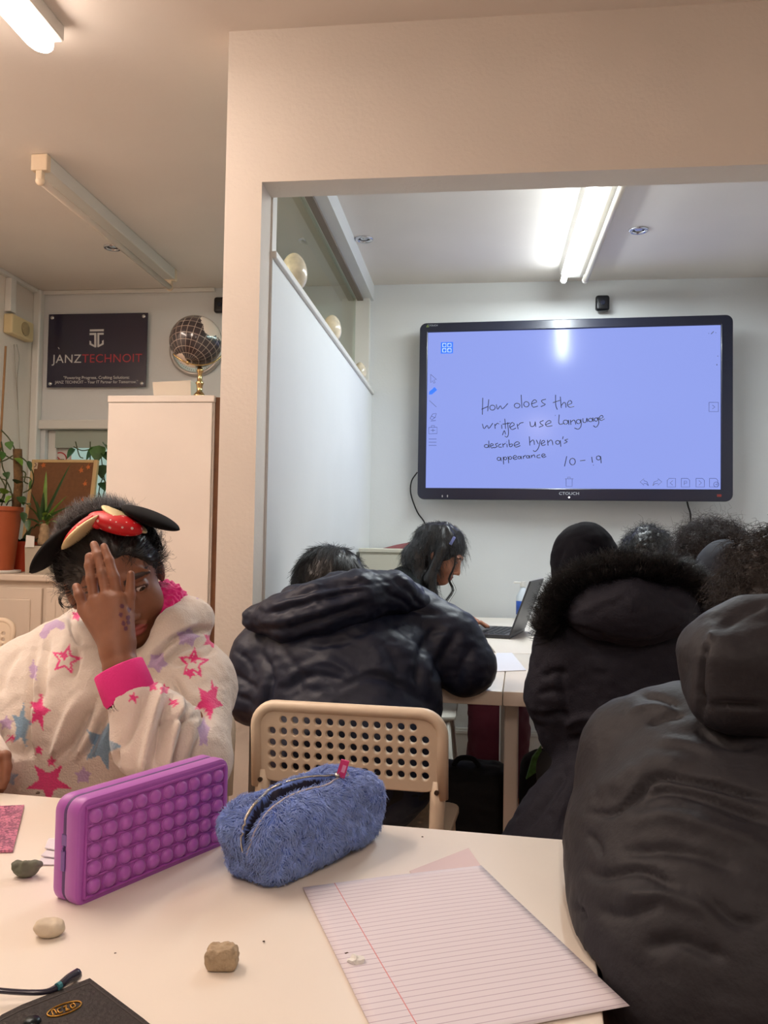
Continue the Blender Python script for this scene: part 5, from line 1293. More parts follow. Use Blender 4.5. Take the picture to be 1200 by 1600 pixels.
def head_paint(H, C, V, skin, lip, brow, lid):
    q = H.loc(V.astype(np.float32)); x, f, z = q[:, 0], q[:, 1], q[:, 2]
    fr = (f > .045) & (f < .108) & (np.abs(head_field(H)(V.astype(np.float32))) < .0025)
    m = fr & (((x/.025)**2+((z+.0675)/.0105)**2) < 1) & (f > .070); C[m] = lip
    for s in (-1, 1):
        xx = (x-s*.031)*s; arch = .0225+.006*np.cos((xx-.004)/.024*1.4)-.004
        m = fr & (np.abs(xx) < .023) & (np.abs(z-arch) < .0042*np.clip(1.15-np.maximum(xx, 0)/.026, .2, 1)); C[m] = brow
        m = fr & ((((x-s*.031)/.0140)**2+((z-.0003)/.0056)**2) < 1); C[m] = lid
    m = fr & (f > .07) & ((((np.abs(x)-.0065)/.004)**2+((z+.0485)/.004)**2) < 1); C[m] = C[m]*0.35
    return C
m_eye = bpy.data.materials.new('eye'); m_eye.use_nodes = True; nt = m_eye.node_tree; b_ = nt.nodes['Principled BSDF']; b_.inputs['Roughness'].default_value = 0.08
tc_ = nt.nodes.new('ShaderNodeTexCoord'); sx = nt.nodes.new('ShaderNodeSeparateXYZ'); nt.links.new(tc_.outputs['Object'], sx.inputs[0])
ang = nmath(nt, 'SQRT', nmath(nt, 'ADD', nmath(nt, 'MULTIPLY', sx.outputs[0], sx.outputs[0]), nmath(nt, 'MULTIPLY', sx.outputs[1], sx.outputs[1])))
cr_ = nt.nodes.new('ShaderNodeValToRGB'); cr_.color_ramp.interpolation = 'CONSTANT'
cr_.color_ramp.elements[0].color = (0.004, 0.003, 0.003, 1); cr_.color_ramp.elements[1].position = 0.24; cr_.color_ramp.elements[1].color = (0.035, 0.016, 0.008, 1)
e3 = cr_.color_ramp.elements.new(0.5); e3.color = (0.62, 0.55, 0.50, 1)
zf = nmath(nt, 'GREATER_THAN', sx.outputs[2], 0.0); sc2 = nmath(nt, 'ADD', nmath(nt, 'MULTIPLY', ang, 1/0.0118), nmath(nt, 'SUBTRACT', 1.0, zf))
nt.links.new(sc2, cr_.inputs[0]); nt.links.new(cr_.outputs[0], b_.inputs['Base Color'])
def eyes(H, parent, look, sides=(-1, 1)):
    L = np.asarray(look, float); L /= np.linalg.norm(L); L = Vector(L)
    for s in sides:
        c = H.w(s*.031, .0690, -.0008); r = .0104*H.s
        bm = bmesh.new(); bmesh.ops.create_uvsphere(bm, u_segments=28, v_segments=20, radius=r); me = bpy.data.meshes.new('eye'); bm.to_mesh(me); bm.free(); me.shade_smooth()
        o = link(me, 'eye', m_eye, parent, local=True); R3 = L.to_track_quat('Z', 'Y').to_matrix().to_4x4()
        o.matrix_local = world_of(parent).inverted() @ Matrix.Translation(Vector(c)) @ R3
# shared materials
m_skin_d = mat('brown_skin', (150, 98, 70), 0.5, attr='Col', sss=0.08, bump=0.08, bump_scale=500)
m_skin_t = mat('tan_skin', (176, 120, 92), 0.5, attr='Col', sss=0.08)
m_hair = mat('black_hair', (20, 16, 16), 0.38, spec=0.6); m_hairb = mat('dark_brown_hair', (44, 30, 26), 0.45, spec=0.5)
m_hairbr = mat('brown_curly_hair', (40, 34, 33), 0.5, spec=0.4)
def hair_cap(name, f, lo, hi, h, m, parent, amp=0.003, fr=60, seed=2, stretch=None):
    def post(V, N):
        c = V.mean(0); Q = (V-c)*fr
        if stretch is not None: Q = Q-np.outer(Q@np.asarray(stretch), np.asarray(stretch))*0.85
        return V+N*(amp*vnoise(Q, seed)+amp*0.5*vnoise(Q*2.1, seed+1))[:, None]
    return sdf_obj(name, f, lo, hi, h, m, parent, post)
def curls(V, F, n, L, rad, turns, seed, keep=None, seg=12, droop=0.4):
    rg = np.random.default_rng(seed); a, b, c, d = (V[F[:, i]] for i in range(4)); cr = np.cross(c-a, d-b); ar = np.linalg.norm(cr, axis=1)
    i = rg.choice(len(F), n, p=ar/ar.sum()); P = (a[i]+c[i])/2+rg.normal(0, .002, (n, 3)); N = cr[i]/ar[i][:, None]
    if keep is not None: k = keep(P, N); P, N = P[k], N[k]; n = len(P)
    ref = np.tile(np.array([0.0, 0, 1]), (n, 1)); A = np.cross(N, ref)+1e-4; A /= np.linalg.norm(A, axis=1, keepdims=True); Bv = np.cross(N, A)
    t = np.linspace(0, 1, seg)[None, :, None]; ph = rg.uniform(0, 6.28, (n, 1, 1)); ll = L*rg.uniform(0.5, 1.3, (n, 1, 1)); rr = rad*rg.uniform(0.6, 1.4, (n, 1, 1)); tn = turns*rg.uniform(0.6, 1.3, (n, 1, 1))*np.sign(rg.normal(size=(n, 1, 1)))
    side = rg.normal(0, 0.5, (n, 1, 3))
    return P[:, None]+N[:, None]*(ll*t*0.7)+side*ll*t*0.8+np.array([0, 0, -1.0])*(ll*droop*t*t)+rr*np.minimum(t*4, 1)*(A[:, None]*np.cos(ph+tn*2*PI*t)+Bv[:, None]*np.sin(ph+tn*2*PI*t))
def table_carve(p, z=TZ, o=None, dx=None, dy=None, lx=0, ly=0, th=0.05):
    q = p-np.array([o[0], o[1], 0], np.float32); a = q@np.array([*dx, 0], np.float32); b = q@np.array([*dy, 0], np.float32)
    L = np.stack([a, b, q[:, 2]], 1).astype(np.float32)
    return box_sdf(L, (-0.004, -0.004, z-th), (lx+0.004, ly+0.004, z+0.003))
carveA = lambda p: np.minimum(table_carve(p, TZ, js-kd*0.6015, kd, kn, 0.60, 0.75), table_carve(p, TZ, js, kd, kn, 0.37, 0.75))
carveF = lambda p: table_carve(p, TZ, fr_[:2], du_, dn_, 1.45, 0.72)

# ------------------------------------------------------------------ the girl in the star print hoodie
girl = person((-0.70, 1.42, 0), 'girl in white star print hoodie and bow headband, hand over her face')
HG = HeadFrame(EYE+np.array([-0.6393, 1.40, -0.0676]), CR*(math.sin(.4437)*math.cos(.2704))+CU*(-math.sin(.2704))-CF*(math.cos(.4437)*math.cos(.2704)), CR*-math.sin(.317)+CU*math.cos(.317), 1.03)
SK = np.array(s2l((134, 88, 64)))
W0 = PY(199, 1082, 1.165); W1 = PY(183, 1018, 1.185)
el_l = PY(300, 1195, 1.235); sh_l = PY(298, 1035, 1.42)
MCP = {'pinky': PY(131, 952, 1.212), 'ring': PY(148, 938, 1.208), 'middle': PY(167, 932, 1.205), 'index': PY(184.5, 938, 1.207)}
FNG = {'pinky': [MCP['pinky'], PY(124, 930, 1.213), PY(119.5, 917, 1.220)], 'ring': [MCP['ring'], PY(143, 905, 1.214), PY(140, 884, 1.222), PY(139.5, 870, 1.228)],
       'middle': [MCP['middle'], PY(160.5, 897, 1.216), PY(153.5, 868, 1.228), PY(147, 851, 1.240)], 'index': [MCP['index'], PY(178.5, 902, 1.213), PY(170.5, 876, 1.220), PY(162.5, 854, 1.229)],
       'thumb': [PY(198.5, 965, 1.210), PY(203, 930, 1.218), PY(204.5, 897, 1.224)]}
FR = {'pinky': [.0082, .0076, .0066], 'ring': [.0082, .0080, .0076, .0068], 'middle': [.0084, .0080, .0074, .0064], 'index': [.0084, .0078, .0070, .0058], 'thumb': [.0105, .0080, .0058]}
# other hand, lower left
HB = PY(-16, 1205, 1.15)
FB2 = [[HB+np.array(a) for a in L] for L in ([(.012, 0, .022), (.030, -.012, .026), (.036, -.020, .010)], [(.014, -.004, .010), (.034, -.016, .012), (.038, -.024, -.004)], [(.014, -.006, -.002), (.032, -.018, -.002), (.034, -.024, -.014)], [(.010, -.006, -.014), (.026, -.016, -.014), (.027, -.020, -.022)], [(0, -.004, .026), (.014, -.022, .030), (.026, -.034, .020)])]
el_r = PY(-95, 1215, 1.27); sh_r = PY(40, 1060, 1.45)
HGf = head_field(HG)
nk = HG.w(0, -.025, -.085); ch = PY(190, 1090, 1.45); hp = np.array([ch[0], 1.47, 0.56])
def f_girl(p):
    d = HGf(p)
    d = smin(d, cap(p, nk, ch, .046, .055), .03)
    t = smin(cap(p, ch, hp, .095, .10), cap(p, sh_r+np.array([.03, 0, -.02]), sh_l+np.array([-.03, 0, -.02]), .045), .04); d = smin(d, t, .03)
    for s in (-1, 1):
        kn_ = hp+np.array([s*.09, -.40, .02]); ft = np.array([kn_[0], kn_[1]+.02, .06])
        d = smin(d, chain(p, [hp+np.array([s*.06, 0, 0]), kn_, ft, ft+np.array([0, -.12, -.035])], [.070, .052, .036, .026], .02), .03)
    d = smin(d, chain(p, [sh_l, el_l, W0], [.042, .036, .028], .015), .02)
    d = smin(d, chain(p, [sh_r, el_r, HB+np.array([-.05, .03, 0])], [.042, .036, .024], .015), .02)
    h = chain(p, [W0, PY(189, 1042, 1.178), W1], [.0270, .0240, .0215], .01)
    for k in MCP: h = smin(h, cap(p, W1, MCP[k], .0185, .0105), .012)
    h = smin(h, cap(p, PY(194, 1000, 1.195), FNG['thumb'][0], .0150, .0110), .012)
    h = smin(h, cap(p, PY(189, 1005, 1.19), MCP['index'], .0165, .0110), .012)
    for k, L in FNG.items(): h = smin(h, chain(p, L, FR[k], .004), .0014)
    d = smin(d, h, .003)
    h2 = smin(cap(p, HB+np.array([-.05, .03, 0]), HB, .022, .022), ell(p, HB, (.024, .018, .030)), .015)
    for L in FB2: h2 = smin(h2, chain(p, L, [.0085, .0078, .0068], .005), .004)
    return smax(smin(d, h2, .006), -carveF(p), .002)
def paint_girl(V, N):
    C = np.tile(SK, (len(V), 1)); C = C*(1+0.10*vnoise(V*38, 5)+0.05*vnoise(V*140, 6))[:, None]
    C = head_paint(HG, C, V, SK, np.array(s2l((160, 84, 80))), np.array(s2l((46, 30, 26))), np.array(s2l((84, 54, 44))))
    Q = proj(V); fr = front(V, N) & (V[:, 1] < 1.29)
    for a, b in ((697, 818), (747, 843), (688, 878), (738, 900), (706, 941), (740, 935), (722, 977)):
        u, v = 40+a/4.615, 770+b/4.615; m = fr & (((Q[:, 0]-u)**2+((Q[:, 1]-v)*.9)**2) < 3.3**2); C[m] = s2l((92, 46, 66))
    for u, v, rx, ry in ((141.5, 868, 4.4, 6.5), (147, 848, 4.2, 5.5), (163, 853, 4, 5), (119.5, 913, 3.6, 4.8)):
        m = fr & ((((Q[:, 0]-u)/rx)**2+((Q[:, 1]-v)/ry)**2) < 1); C[m] = np.minimum(SK*1.3+0.015, 1)
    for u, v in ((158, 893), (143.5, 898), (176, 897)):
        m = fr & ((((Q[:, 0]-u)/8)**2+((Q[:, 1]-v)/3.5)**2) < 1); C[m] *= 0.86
    return C
multi_body('body', f_girl, [((-1.0, 1.02, 0.72), (-0.38, 1.62, 1.19), 0.0021), ((-1.0, 0.95, 0.0), (-0.38, 1.68, 0.73), 0.008)], m_skin_d, girl, None, paint_girl)
eyes(HG, girl, HG.f*0.8+HG.x*0.25-HG.u*0.35)
# hoodie
m_hood = mat('white_star_fleece', (226, 214, 202), 0.95, attr='Col', sheen=0.5, bump=0.5, bump_scale=330)
def P_(u, v, Y): return PY(u, v, Y)
def f_hoodie(p):
    d = ell(p, P_(165, 1180, 1.41), (.185, .135, .21))
    d = smin(d, ell(p, P_(145, 1105, 1.40), (.15, .115, .115)), .04)
    d = smin(d, chain(p, [P_(92, 1030, 1.44), P_(28, 1085, 1.42), P_(-45, 1195, 1.28)], [.070, .078, .072], .04), .06)
    d = smin(d, chain(p, [P_(-45, 1200, 1.28), P_(-30, 1205, 1.19)], [.066, .044], .03), .03)
    d = smin(d, chain(p, [P_(262, 1020, 1.45), P_(296, 1075, 1.39), P_(292, 1185, 1.255)], [.066, .070, .066], .04), .05)
    d = smin(d, chain(p, [P_(290, 1190, 1.25), P_(245, 1150, 1.19), P_(206, 1092, 1.165)], [.066, .058, .037], .03), .022)
    d = smin(d, ell(p, P_(170, 1200, 1.46), (.21, .15, .16)), .05)
    # rolled hood round the neck
    d = smin(d, chain(p, [P_(248, 1030, 1.35), P_(272, 982, 1.39), P_(297, 968, 1.45), P_(262, 955, 1.53), P_(190, 960, 1.55), P_(120, 985, 1.50), P_(105, 1005, 1.43)], [.028, .034, .036, .040, .045, .036, .030], .02), .022)
    d = smin(d, chain(p, [P_(105, 1005, 1.43), P_(135, 1045, 1.36), P_(200, 1066, 1.34), P_(252, 1030, 1.35)], [.028, .024, .022, .026], .02), .02)
    # keep clear of the wrist opening and the face
    d = smax(d, -cap(p, W0+(W0-W1)*0.15, W1, .031, .031), .004)
    d = smax(d, -cap(p, HG.w(0, .035, -.09), HG.w(0, .045, -.02), .05, .07), .012)
    return smax(d, -carveF(p), .004)
HF = [([(60, 985), (50, 1050), (46, 1120), (46, 1235)], 7, -.010), ([(75, 985), (66, 1060), (58, 1110)], 7, -.007), ([(56, 990), (54, 1060), (53, 1200)], 7, .006), ([(110, 955), (116, 985), (128, 1008)], 5, -.007), ([(153, 1085), (118, 1150), (88, 1200), (66, 1240)], 8, -.010), ([(128, 1080), (100, 1140), (72, 1225)], 9, .006),
      ([(168, 1110), (136, 1180), (117, 1240)], 7, -.009), ([(150, 1130), (120, 1190), (100, 1240)], 8, .006), ([(182, 1170), (178, 1210), (178, 1245)], 5, -.010),
      ([(232, 1080), (205, 1140), (185, 1175)], 7, -.006), ([(250, 1062), (240, 1120), (228, 1180), (222, 1215)], 8, .007), ([(268, 1085), (248, 1150), (238, 1205)], 7, -.008), ([(296, 1095), (288, 1150), (268, 1215)], 7, -.008), ([(284, 1085), (272, 1140), (255, 1210)], 7, .006), ([(330, 1100), (318, 1150), (300, 1215)], 8, -.005), ([(266, 1052), (290, 1085), (318, 1100), (330, 1120)], 6, -.008),
      ([(232, 1035), (262, 1005), (300, 985), (332, 985)], 6, -.011), ([(250, 1045), (285, 1012), (330, 1000)], 6, -.006), ([(240, 1022), (275, 995), (310, 975)], 8, .004), ([(266, 1040), (300, 1025), (345, 1010)], 6, -.005), ([(0, 1128), (20, 1160), (44, 1190)], 5, -.009), ([(0, 1140), (26, 1180), (36, 1225)], 5, -.005), ([(30, 1010), (8, 1050), (0, 1090)], 8, -.004), ([(120, 1010), (118, 1040), (108, 1060)], 6, -.005), ([(240, 1130), (300, 1120), (330, 1105)], 6, -.004)]
def post_hood(V, N):
    k = np.clip((V[:, 2]-TZ-0.004)/0.02, 0, 1)[:, None]
    V2 = folds(V, N, [(a[0], a[1]*0.9, a[2]*2.1) for a in HF]); V = V+(V2-V)*k
    return V+N*(0.0035*vnoise(V*24, 8)+0.0012*vnoise(V*90, 9))[:, None]*k
def star_poly(u, v, r, rot, inner=0.45, sx=1.0, sy=1.0):
    P = []
    for k in range(10):
        a = math.radians(rot)+k*PI/5; rr = r if k % 2 == 0 else r*inner; P.append((u+sx*rr*math.sin(a), v-sy*rr*math.cos(a)))
    return np.array(P)
PK, PU, BLU = s2l((236, 62, 136)), s2l((196, 168, 206)), s2l((138, 172, 198))
STARS = [((103, 1031, 26, 12), PK, 'ring'), ((302, 1036, 26, 5), PK, 'ring'), ((100, 1024, 9, 30), PK, 1), ((303, 1030, 9, 8), PK, 1), ((298, 1052, 10, 40), PK, 1), ((61, 1112, 30, 15, .42, .62, 1.1), PK, 1), ((61, 1172, 9, 5), PK, 1), ((18, 1154, 9, 20), PK, 1), ((76, 1222, 38, 35, .4, 1.0, .9), PK, 1),
         ((160, 1165, 40, 20, .42, .8, 1.0), BLU, 1), ((34, 1135, 34, 10, .45, .5, 1.1), BLU, 1), ((14, 1215, 16, 0, .5, 1, 1), BLU, 1), ((326, 1096, 30, 30, .5, .8, 1), PK, 1), ((208, 1090, 10, 10), PK, 1), ((238, 1071, 11, 60, .5), PK, 1), ((257, 1077, 9, 0, .55), PK, 1), ((272, 1098, 11, 30, .5, 1, .7), PK, 1), ((330, 1000, 14, 20, .5), PK, 1), ((333, 1085, 24, 60, .5, .4, 1), PK, 1),
         ((52, 1048, 15, 0, .6, .5, 1.2), PU, 1), ((293, 996, 20, 10, .6, 1, .8), PU, 1), ((246, 1035, 18, 30, .6), PU, 1), ((318, 1145, 22, 0, .6, .5, 1.2), PU, 1), ((130, 1212, 14, 0, .6), PU, 1), ((120, 962, 10, 20, .5), PK, 1), ((312, 930, 8, 0, .6), PU, 1), ((80, 1190, 9, 0, .5), PK, 1), ((10, 1130, 12, 0, .6), PU, 1), ((295, 1230, 14, 0, .5), PK, 1)]
ARC = [(68, 992), (75, 980), (88, 974), (96, 978)]
def paint_hood(V, N):
    C = np.tile(np.array(s2l((228, 216, 204))), (len(V), 1)); Q = proj(V); fr = (N*(EYE-V)).sum(1) > 0
    for a, col, kind in STARS:
        P = star_poly(*a); m = fr & in_poly(Q, P)
        if kind == 'ring': m &= ~in_poly(Q, star_poly(a[0], a[1], a[2]*0.66, a[3]))
        C[m] = col
    d, _, _ = seg_dist(Q, ARC); C[fr & (d < 6)] = PU
    return C
sdf_obj('hoodie', f_hoodie, (-1.06, 1.08, 0.50), (-0.36, 1.66, 1.08), 0.0024, m_hood, girl, post_hood, paint_hood, 2)
m_cuff = mat('pink_rib_cuff', (226, 44, 134), 0.8, bump=0.3, bump_scale=400)
ca_, cb_2 = PY(203, 1088, 1.163), PY(185.5, 1045, 1.168); cdir = (cb_2-ca_)/np.linalg.norm(cb_2-ca_); cx_ = np.cross(cdir, CF); cx_ /= np.linalg.norm(cx_); cyv = np.cross(cdir, cx_)
CUM = basis(ca_, cx_, cyv, cdir); Lq = float(np.linalg.norm(cb_2-ca_))
ro = 0.0385
MB().lathe([(ro*.93, -.004), (ro, 0.003), (ro*.99, Lq*.5), (ro*.965, Lq), (ro*.93, Lq+.0015), (ro*.89, Lq), (ro*.89, 0.0), (ro*.93, -.004)], CUM @ Matrix.Diagonal((1, 0.86, 1, 1)), 40).build('cuff', m_cuff, girl, smooth=True)
cA, cB = PY(-36, 1203, 1.195), PY(-24, 1203, 1.165); cd2 = (cB-cA)/np.linalg.norm(cB-cA); cx2 = np.cross(cd2, [0, 0, 1.0]); cx2 /= np.linalg.norm(cx2)
MB().lathe([(.030, -.008), (.035, -.004), (.035, .022), (.034, .034), (.031, .035), (.028, .034), (.028, -.006), (.030, -.008)], basis(cA, cx2, np.cross(cd2, cx2), cd2) @ Matrix.Diagonal((1, 0.92, 1, 1)), 36).build('cuff', m_cuff, girl, smooth=True)
m_sherpa = mat('hot_pink_sherpa', (232, 40, 138), 0.95, sheen=0.4)
def f_lin(p): return chain(p, [P_(260, 958, 1.42), P_(264, 945, 1.45), P_(258, 935, 1.50)], [.020, .030, .034], .02)
so, SV, SF = sdf_obj('hood_lining', f_lin, P_(258, 955, 1.44)-.09, P_(258, 955, 1.44)+.11, 0.0022, m_sherpa, girl, lambda V, N: V+N*(0.004*vnoise(V*170, 3)+.002*vnoise(V*330, 4))[:, None], None, 0)
# hair: combed back cap, bushy crown, loose curls
def f_hg(p):
    q = HG.loc(p); d = ell(q, (0, -.016, .032), (.0815, .096, .091))
    g = .074-1.05*(.085-q[:, 1])-q[:, 2]-0.10*np.maximum(np.abs(q[:, 0])-.03, 0)*6*(q[:, 1] > 0)
    d = smax(d, np.maximum(g, 0)*0.7+np.minimum(g, 0)*0.7, .012); d = smin(d, ell(q, (0, -.080, .060), (.06, .045, .05)), .03)
    return d*HG.s
ho, HV, HFc = hair_cap('hair', f_hg, HG.c-.19, HG.c+.19, 0.003, m_hair, girl, .0028, 70, 5, HG.f*0.8-HG.u*0.1)
def flow_g(P, N): return np.tile(-HG.f*1.0+HG.u*0.25, (len(P), 1))
rj = lambda P, N: (HG.loc(P)[:, 1] > .09)
strands('hair_strands', fur_on(HV, HFc, 5200, 0.030, 0.0004, (0, 0, 0), 31, rj, 0.25, 5, flow_g)*1.0, 0.0004, 0.0001, m_hair, ho)['kind'] = 'stuff'
m_fuzz = mat('backlit_frizz', (96, 84, 84), 0.5)  # black hair coloured greyer: light shining through the frizz, put into the colour
kp_ = lambda P, N: (HG.loc(P)[:, 2] > .075) & (HG.loc(P)[:, 1] < .03)
strands('hair_frizz', curls(HV, HFc, 7000, .014, .0026, 1.1, 41, kp_, 8, -0.1), 0.0003, 0.0001, m_fuzz, ho)['kind'] = 'stuff'
rg = np.random.default_rng(5); LC = []
for (u, v, Y, du, dv, n_) in ((100, 905, 1.40, -1, .9, 26), (106, 890, 1.38, -.9, .2, 16), (244, 850, 1.40, .8, .5, 26), (246, 880, 1.42, .5, 1, 24), (240, 830, 1.40, .8, .1, 14), (112, 930, 1.38, -.5, 1, 12)):
    for i in range(n_):
        b0 = PY(u+rg.normal(0, 5), v+rg.normal(0, 9), Y+rg.normal(0, .012)); L_ = rg.uniform(.012, .035); t = np.linspace(0, 1, 14); ph = rg.uniform(0, 6.28); rr = rg.uniform(.002, .006); tn = rg.uniform(.8, 2.0)
        D_ = CR*(du+rg.normal(0, .4))-CU*(dv+rg.normal(0, .5)); D_ /= np.linalg.norm(D_)
        LC.append(b0+np.outer(t*L_, D_)+np.outer(np.minimum(t*3, 1)*rr*np.cos(ph+tn*6.28*t), CR)+np.outer(np.minimum(t*3, 1)*rr*np.sin(ph+tn*6.28*t), CU))
a = np.linspace(0, 7.5, 14)
for k in range(8): LC.append(np.array([PY(104+13*math.cos(x+2.2)+k*.6, 938+13*math.sin(x+2.2)-x*.6+k*.4, 1.37) for x in a]))
strands('loose_curls', np.array(LC), 0.00038, 0.00018, m_hair, ho)['kind'] = 'stuff'
# headband with bow and padded ears
hb = empty('bow_headband', HG.w(0, .02, .12), None, None); hb.parent = girl; hb.matrix_parent_inverse = Matrix.Identity(4); hb.location = tuple(Vector(HG.w(0, .02, .12))-Vector(girl.location)); tag(hb, 'black padded headband with a red white-spotted bow')
m_velvet = mat('black_velvet', (12, 10, 12), 0.9, spec=0.2); m_red_sp = bpy.data.materials.new('red_spotted_cloth'); m_red_sp.use_nodes = True; nt = m_red_sp.node_tree; b_ = nt.nodes['Principled BSDF']; b_.inputs['Roughness'].default_value = 0.45
tc_ = nt.nodes.new('ShaderNodeTexCoord'); vo = nt.nodes.new('ShaderNodeTexVoronoi'); vo.inputs['Scale'].default_value = 95; vo.inputs['Randomness'].default_value = 0.35; nt.links.new(tc_.outputs['Object'], vo.inputs['Vector'])
m1 = nt.nodes.new('ShaderNodeMix'); m1.data_type = 'RGBA'; nt.links.new(nmath(nt, 'LESS_THAN', vo.outputs['Distance'], 0.23), m1.inputs['Factor']); m1.inputs[6].default_value = (*s2l((206, 24, 34)), 1); m1.inputs[7].default_value = (*s2l((236, 206, 200)), 1); nt.links.new(m1.outputs[2], b_.inputs['Base Color'])
m_goldf = mat('pale_gold_cloth', (226, 206, 158), 0.45, metal=0.25, bump=0.5, bump_scale=500)
bt_ = [HG.w(.083*math.sin(a), .030-.02*abs(math.sin(a)), .036+.093*math.cos(a)) for a in np.linspace(-1.65, 1.65, 30)]
MB().tube(bt_, 0.0065, 10).build('band', m_velvet, hb, smooth=True)
def leafshape(name, A_px, B_px, Y, half, depth, m, power=0.8, Yb=None):
    """flattened almond between two measured ends"""
    A3, B3 = PY(*A_px, Y), PY(*B_px, Yb or Y); c = (A3+B3)/2; l = np.linalg.norm(B3-A3); e = (B3-A3)/l; n = np.cross(e, CF); n /= np.linalg.norm(n); dp = np.cross(e, n)
    def f(p):
        q = (p-c.astype(np.float32))@np.array([e, n, dp], np.float32).T; t = np.clip(np.abs(q[:, 0])/(l*0.5), 0, 1); w_ = np.maximum((1-t**2)**power, .03)
        k = np.sqrt((q[:, 1]/(half*w_))**2+(q[:, 2]/(depth*np.maximum(w_, .2)))**2); d = (k-1)*half*w_*0.7
        return np.maximum(d, np.abs(q[:, 0])-l*0.5)
    return sdf_obj(name, f, c-l*0.62-depth*0.4, c+l*0.62+depth*0.4, 0.0016, m, hb, None, None, 3)[0]
leafshape('ear', (126, 816), (47, 896), 1.34, .0135, .05, m_velvet, .65, 1.31); leafshape('ear', (192, 791), (279, 828), 1.36, .0125, .05, m_velvet, .6)
leafshape('bow_loop', (158, 800), (100, 855), 1.315, .0115, .032, m_red_sp, .6); leafshape('bow_loop', (140, 806), (222, 830), 1.325, .0175, .036, m_red_sp, .5)
leafshape('gold_loop', (156, 804), (97, 859), 1.298, .0072, .034, m_goldf, .7); leafshape('gold_loop', (160, 790), (229, 833), 1.338, .0085, .036, m_goldf, .6)
MB().ball(PY(152, 815, 1.305), (.0105, .012, .0125)).build('bow_knot', m_red_sp, hb, smooth=True)

# ------------------------------------------------------------------ pupil in the navy puffer coat, head down on the table
navy = person((-0.28, 1.93, 0), 'pupil in a navy puffer coat hunched over the table on the perforated chair')
m_navy = mat('navy_puffer_nylon', (20, 27, 48), 0.5, spec=0.35, bump=0.25, bump_scale=60); m_trou = mat('black_trousers', (17, 16, 20), 0.85)
SKT = np.array(s2l((170, 118, 90)))
hn = PY(516, 916, 2.33)
def f_nb(p):
    d = ell(p, hn, (.078, .095, .092)); d = smin(d, cap(p, hn+np.array([0, -.06, -.05]), PY(530, 985, 2.14), .05, .06), .03)
    hp2 = np.array([-.285, 1.90, .57]); d = smin(d, cap(p, PY(530, 1000, 2.10), hp2, .09, .078), .05)
    for s in (-1, 1):
        k_ = np.array([-.285+s*.075, 2.30, .56]); ft = np.array([k_[0], 2.32, .06]); d = smin(d, chain(p, [hp2+np.array([s*.07, 0, 0]), k_, ft, ft+np.array([0, .13, -.035])], [.085, .06, .042, .03], .02), .03)
    el = PY(742, 1045, 2.12); d = smin(d, chain(p, [PY(630, 975, 2.14), el, PY(640, 1052, 2.42)], [.05, .042, .03], .02), .03)
    el = PY(388, 1078, 2.04); d = smin(d, chain(p, [PY(440, 985, 2.12), el, PY(470, 1058, 2.38)], [.05, .042, .03], .02), .03)
    for c in (PY(640, 1052, 2.42), PY(470, 1058, 2.38)):
        d = smin(d, ell(p, c+np.array([0, .05, 0]), (.03, .045, .014)), .01)
        for i in range(4): d = smin(d, chain(p, [c+np.array([(i-1.5)*.016, .08, 0]), c+np.array([(i-1.5)*.018, .115, .004]), c+np.array([(i-1.5)*.018, .135, -.004])], [.008, .0075, .0065], .004), .005)
        d = smin(d, chain(p, [c+np.array([-.025, .04, 0]), c+np.array([-.045, .075, 0]), c+np.array([-.045, .095, 0])], [.010, .008, .007], .004), .006)
    return smax(d, -carveA(p), .002)
multi_body('body', f_nb, [((-.66, 1.72, 0.0), (.10, 2.62, 1.10), 0.006)], mat('tan_skin_plain', (170, 118, 90), 0.5), navy)
def f_np(p):
    d = ell(p, PY(540, 1085, 1.99), (.235, .135, .20)); d = smin(d, ell(p, PY(532, 1005, 2.09), (.225, .13, .125)), .06)
    d = smin(d, ell(p, PY(548, 1195, 1.90), (.20, .125, .17)), .06)
    d = smin(d, chain(p, [PY(640, 965, 2.13), PY(700, 1005, 2.12), PY(728, 1042, 2.10)], [.085, .088, .068], .03), .05)
    d = smin(d, chain(p, [PY(730, 1040, 2.10), PY(690, 1050, 2.25), PY(640, 1052, 2.40)], [.068, .06, .045], .03), .03)
    d = smin(d, chain(p, [PY(438, 990, 2.11), PY(404, 1030, 2.05), PY(396, 1090, 2.02)], [.075, .068, .062], .03), .035)
    d = smin(d, chain(p, [PY(396, 1088, 2.03), PY(430, 1050, 2.22), PY(470, 1056, 2.36)], [.058, .055, .042], .03), .03)
    d = smax(d, -ell(p, hn+np.array([0, .02, .0]), (.095, .11, .11)), .02)
    d = smax(d, np.minimum(-(p[:, 1]-1.805), p[:, 2]*-1+.80), .01); d = smax(d, -(p[:, 2]-.462), .004)
    return smax(d, -carveA(p), .004)
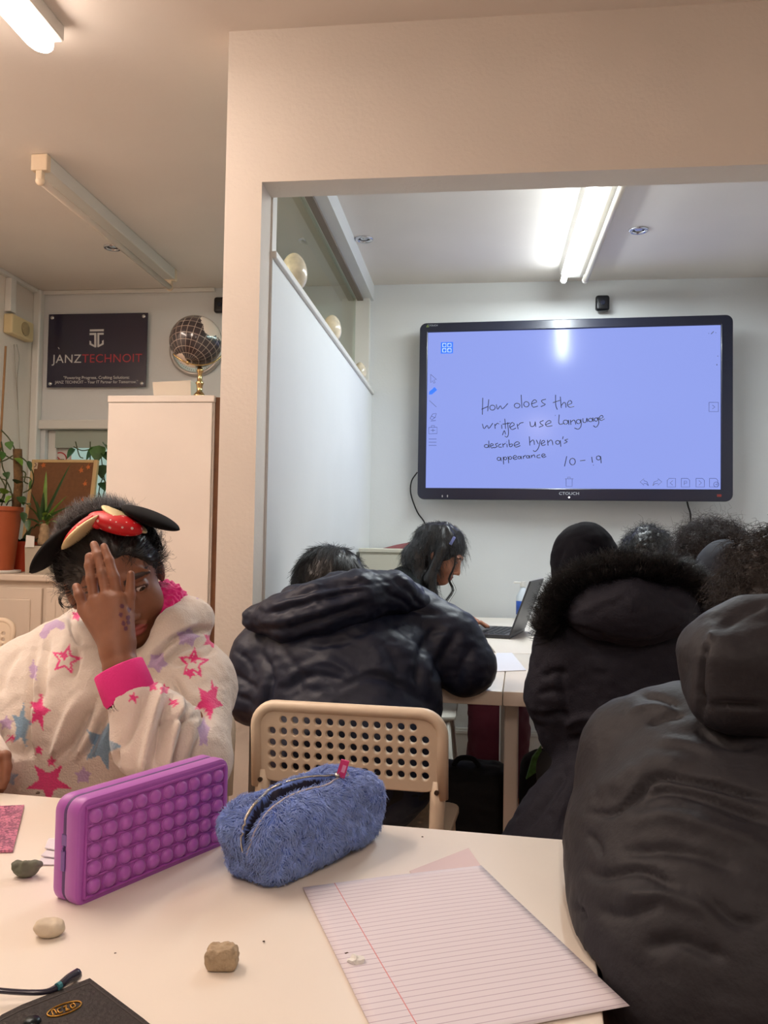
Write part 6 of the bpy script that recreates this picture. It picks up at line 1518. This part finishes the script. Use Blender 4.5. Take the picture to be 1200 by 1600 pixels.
NF = [([(590, 948), (630, 985), (668, 1015), (690, 1060)], 6, -.006), ([(430, 1075), (470, 1045), (520, 1036), (560, 1060)], 7, .004), ([(440, 1082), (490, 1056), (545, 1066)], 6, -.004), ([(520, 1085), (575, 1056), (630, 1075), (682, 1108)], 7, -.006), ([(530, 1075), (590, 1045), (650, 1075)], 8, .004), ([(690, 972), (664, 1005), (652, 1050), (655, 1085)], 7, -.009), ([(722, 985), (694, 1020), (676, 1065)], 7, -.006), ([(742, 1005), (722, 1040), (712, 1075)], 7, -.005), ([(705, 975), (680, 1020), (666, 1070)], 7, .005),
      ([(402, 1010), (422, 1050), (416, 1100), (400, 1130)], 6, -.010), ([(440, 1012), (466, 1050), (470, 1090)], 7, -.004), ([(360, 1015), (385, 1030), (400, 1060)], 5, -.005), ([(358, 1050), (385, 1065), (405, 1080)], 5, -.006), ([(362, 1085), (390, 1095), (405, 1110)], 5, -.005), ([(600, 1000), (620, 1050), (612, 1110)], 10, -.004), ([(480, 1010), (540, 1000), (590, 970)], 7, -.007), ([(630, 950), (660, 958), (690, 958)], 5, -.006), ([(640, 975), (680, 985), (725, 990)], 6, -.003)]
def post_n(items, seed, a1=.006, f1=14, a2=.0022, f2=44, z0=0.0):
    def post(V, N):
        V = folds(V, N, items); n1 = vnoise(V*f1, seed); n2 = vnoise(V*f2*np.array([1, 1, 1.6]), seed+1)
        return V+N*(a1*n1+a2*n2)[:, None]
    return post
_pn = post_n(NF, 12)
def post_navy(V, N):
    k = np.clip(carveA(V.astype(np.float32))/0.02, 0, 1)[:, None]; return V+(_pn(V, N)-V)*k
sdf_obj('puffer_coat', f_np, (-.68, 1.70, .44), (.10, 2.50, 1.12), 0.0045, m_navy, navy, post_navy, None, 2)
def f_nh(p):
    d = chain(p, [PY(400, 967, 1.99), PY(450, 966, 1.95), PY(505, 950, 1.94), PY(560, 932, 1.97), PY(612, 925, 2.03), PY(660, 945, 2.08)], [.036, .052, .060, .056, .046, .028], .04)
    d = smin(d, chain(p, [PY(462, 940, 2.05), PY(530, 918, 2.07), PY(600, 914, 2.10), PY(648, 926, 2.12)], [.040, .036, .034, .026], .03), .04)
    return smax(d, -ell(p, hn+np.array([0, .03, .02]), (.085, .10, .10)), .015)
HN2 = [([(425, 945), (470, 928), (530, 914), (600, 912)], 4.5, -.007), ([(395, 962), (450, 950), (520, 930), (590, 922)], 5, -.008), ([(388, 985), (450, 982), (520, 962), (590, 938)], 5, -.007), ([(412, 950), (460, 940), (530, 922)], 5, .005), ([(400, 975), (450, 968), (520, 948), (580, 932)], 5, .005), ([(470, 912), (520, 904), (580, 902)], 5, .003), ([(615, 905), (640, 925), (660, 950)], 5, -.006), ([(600, 925), (630, 940), (648, 958)], 4, -.005), ([(420, 1000), (480, 985), (540, 962)], 5, .003)]
sdf_obj('hood', f_nh, (-.66, 1.82, .78), (.06, 2.28, 1.12), 0.0036, m_navy, navy, post_n(HN2, 15, .004, 18, .003, 50), None, 2)
def f_nt(p):
    hp2 = np.array([-.285, 1.92, .565]); d = ell(p, hp2, (.19, .14, .085))
    for s in (-1, 1):
        k_ = np.array([-.285+s*.08, 2.30, .565]); ft = np.array([k_[0], 2.32, .12]); d = smin(d, chain(p, [hp2+np.array([s*.08, 0, 0]), k_, ft], [.092, .078, .06], .03), .04)
    return np.maximum(d, np.minimum(-(p[:, 2]-.468), -(p[:, 1]-2.2)))
sdf_obj('trousers', f_nt, (-.56, 1.80, .02), (.0, 2.44, .68), 0.006, m_trou, navy, None, None, 1)
def f_nhair(p):
    d = ell(p, hn+np.array([0, -.008, .014]), (.103, .108, .100)); return np.maximum(d, -(p[:, 2]-(hn[2]-.045)))
o, V_, F_ = hair_cap('hair', f_nhair, hn-.16, hn+.16, 0.0035, m_hair, navy, .004, 40, 4, np.array([0, -.6, -.6]))
strands('hair_strands', fur_on(V_, F_, 3600, .05, .0005, (0, 0, 0), 51, lambda P, N: P[:, 2] < hn[2]-.02, .35, 6, lambda P, N: np.tile(np.array([0, -.55, -.5]), (len(P), 1))+(P-hn)*np.array([5, 0, 0]), .12), .0006, .0002, m_hair, o)['kind'] = 'stuff'
fw_ = [spline([PY(505, 862, 2.32), PY(500, 853, 2.32), PY(512, 850, 2.32), PY(522, 856, 2.32)], 10), spline([PY(510, 864, 2.32), PY(503, 856, 2.32), PY(518, 853, 2.32), PY(527, 859, 2.32)], 10), spline([PY(560, 880, 2.32), PY(572, 884, 2.31), PY(577, 892, 2.30), PY(574, 897, 2.30)], 10)]
strands('loose_hairs', np.array(fw_), .0006, .0003, m_hair, o)['kind'] = 'stuff'

# ------------------------------------------------------------------ woman at the laptop
wom = person((-0.26, 3.42, 0), 'woman with long dark wavy hair typing at the laptop by the back wall')
HW = HeadFrame(PY(690, 866, 3.44), (0.87, -0.16, -0.46), (0.46, -0.05, 0.88), 1.0)
HWf = head_field(HW); SKW = np.array(s2l((178, 120, 92)))
shw_ = PY(640, 930, 3.44); elw = PY(660, 1000, 3.38); wrw = PY(712, 968, 3.40); hpw = np.array([-.27, 3.42, .59])
def f_wb(p):
    d = HWf(p); d = smin(d, cap(p, HW.w(0, -.03, -.08), shw_+np.array([0, 0, .03]), .045, .05), .03); d = smin(d, cap(p, shw_, hpw, .10, .11), .05)
    d = smin(d, chain(p, [shw_+np.array([.02, -.14, 0]), elw, wrw], [.045, .036, .024], .02), .02)
    h0 = wrw; hh = smin(cap(p, h0, PY(733, 972, 3.40), .020, .016), ell(p, PY(728, 971, 3.40), (.030, .032, .012)), .01)
    for i in range(4):
        o_ = np.array([0, (i-1.5)*.019, -.002*i]); hh = smin(hh, chain(p, [PY(737, 972, 3.40)+o_, PY(751, 972.5, 3.40)+o_+np.array([0, 0, .003]), PY(763-2*abs(i-1), 978, 3.40)+o_], [.0088, .008, .0068], .004), .004)
    hh = smin(hh, chain(p, [PY(722, 974, 3.37), PY(735, 980, 3.36), PY(745, 982, 3.355)], [.0105, .0085, .007], .004), .006)
    d = smin(d, hh, .006)
    w2 = PY(700, 966, 3.62); d = smin(d, chain(p, [shw_+np.array([.02, .15, 0]), elw+np.array([0, .22, 0]), w2], [.045, .036, .024], .02), .02)
    d = smin(d, ell(p, w2+np.array([.05, 0, .0]), (.045, .035, .013)), .01)
    for i in range(5): d = smin(d, chain(p, [w2+np.array([.07, (i-2)*.017, 0]), w2+np.array([.105, (i-2)*.018, .002]), w2+np.array([.13-.004*abs(i-2), (i-2)*.018, -.008])], [.008, .0075, .0065], .004), .004)
    for s in (-1, 1):
        k_ = hpw+np.array([.36, s*.09, .0]); ft = np.array([k_[0]+.02, k_[1], .06]); d = smin(d, chain(p, [hpw+np.array([0, s*.07, 0]), k_, ft, ft+np.array([.13, 0, -.035])], [.08, .058, .04, .028], .02), .03)
    return d
multi_body('body', f_wb, [((-.46, 3.14, 0.0), (.34, 3.78, 1.24), 0.0042)], m_skin_t, wom, None, lambda V, N: head_paint(HW, np.tile(SKW, (len(V), 1)), V, SKW, np.array(s2l((150, 76, 72))), np.array(s2l((40, 26, 22))), np.array(s2l((70, 44, 38)))))
eyes(HW, wom, HW.f-HW.u*0.4)
m_top = mat('black_green_top', (22, 28, 28), 0.85)
def f_wt(p):
    d = chain(p, [shw_+np.array([-.005, 0, .005]), hpw+np.array([0, 0, .02])], [.118, .125], .03)
    d = smin(d, cap(p, shw_+np.array([.01, -.13, -.01]), shw_+np.array([.01, .13, -.01]), .062), .05)
    d = smin(d, chain(p, [shw_+np.array([.02, -.14, -.01]), elw, wrw+(elw-wrw)*0.10], [.060, .050, .033], .02), .03)
    w2 = PY(700, 966, 3.62); d = smin(d, chain(p, [shw_+np.array([.02, .15, -.01]), elw+np.array([0, .22, 0]), w2+np.array([-.02, 0, 0])], [.060, .050, .033], .02), .03)
    return d
sdf_obj('top', f_wt, (-.48, 3.10, .47), (.12, 3.82, 1.12), 0.005, m_top, wom, post_n([], 4, .004, 20, .002, 60), None, 2)
def f_ws(p):
    d = ell(p, hpw+np.array([0, 0, -.01]), (.15, .19, .10)); k_ = hpw+np.array([.35, 0, -.02]); d = smin(d, cap(p, hpw+np.array([.05, 0, .02]), k_, .10, .10), .06)
    d = smin(d, smax(ell(p, k_+np.array([-.01, 0, -.23]), (.13, .18, .32)), -(p[:, 2]-.10), .02), .05); return np.maximum(np.maximum(d, p[:, 2]-.695), np.minimum(-(p[:, 2]-.464), -(p[:, 0]+.05)))
sdf_obj('skirt', f_ws, (-.46, 3.18, .06), (.28, 3.66, .72), 0.006, mat('maroon_skirt', (92, 20, 40), 0.85), wom, post_n([], 9, .010, 9, .004, 25), None, 2)
def f_wh(p):
    q = HW.loc(p); d = ell(q, (0, -.018, .034), (.086, .100, .092)); g = .030-1.6*(.075-q[:, 1])-q[:, 2]
    d = smax(d, g*0.6, .015)
    d = smin(d, chain(p, [HW.w(0, -.075, .03), PY(655, 872, 3.44), PY(661, 912, 3.40), PY(672, 945, 3.36)], [.062, .064, .046, .022], .03), .04)
    d = smin(d, chain(p, [HW.w(-.072, .005, .02), PY(672, 905, 3.34), PY(680, 940, 3.33), PY(684, 955, 3.33)], [.022, .022, .018, .008], .02), .02)
    return d
o, V_, F_ = hair_cap('hair', f_wh, PY(680, 880, 3.42)-np.array([.22, .22, .24]), PY(680, 880, 3.42)+np.array([.22, .22, .24]), 0.0035, m_hair, wom, .006, 34, 7, np.array([0, 0, 1.0]))
strands('hair_strands', curls(V_, F_, 2600, .022, .004, 0.8, 61, None, 10, 1.6), .0006, .0002, m_hair, o)['kind'] = 'stuff'
fs = []
for k in range(16):
    j = rg.normal(0, 1.2, 2); fs.append([PY(u+j[0]*(.5+i*.12), v+j[1]*.5, 3.34) for i, (u, v) in enumerate(spline([(712, 862), (710, 885), (702, 905), (708, 922), (698, 938), (694, 948), (702, 952), (700, 957)], 22))])
strands('front_curl', np.array(fs), .0012, .0004, m_hair, o)
MB().box((-.006, -.0035, -.018), (.006, .0035, .018), .002, Matrix.Translation(HW.w(-.074, .028, .075)) @ Matrix.Rotation(.5, 4, 'Y')).build('hair_clip', mat('lilac_clip', (140, 150, 210), 0.3), o)

# ------------------------------------------------------------------ pupil in the fur trimmed coat
fur = person((0.32, 1.78, 0), 'pupil in a black hooded coat with a black fur trimmed hood, seen from behind')
m_coat = mat('black_coat', (30, 30, 41), 0.75, spec=0.25, bump=0.25, bump_scale=300); m_furb = mat('black_fur', (15, 14, 18), 0.45)
hf = PY(914, 890, 1.90)
def f_fb(p):
    d = ell(p, hf, (.070, .088, .095)); d = smin(d, cap(p, hf+np.array([0, -.01, -.06]), PY(960, 1000, 1.80), .05, .06), .03); hp4 = np.array([.32, 1.77, .53]); d = smin(d, cap(p, PY(965, 1020, 1.80), hp4, .09, .11), .05)
    for s in (-1, 1):
        k_ = np.array([.32+s*.1, 2.14, .54]); ft = np.array([k_[0], 2.12, .06]); d = smin(d, chain(p, [hp4+np.array([s*.06, 0, 0]), k_, ft, ft+np.array([0, .12, -.035])], [.08, .058, .04, .028], .02), .03)
        e_ = np.array([.32+s*.17, 1.88, .79]); w_ = np.array([.32+s*.10, 2.12, .775]); d = smin(d, chain(p, [np.array([.32+s*.13, 1.80, .92]), e_, w_], [.04, .035, .025], .02), .02)
        d = smin(d, ell(p, w_+np.array([0, .05, 0]), (.03, .045, .013)), .01)
        for i in range(5): d = smin(d, chain(p, [w_+np.array([(i-2)*.015, .08, 0]), w_+np.array([(i-2)*.016, .115-.004*abs(i-2), .003]), w_+np.array([(i-2)*.016, .132-.006*abs(i-2), -.004])], [.008, .0075, .0065], .004), .004)
    return smax(d, -carveA(p), .002)
multi_body('body', f_fb, [((.06, 1.6, 0), (.58, 2.32, 1.24), 0.006)], mat('skin_plain', (150, 104, 80), 0.5), fur)
def f_fc(p):
    d = ell(p, PY(985, 1090, 1.80), (.165, .115, .20)); d = smin(d, cap(p, PY(893, 1022, 1.80), PY(1075, 1015, 1.80), .072, .075), .06)
    d = smin(d, chain(p, [PY(884, 1022, 1.80), PY(868, 1090, 1.80), PY(884, 1150, 1.82)], [.066, .058, .05], .03), .04); d = smin(d, chain(p, [PY(882, 1140, 1.82), np.array([.20, 2.0, .80])], [.05, .045], .03), .03)
    d = smin(d, chain(p, [PY(1085, 1025, 1.80), PY(1105, 1120, 1.82), np.array([.44, 2.0, .80])], [.066, .055, .045], .03), .04)
    d = smin(d, ell(p, PY(978, 1195, 1.78), (.138, .110, .07)), .025)
    d = smin(d, ell(p, PY(955, 1290, 1.77), (.180, .15, .14)), .03); d = smin(d, ell(p, PY(884, 1345, 1.76), (.12, .13, .13)), .04)
    d = smin(d, ell(p, PY(930, 1370, 1.77), (.21, .17, .14)), .05)
    return smax(smax(d, -carveA(p), .004), -(p[:, 2]-.34), .01)
FFo = [([(905, 1182), (950, 1190), (1010, 1185)], 5, -.010), ([(890, 1205), (860, 1250), (825, 1300)], 6, -.006), ([(915, 1200), (895, 1250), (870, 1310)], 7, -.006), ([(930, 1200), (925, 1250), (905, 1310)], 7, -.005), ([(880, 1195), (850, 1235), (805, 1300)], 7, .004), ([(846, 1060), (868, 1050), (888, 1055)], 5, -.006), ([(838, 1085), (868, 1080), (880, 1090)], 5, -.006), ([(848, 1120), (872, 1115), (888, 1122)], 5, -.007), ([(880, 1140), (900, 1125), (940, 1120)], 7, .007), ([(884, 1160), (915, 1150), (945, 1148)], 6, -.008), ([(872, 1040), (880, 1080), (884, 1130)], 6, -.006), ([(905, 1165), (910, 1185), (902, 1205)], 4, -.005), ([(930, 1170), (928, 1190), (932, 1210)], 4, -.005), ([(860, 985), (900, 1000), (950, 1020), (1020, 1015)], 7, -.006)]
_pf = post_n(FFo, 22, .004, 16, .002, 50)
sdf_obj('coat', f_fc, (.02, 1.54, .32), (.62, 2.10, 1.02), 0.0045, m_coat, fur, lambda V, N: V+(_pf(V, N)-V)*np.clip(carveA(V.astype(np.float32))/0.02, 0, 1)[:, None], None, 2)
def f_fh(p):
    d = chain(p, [PY(888, 955, 1.76), PY(935, 948, 1.72), PY(985, 946, 1.70), PY(1045, 948, 1.73), PY(1080, 960, 1.77)], [.034, .046, .052, .046, .034], .03); d = smin(d, ell(p, PY(985, 968, 1.70), (.11, .055, .05)), .03); return d
sdf_obj('hood', f_fh, (.06, 1.58, .82), (.60, 1.90, 1.08), 0.004, m_coat, fur, post_n([([(870, 975), (930, 990), (960, 1004), (1030, 1002), (1085, 960)], 5, -.006), ([(985, 930), (990, 960)], 6, .003), ([(1040, 925), (1060, 945), (1085, 955)], 5, -.004), ([(900, 960), (940, 940), (985, 925)], 8, .004)], 25, .003, 20, .0015, 60), None, 2)
TR = spline([PY(861, 985, 1.76), PY(865, 955, 1.74), PY(884, 925, 1.73), PY(918, 904, 1.72), PY(960, 894, 1.71), PY(1010, 892, 1.71), PY(1050, 897, 1.72), PY(1082, 918, 1.74), PY(1098, 955, 1.78)], 24)
def f_tr(p): return chain(p, TR, [.014]+[.018]*22+[.014], .01)
o, V_, F_ = sdf_obj('fur_trim', f_tr, (.04, 1.60, .86), (.62, 1.90, 1.10), 0.004, m_furb, fur)
tc3 = PY(975, 985, 1.76)
strands('fur_strands', fur_on(V_, F_, 10000, .036, .0005, (0, 0, 0), 71, None, .8, 5, lambda P, N: (P-tc3)*np.array([5, 1.5, 6])+np.array([0, -.15, 0])), .00065, .00015, m_furb, o)['kind'] = 'stuff'
m_scarf = mat('black_head_scarf', (15, 16, 25), 0.9, spec=0.15, bump=0.2, bump_scale=400)
def f_sc(p):
    d = ell(p, hf+np.array([0, .0, .012]), (.0765, .094, .095)); d = smin(d, ell(p, hf+np.array([.02, -.03, -.06]), (.075, .085, .07)), .04); return smax(d, -(ell(p, hf+np.array([0, .10, -.02]), (.05, .05, .065))), .01)
sdf_obj('head_scarf', f_sc, hf-.17, hf+.15, .0035, m_scarf, fur, post_n([([(905, 842), (935, 852), (958, 875)], 3, -.005), ([(882, 850), (872, 880), (870, 910)], 4, -.004), ([(925, 842), (940, 868), (946, 895)], 4, -.004), ([(895, 845), (905, 870), (903, 900)], 5, .003)], 27, .002, 25, .001, 60), None, 2)

# ------------------------------------------------------------------ pupils further back, only heads in view
def back_pupil(u, v, Y, lab, rx, top, shirt):
    c = PY(u, v, Y); P = person((c[0], Y, 0), lab)
    def fb(p):
        d = ell(p, c, (.072, .088, .098)); d = smin(d, cap(p, c+np.array([0, -.01, -.06]), c+np.array([0, -.03, -.17]), .045, .05), .03); hp5 = np.array([c[0], Y-.05, .53])
        d = smin(d, cap(p, c+np.array([0, -.03, -.215]), hp5, .075, .09), .05)
        for s in (-1, 1):
            k_ = np.array([c[0]+s*.08, Y+.20, .53]); ft = np.array([k_[0], Y+.18, .05]); d = smin(d, chain(p, [hp5+np.array([s*.05, 0, 0]), k_, ft, ft+np.array([0, .08, -.025])], [.07, .052, .038, .026], .02), .03)
            d = smin(d, chain(p, [c+np.array([s*.10, -.03, -.21]), c+np.array([s*.13, .0, -.42]), c+np.array([s*.06, .15, -.40])], [.038, .032, .024], .02), .02)
            w_ = c+np.array([s*.06, .15, -.40])
            for i in range(5): d = smin(d, chain(p, [w_+np.array([(i-2)*.010, .02, 0]), w_+np.array([(i-2)*.014, .06, 0])], [.009, .0065], .004), .006)
        return d
    multi_body('body', fb, [((c[0]-.22, Y-.2, 0), (c[0]+.22, Y+.36, c[2]+.12), .007)], mat('skin_back', (140, 98, 76), 0.55), P)
    def fs_(p): 
        d = cap(p, c+np.array([0, -.03, -.235]), np.array([c[0], Y-.05, .55]), .095, .11); d = smin(d, cap(p, c+np.array([-.09, -.03, -.20]), c+np.array([.09, -.03, -.20]), .055), .04)
        d = smin(d, cap(p, c+np.array([0, -.03, -.20]), c+np.array([0, -.024, -.130]), .075, .062), .03)
        for s in (-1, 1): d = smin(d, chain(p, [c+np.array([s*.10, -.03, -.21]), c+np.array([s*.13, .0, -.42]), c+np.array([s*.07, .13, -.40])], [.055, .048, .036], .02), .03)
        return d
    sdf_obj('jumper', fs_, (c[0]-.24, Y-.22, .42), (c[0]+.24, Y+.22, c[2]-.05), .008, mat('dark_jumper', shirt, 0.9), P)
    return P, c
P6, c6 = back_pupil(1012, 872, 3.22, 'pupil with short dark wavy hair behind the fur trimmed hood', .085, 818, (24, 24, 32))
o, V_, F_ = hair_cap('hair', lambda p: np.maximum(ell(p, c6+np.array([0, -.006, .018]), (.096, .106, .100)), -(p[:, 2]-(c6[2]-.075))*0.7), c6-.17, c6+.17, .0042, m_hair, P6, .008, 34, 3)
strands('hair_strands', curls(V_, F_, 2600, .030, .006, 1.0, 81, None, 9, .5), .0007, .0002, m_hair, o)['kind'] = 'stuff'
P7, c7 = back_pupil(1112, 878, 2.72, 'pupil with a mop of dark curly hair, right of the short haired head', .1, 815, (30, 26, 30))
o, V_, F_ = hair_cap('hair', lambda p: np.maximum(ell(p, c7+np.array([0, -.004, .03]), (.100, .108, .092)), -(p[:, 2]-(c7[2]-.08))*0.7), c7-.18, c7+.18, .0045, m_hairb, P7, .010, 30, 6)
strands('hair_strands', curls(V_, F_, 5200, .042, .009, 1.6, 82, None, 14, .25), .0006, .0002, m_hairb, o)['kind'] = 'stuff'
P8, c8 = back_pupil(1133, 908, 2.26, 'pupil in a dark blue cap between the curly heads at the right', .08, 863, (24, 28, 40))
sdf_obj('cap', lambda p: np.maximum(ell(p, c8+np.array([0, 0, .008]), (.080, .097, .100)), -(p[:, 2]-(c8[2]-.02))), c8-.15, c8+.15, .004, mat('dark_blue_cap', (22, 27, 40), 0.8), P8, post_n([], 3, .001, 30, .0005, 60), None, 2)

# ------------------------------------------------------------------ pupil in the black puffer jacket at the right end of the front table
puf = person((0.44, 0.93, 0), 'pupil in a large black puffer jacket at the right end of the front table')
m_puf = mat('black_puffer_nylon', (31, 30, 36), 0.62, spec=0.3, bump=0.2, bump_scale=120)
hpz = PY(1226, 945, 1.12)
def f_pb(p):
    d = ell(p, hpz, (.070, .086, .095)); d = smin(d, cap(p, hpz+np.array([0, -.02, -.06]), np.array([.42, .98, .90]), .045, .06), .03); hp9 = np.array([.44, .92, .53]); d = smin(d, cap(p, np.array([.42, .97, .86]), hp9, .09, .11), .05)
    for s in (-1, 1):
        k_ = np.array([.44+s*.09, 1.26, .53]); ft = np.array([k_[0], 1.24, .06]); d = smin(d, chain(p, [hp9+np.array([s*.06, 0, 0]), k_, ft, ft+np.array([0, .10, -.035])], [.08, .055, .04, .028], .02), .03)
        e_ = np.array([.43+s*.23, .98, .66]); w_ = np.array([.43+s*.10, 1.16, .68]); d = smin(d, chain(p, [np.array([.43+s*.15, .95, .86]), e_, w_], [.042, .036, .026], .02), .02)
        for i in range(5): d = smin(d, chain(p, [w_+np.array([(i-2)*.010, .02, 0]), w_+np.array([(i-2)*.015, .07, 0])], [.010, .0065], .004), .008)
    return d
multi_body('body', f_pb, [((.14, .78, 0), (.74, 1.42, 1.16), .007)], mat('skin_front', (150, 104, 80), 0.5), puf)
def f_pj(p):
    d = ell(p, PY(1225, 1345, .90), (.215, .17, .165)); d = smin(d, ell(p, PY(1215, 1215, .93), (.165, .13, .095)), .04)
    d = smin(d, chain(p, [PY(1062, 1178, .95), PY(1022, 1240, .96), PY(1016, 1310, .95), PY(1026, 1395, .93)], [.060, .074, .075, .072], .03), .03)
    d = smin(d, chain(p, [PY(1022, 1400, .93), PY(1075, 1450, .96), np.array([.36, 1.14, .66])], [.070, .064, .05], .04), .03)
    d = smin(d, ell(p, PY(1215, 1540, .88), (.16, .15, .18)), .05); d = smin(d, ell(p, PY(1150, 1575, .86), (.118, .12, .14)), .04)
    d = smin(d, ell(p, PY(1182, 1490, .80), (.135, .125, .115)), .10); d = smin(d, ell(p, PY(1172, 1565, .76), (.118, .12, .10)), .08); d = smin(d, cap(p, PY(1052, 1158, .95), PY(992, 1168, .96), .056, .056), .03)
    d = smin(d, chain(p, [np.array([.58, .95, .84]), np.array([.67, .97, .70]), np.array([.62, 1.1, .66])], [.08, .085, .06], .04), .05)
    d = smin(d, cap(p, np.array([.43, .96, .84]), np.array([.41, 1.03, .945]), .115, .075), .04)
    return smax(smax(d, -carveF(p), .006), -(p[:, 2]-.40), .02)
PFo = [([(905, 1268), (935, 1270), (960, 1268), (995, 1242), (1024, 1216), (1060, 1218), (1130, 1232), (1220, 1258)], 6, -.009), ([(985, 1262), (1030, 1236), (1100, 1248), (1220, 1292)], 10, -.008), ([(930, 1235), (980, 1215), (1030, 1190), (1090, 1195)], 22, .005), ([(995, 1085), (1030, 1090), (1066, 1108)], 6, -.005), ([(1010, 1135), (1040, 1122), (1068, 1118)], 6, -.006), ([(980, 1115), (1020, 1105), (1060, 1112)], 7, .004), ([(1020, 1165), (1070, 1160), (1130, 1180)], 10, .004),
       ([(1085, 1140), (1130, 1162), (1180, 1170)], 6, -.006), ([(965, 1295), (1040, 1275), (1130, 1300), (1220, 1330)], 16, .006), ([(960, 1330), (1060, 1330), (1160, 1360)], 12, -.005), ([(912, 1300), (930, 1315), (940, 1340)], 6, -.005), ([(905, 1350), (940, 1370), (1000, 1360), (1060, 1390)], 9, -.006), ([(930, 1420), (980, 1430), (1040, 1410)], 9, -.005), ([(900, 1412), (912, 1424), (918, 1440)], 4, -.006), ([(1000, 1480), (1060, 1470), (1140, 1500)], 12, -.006), ([(960, 1400), (1040, 1400), (1120, 1430)], 14, .005), ([(1100, 1400), (1150, 1440), (1200, 1440)], 12, -.005)]
_pp = post_n([(a[0], a[1]*.8, a[2]*.9) for a in PFo], 32, .002, 18, .0012, 55)
sdf_obj('puffer_jacket', f_pj, (.04, .54, .38), (.80, 1.24, 1.02), .0045, m_puf, puf, lambda V, N: V+(_pp(V, N)-V)*np.clip(carveF(V.astype(np.float32))/0.02, 0, 1)[:, None], None, 2)
def f_ph(p):
    d = rbox(p, PY(1217, 1062, .84), (.086, .05, .050), .036); d = smin(d, ell(p, PY(1228, 1020, .88), (.095, .06, .060)), .03); return d
sdf_obj('hood', f_ph, (.16, .70, .84), (.60, 1.06, 1.12), .0042, m_puf, puf, post_n([([(1112, 990), (1098, 1020), (1094, 1065), (1098, 1130)], 4, -.006), ([(1096, 1102), (1140, 1102), (1200, 1104)], 4, -.007), ([(1085, 1075), (1100, 1090), (1100, 1105)], 4, -.004), ([(1120, 985), (1160, 960), (1200, 945)], 6, -.003), ([(1096, 1010), (1106, 1000), (1112, 985)], 4, .004)], 35, .003, 16, .0015, 50), None, 2)
o, V_, F_ = hair_cap('hair', lambda p: np.maximum(ell(p, hpz+np.array([0, -.006, .012]), (.077, .094, .084)), -(p[:, 2]-(hpz[2]-.10))*0.7), hpz-.17, hpz+.17, .0042, m_hairbr, puf, .007, 40, 8)
strands('hair_strands', curls(V_, F_, 6500, .020, .005, 1.3, 83, None, 12, .55), .00045, .00015, m_hairbr, o)['kind'] = 'stuff'

def trousers(parent, hp_, dx, ky, kz, r=(.088, .072, .054)):
    hp_ = np.asarray(hp_, float)
    def f(p):
        d = None
        for s in (-1, 1):
            k_ = np.array([hp_[0]+s*dx, ky, kz]); e = chain(p, [hp_+np.array([s*.05, .02, 0]), k_, np.array([k_[0], ky-.02, .10])], r, .03); d = e if d is None else smin(d, e, .03)
        return d
    sdf_obj('trousers', f, (hp_[0]-.24, hp_[1]-.12, .03), (hp_[0]+.24, ky+.12, hp_[2]+.13), .008, m_trou, parent)
trousers(fur, (.32, 1.79, .53), .10, 2.14, .54)
trousers(puf, (.44, .94, .53), .09, 1.26, .53)
trousers(P6, (c6[0], 3.19, .53), .08, 3.42, .53, (.085, .068, .05)); trousers(P7, (c7[0], 2.69, .53), .08, 2.92, .53, (.085, .068, .05)); trousers(P8, (c8[0], 2.23, .53), .08, 2.46, .53, (.085, .068, .05))

# ------------------------------------------------------------------ things on the floor
m_bag = mat('black_bag_nylon', (17, 17, 20), 0.8, bump=0.3, bump_scale=80)
bg = empty('backpack', (-.07, 2.64, 0), 'black backpack on the floor under the white tables', 'backpack')
def f_bag(p): return smin(rbox(p, (-.07, 2.64, .215), (.185, .11, .21), .08), rbox(p, (-.07, 2.54, .13), (.13, .05, .10), .04), .03)
sdf_obj('body', f_bag, (-.28, 2.42, .0), (.20, 2.84, .46), .006, m_bag, bg, post_n([], 3, .006, 16, .003, 40), None, 1)
MB().tube(spline([(-.08, 2.60, .422), (-.06, 2.60, .445), (-.02, 2.60, .445), (.0, 2.60, .422)], 12), .008, 8).build('handle', m_bag, bg, smooth=True)
MB().tube(spline([(-.14, 2.488, .17), (-.04, 2.482, .19), (.06, 2.488, .17)], 10), .003, 6).build('zip', m_dark, bg)
gb_ = empty('school_bag', (.185, 2.50, 0), 'black bag with a green patterned panel beside the table leg and fur trimmed coat', 'bag')
def f_sb(p): return smin(rbox(p, (.195, 2.52, .36), (.075, .06, .14), .05), rbox(p, (.215, 2.52, .15), (.055, .055, .15), .04), .04)
sdf_obj('body', f_sb, (.06, 2.40, 0), (.34, 2.64, .54), .005, m_bag, gb_, post_n([], 6, .006, 18, .003, 40), None, 1)
m_grn = mat('green_pattern', (96, 158, 84), 0.6, var=0.45, var_scale=70)
MB().prism([PY(822, 1218, 2.43), PY(848, 1200, 2.43), PY(846, 1166, 2.43), PY(832, 1184, 2.43)], (0, .018, 0)).build('green_panel', m_grn, gb_)
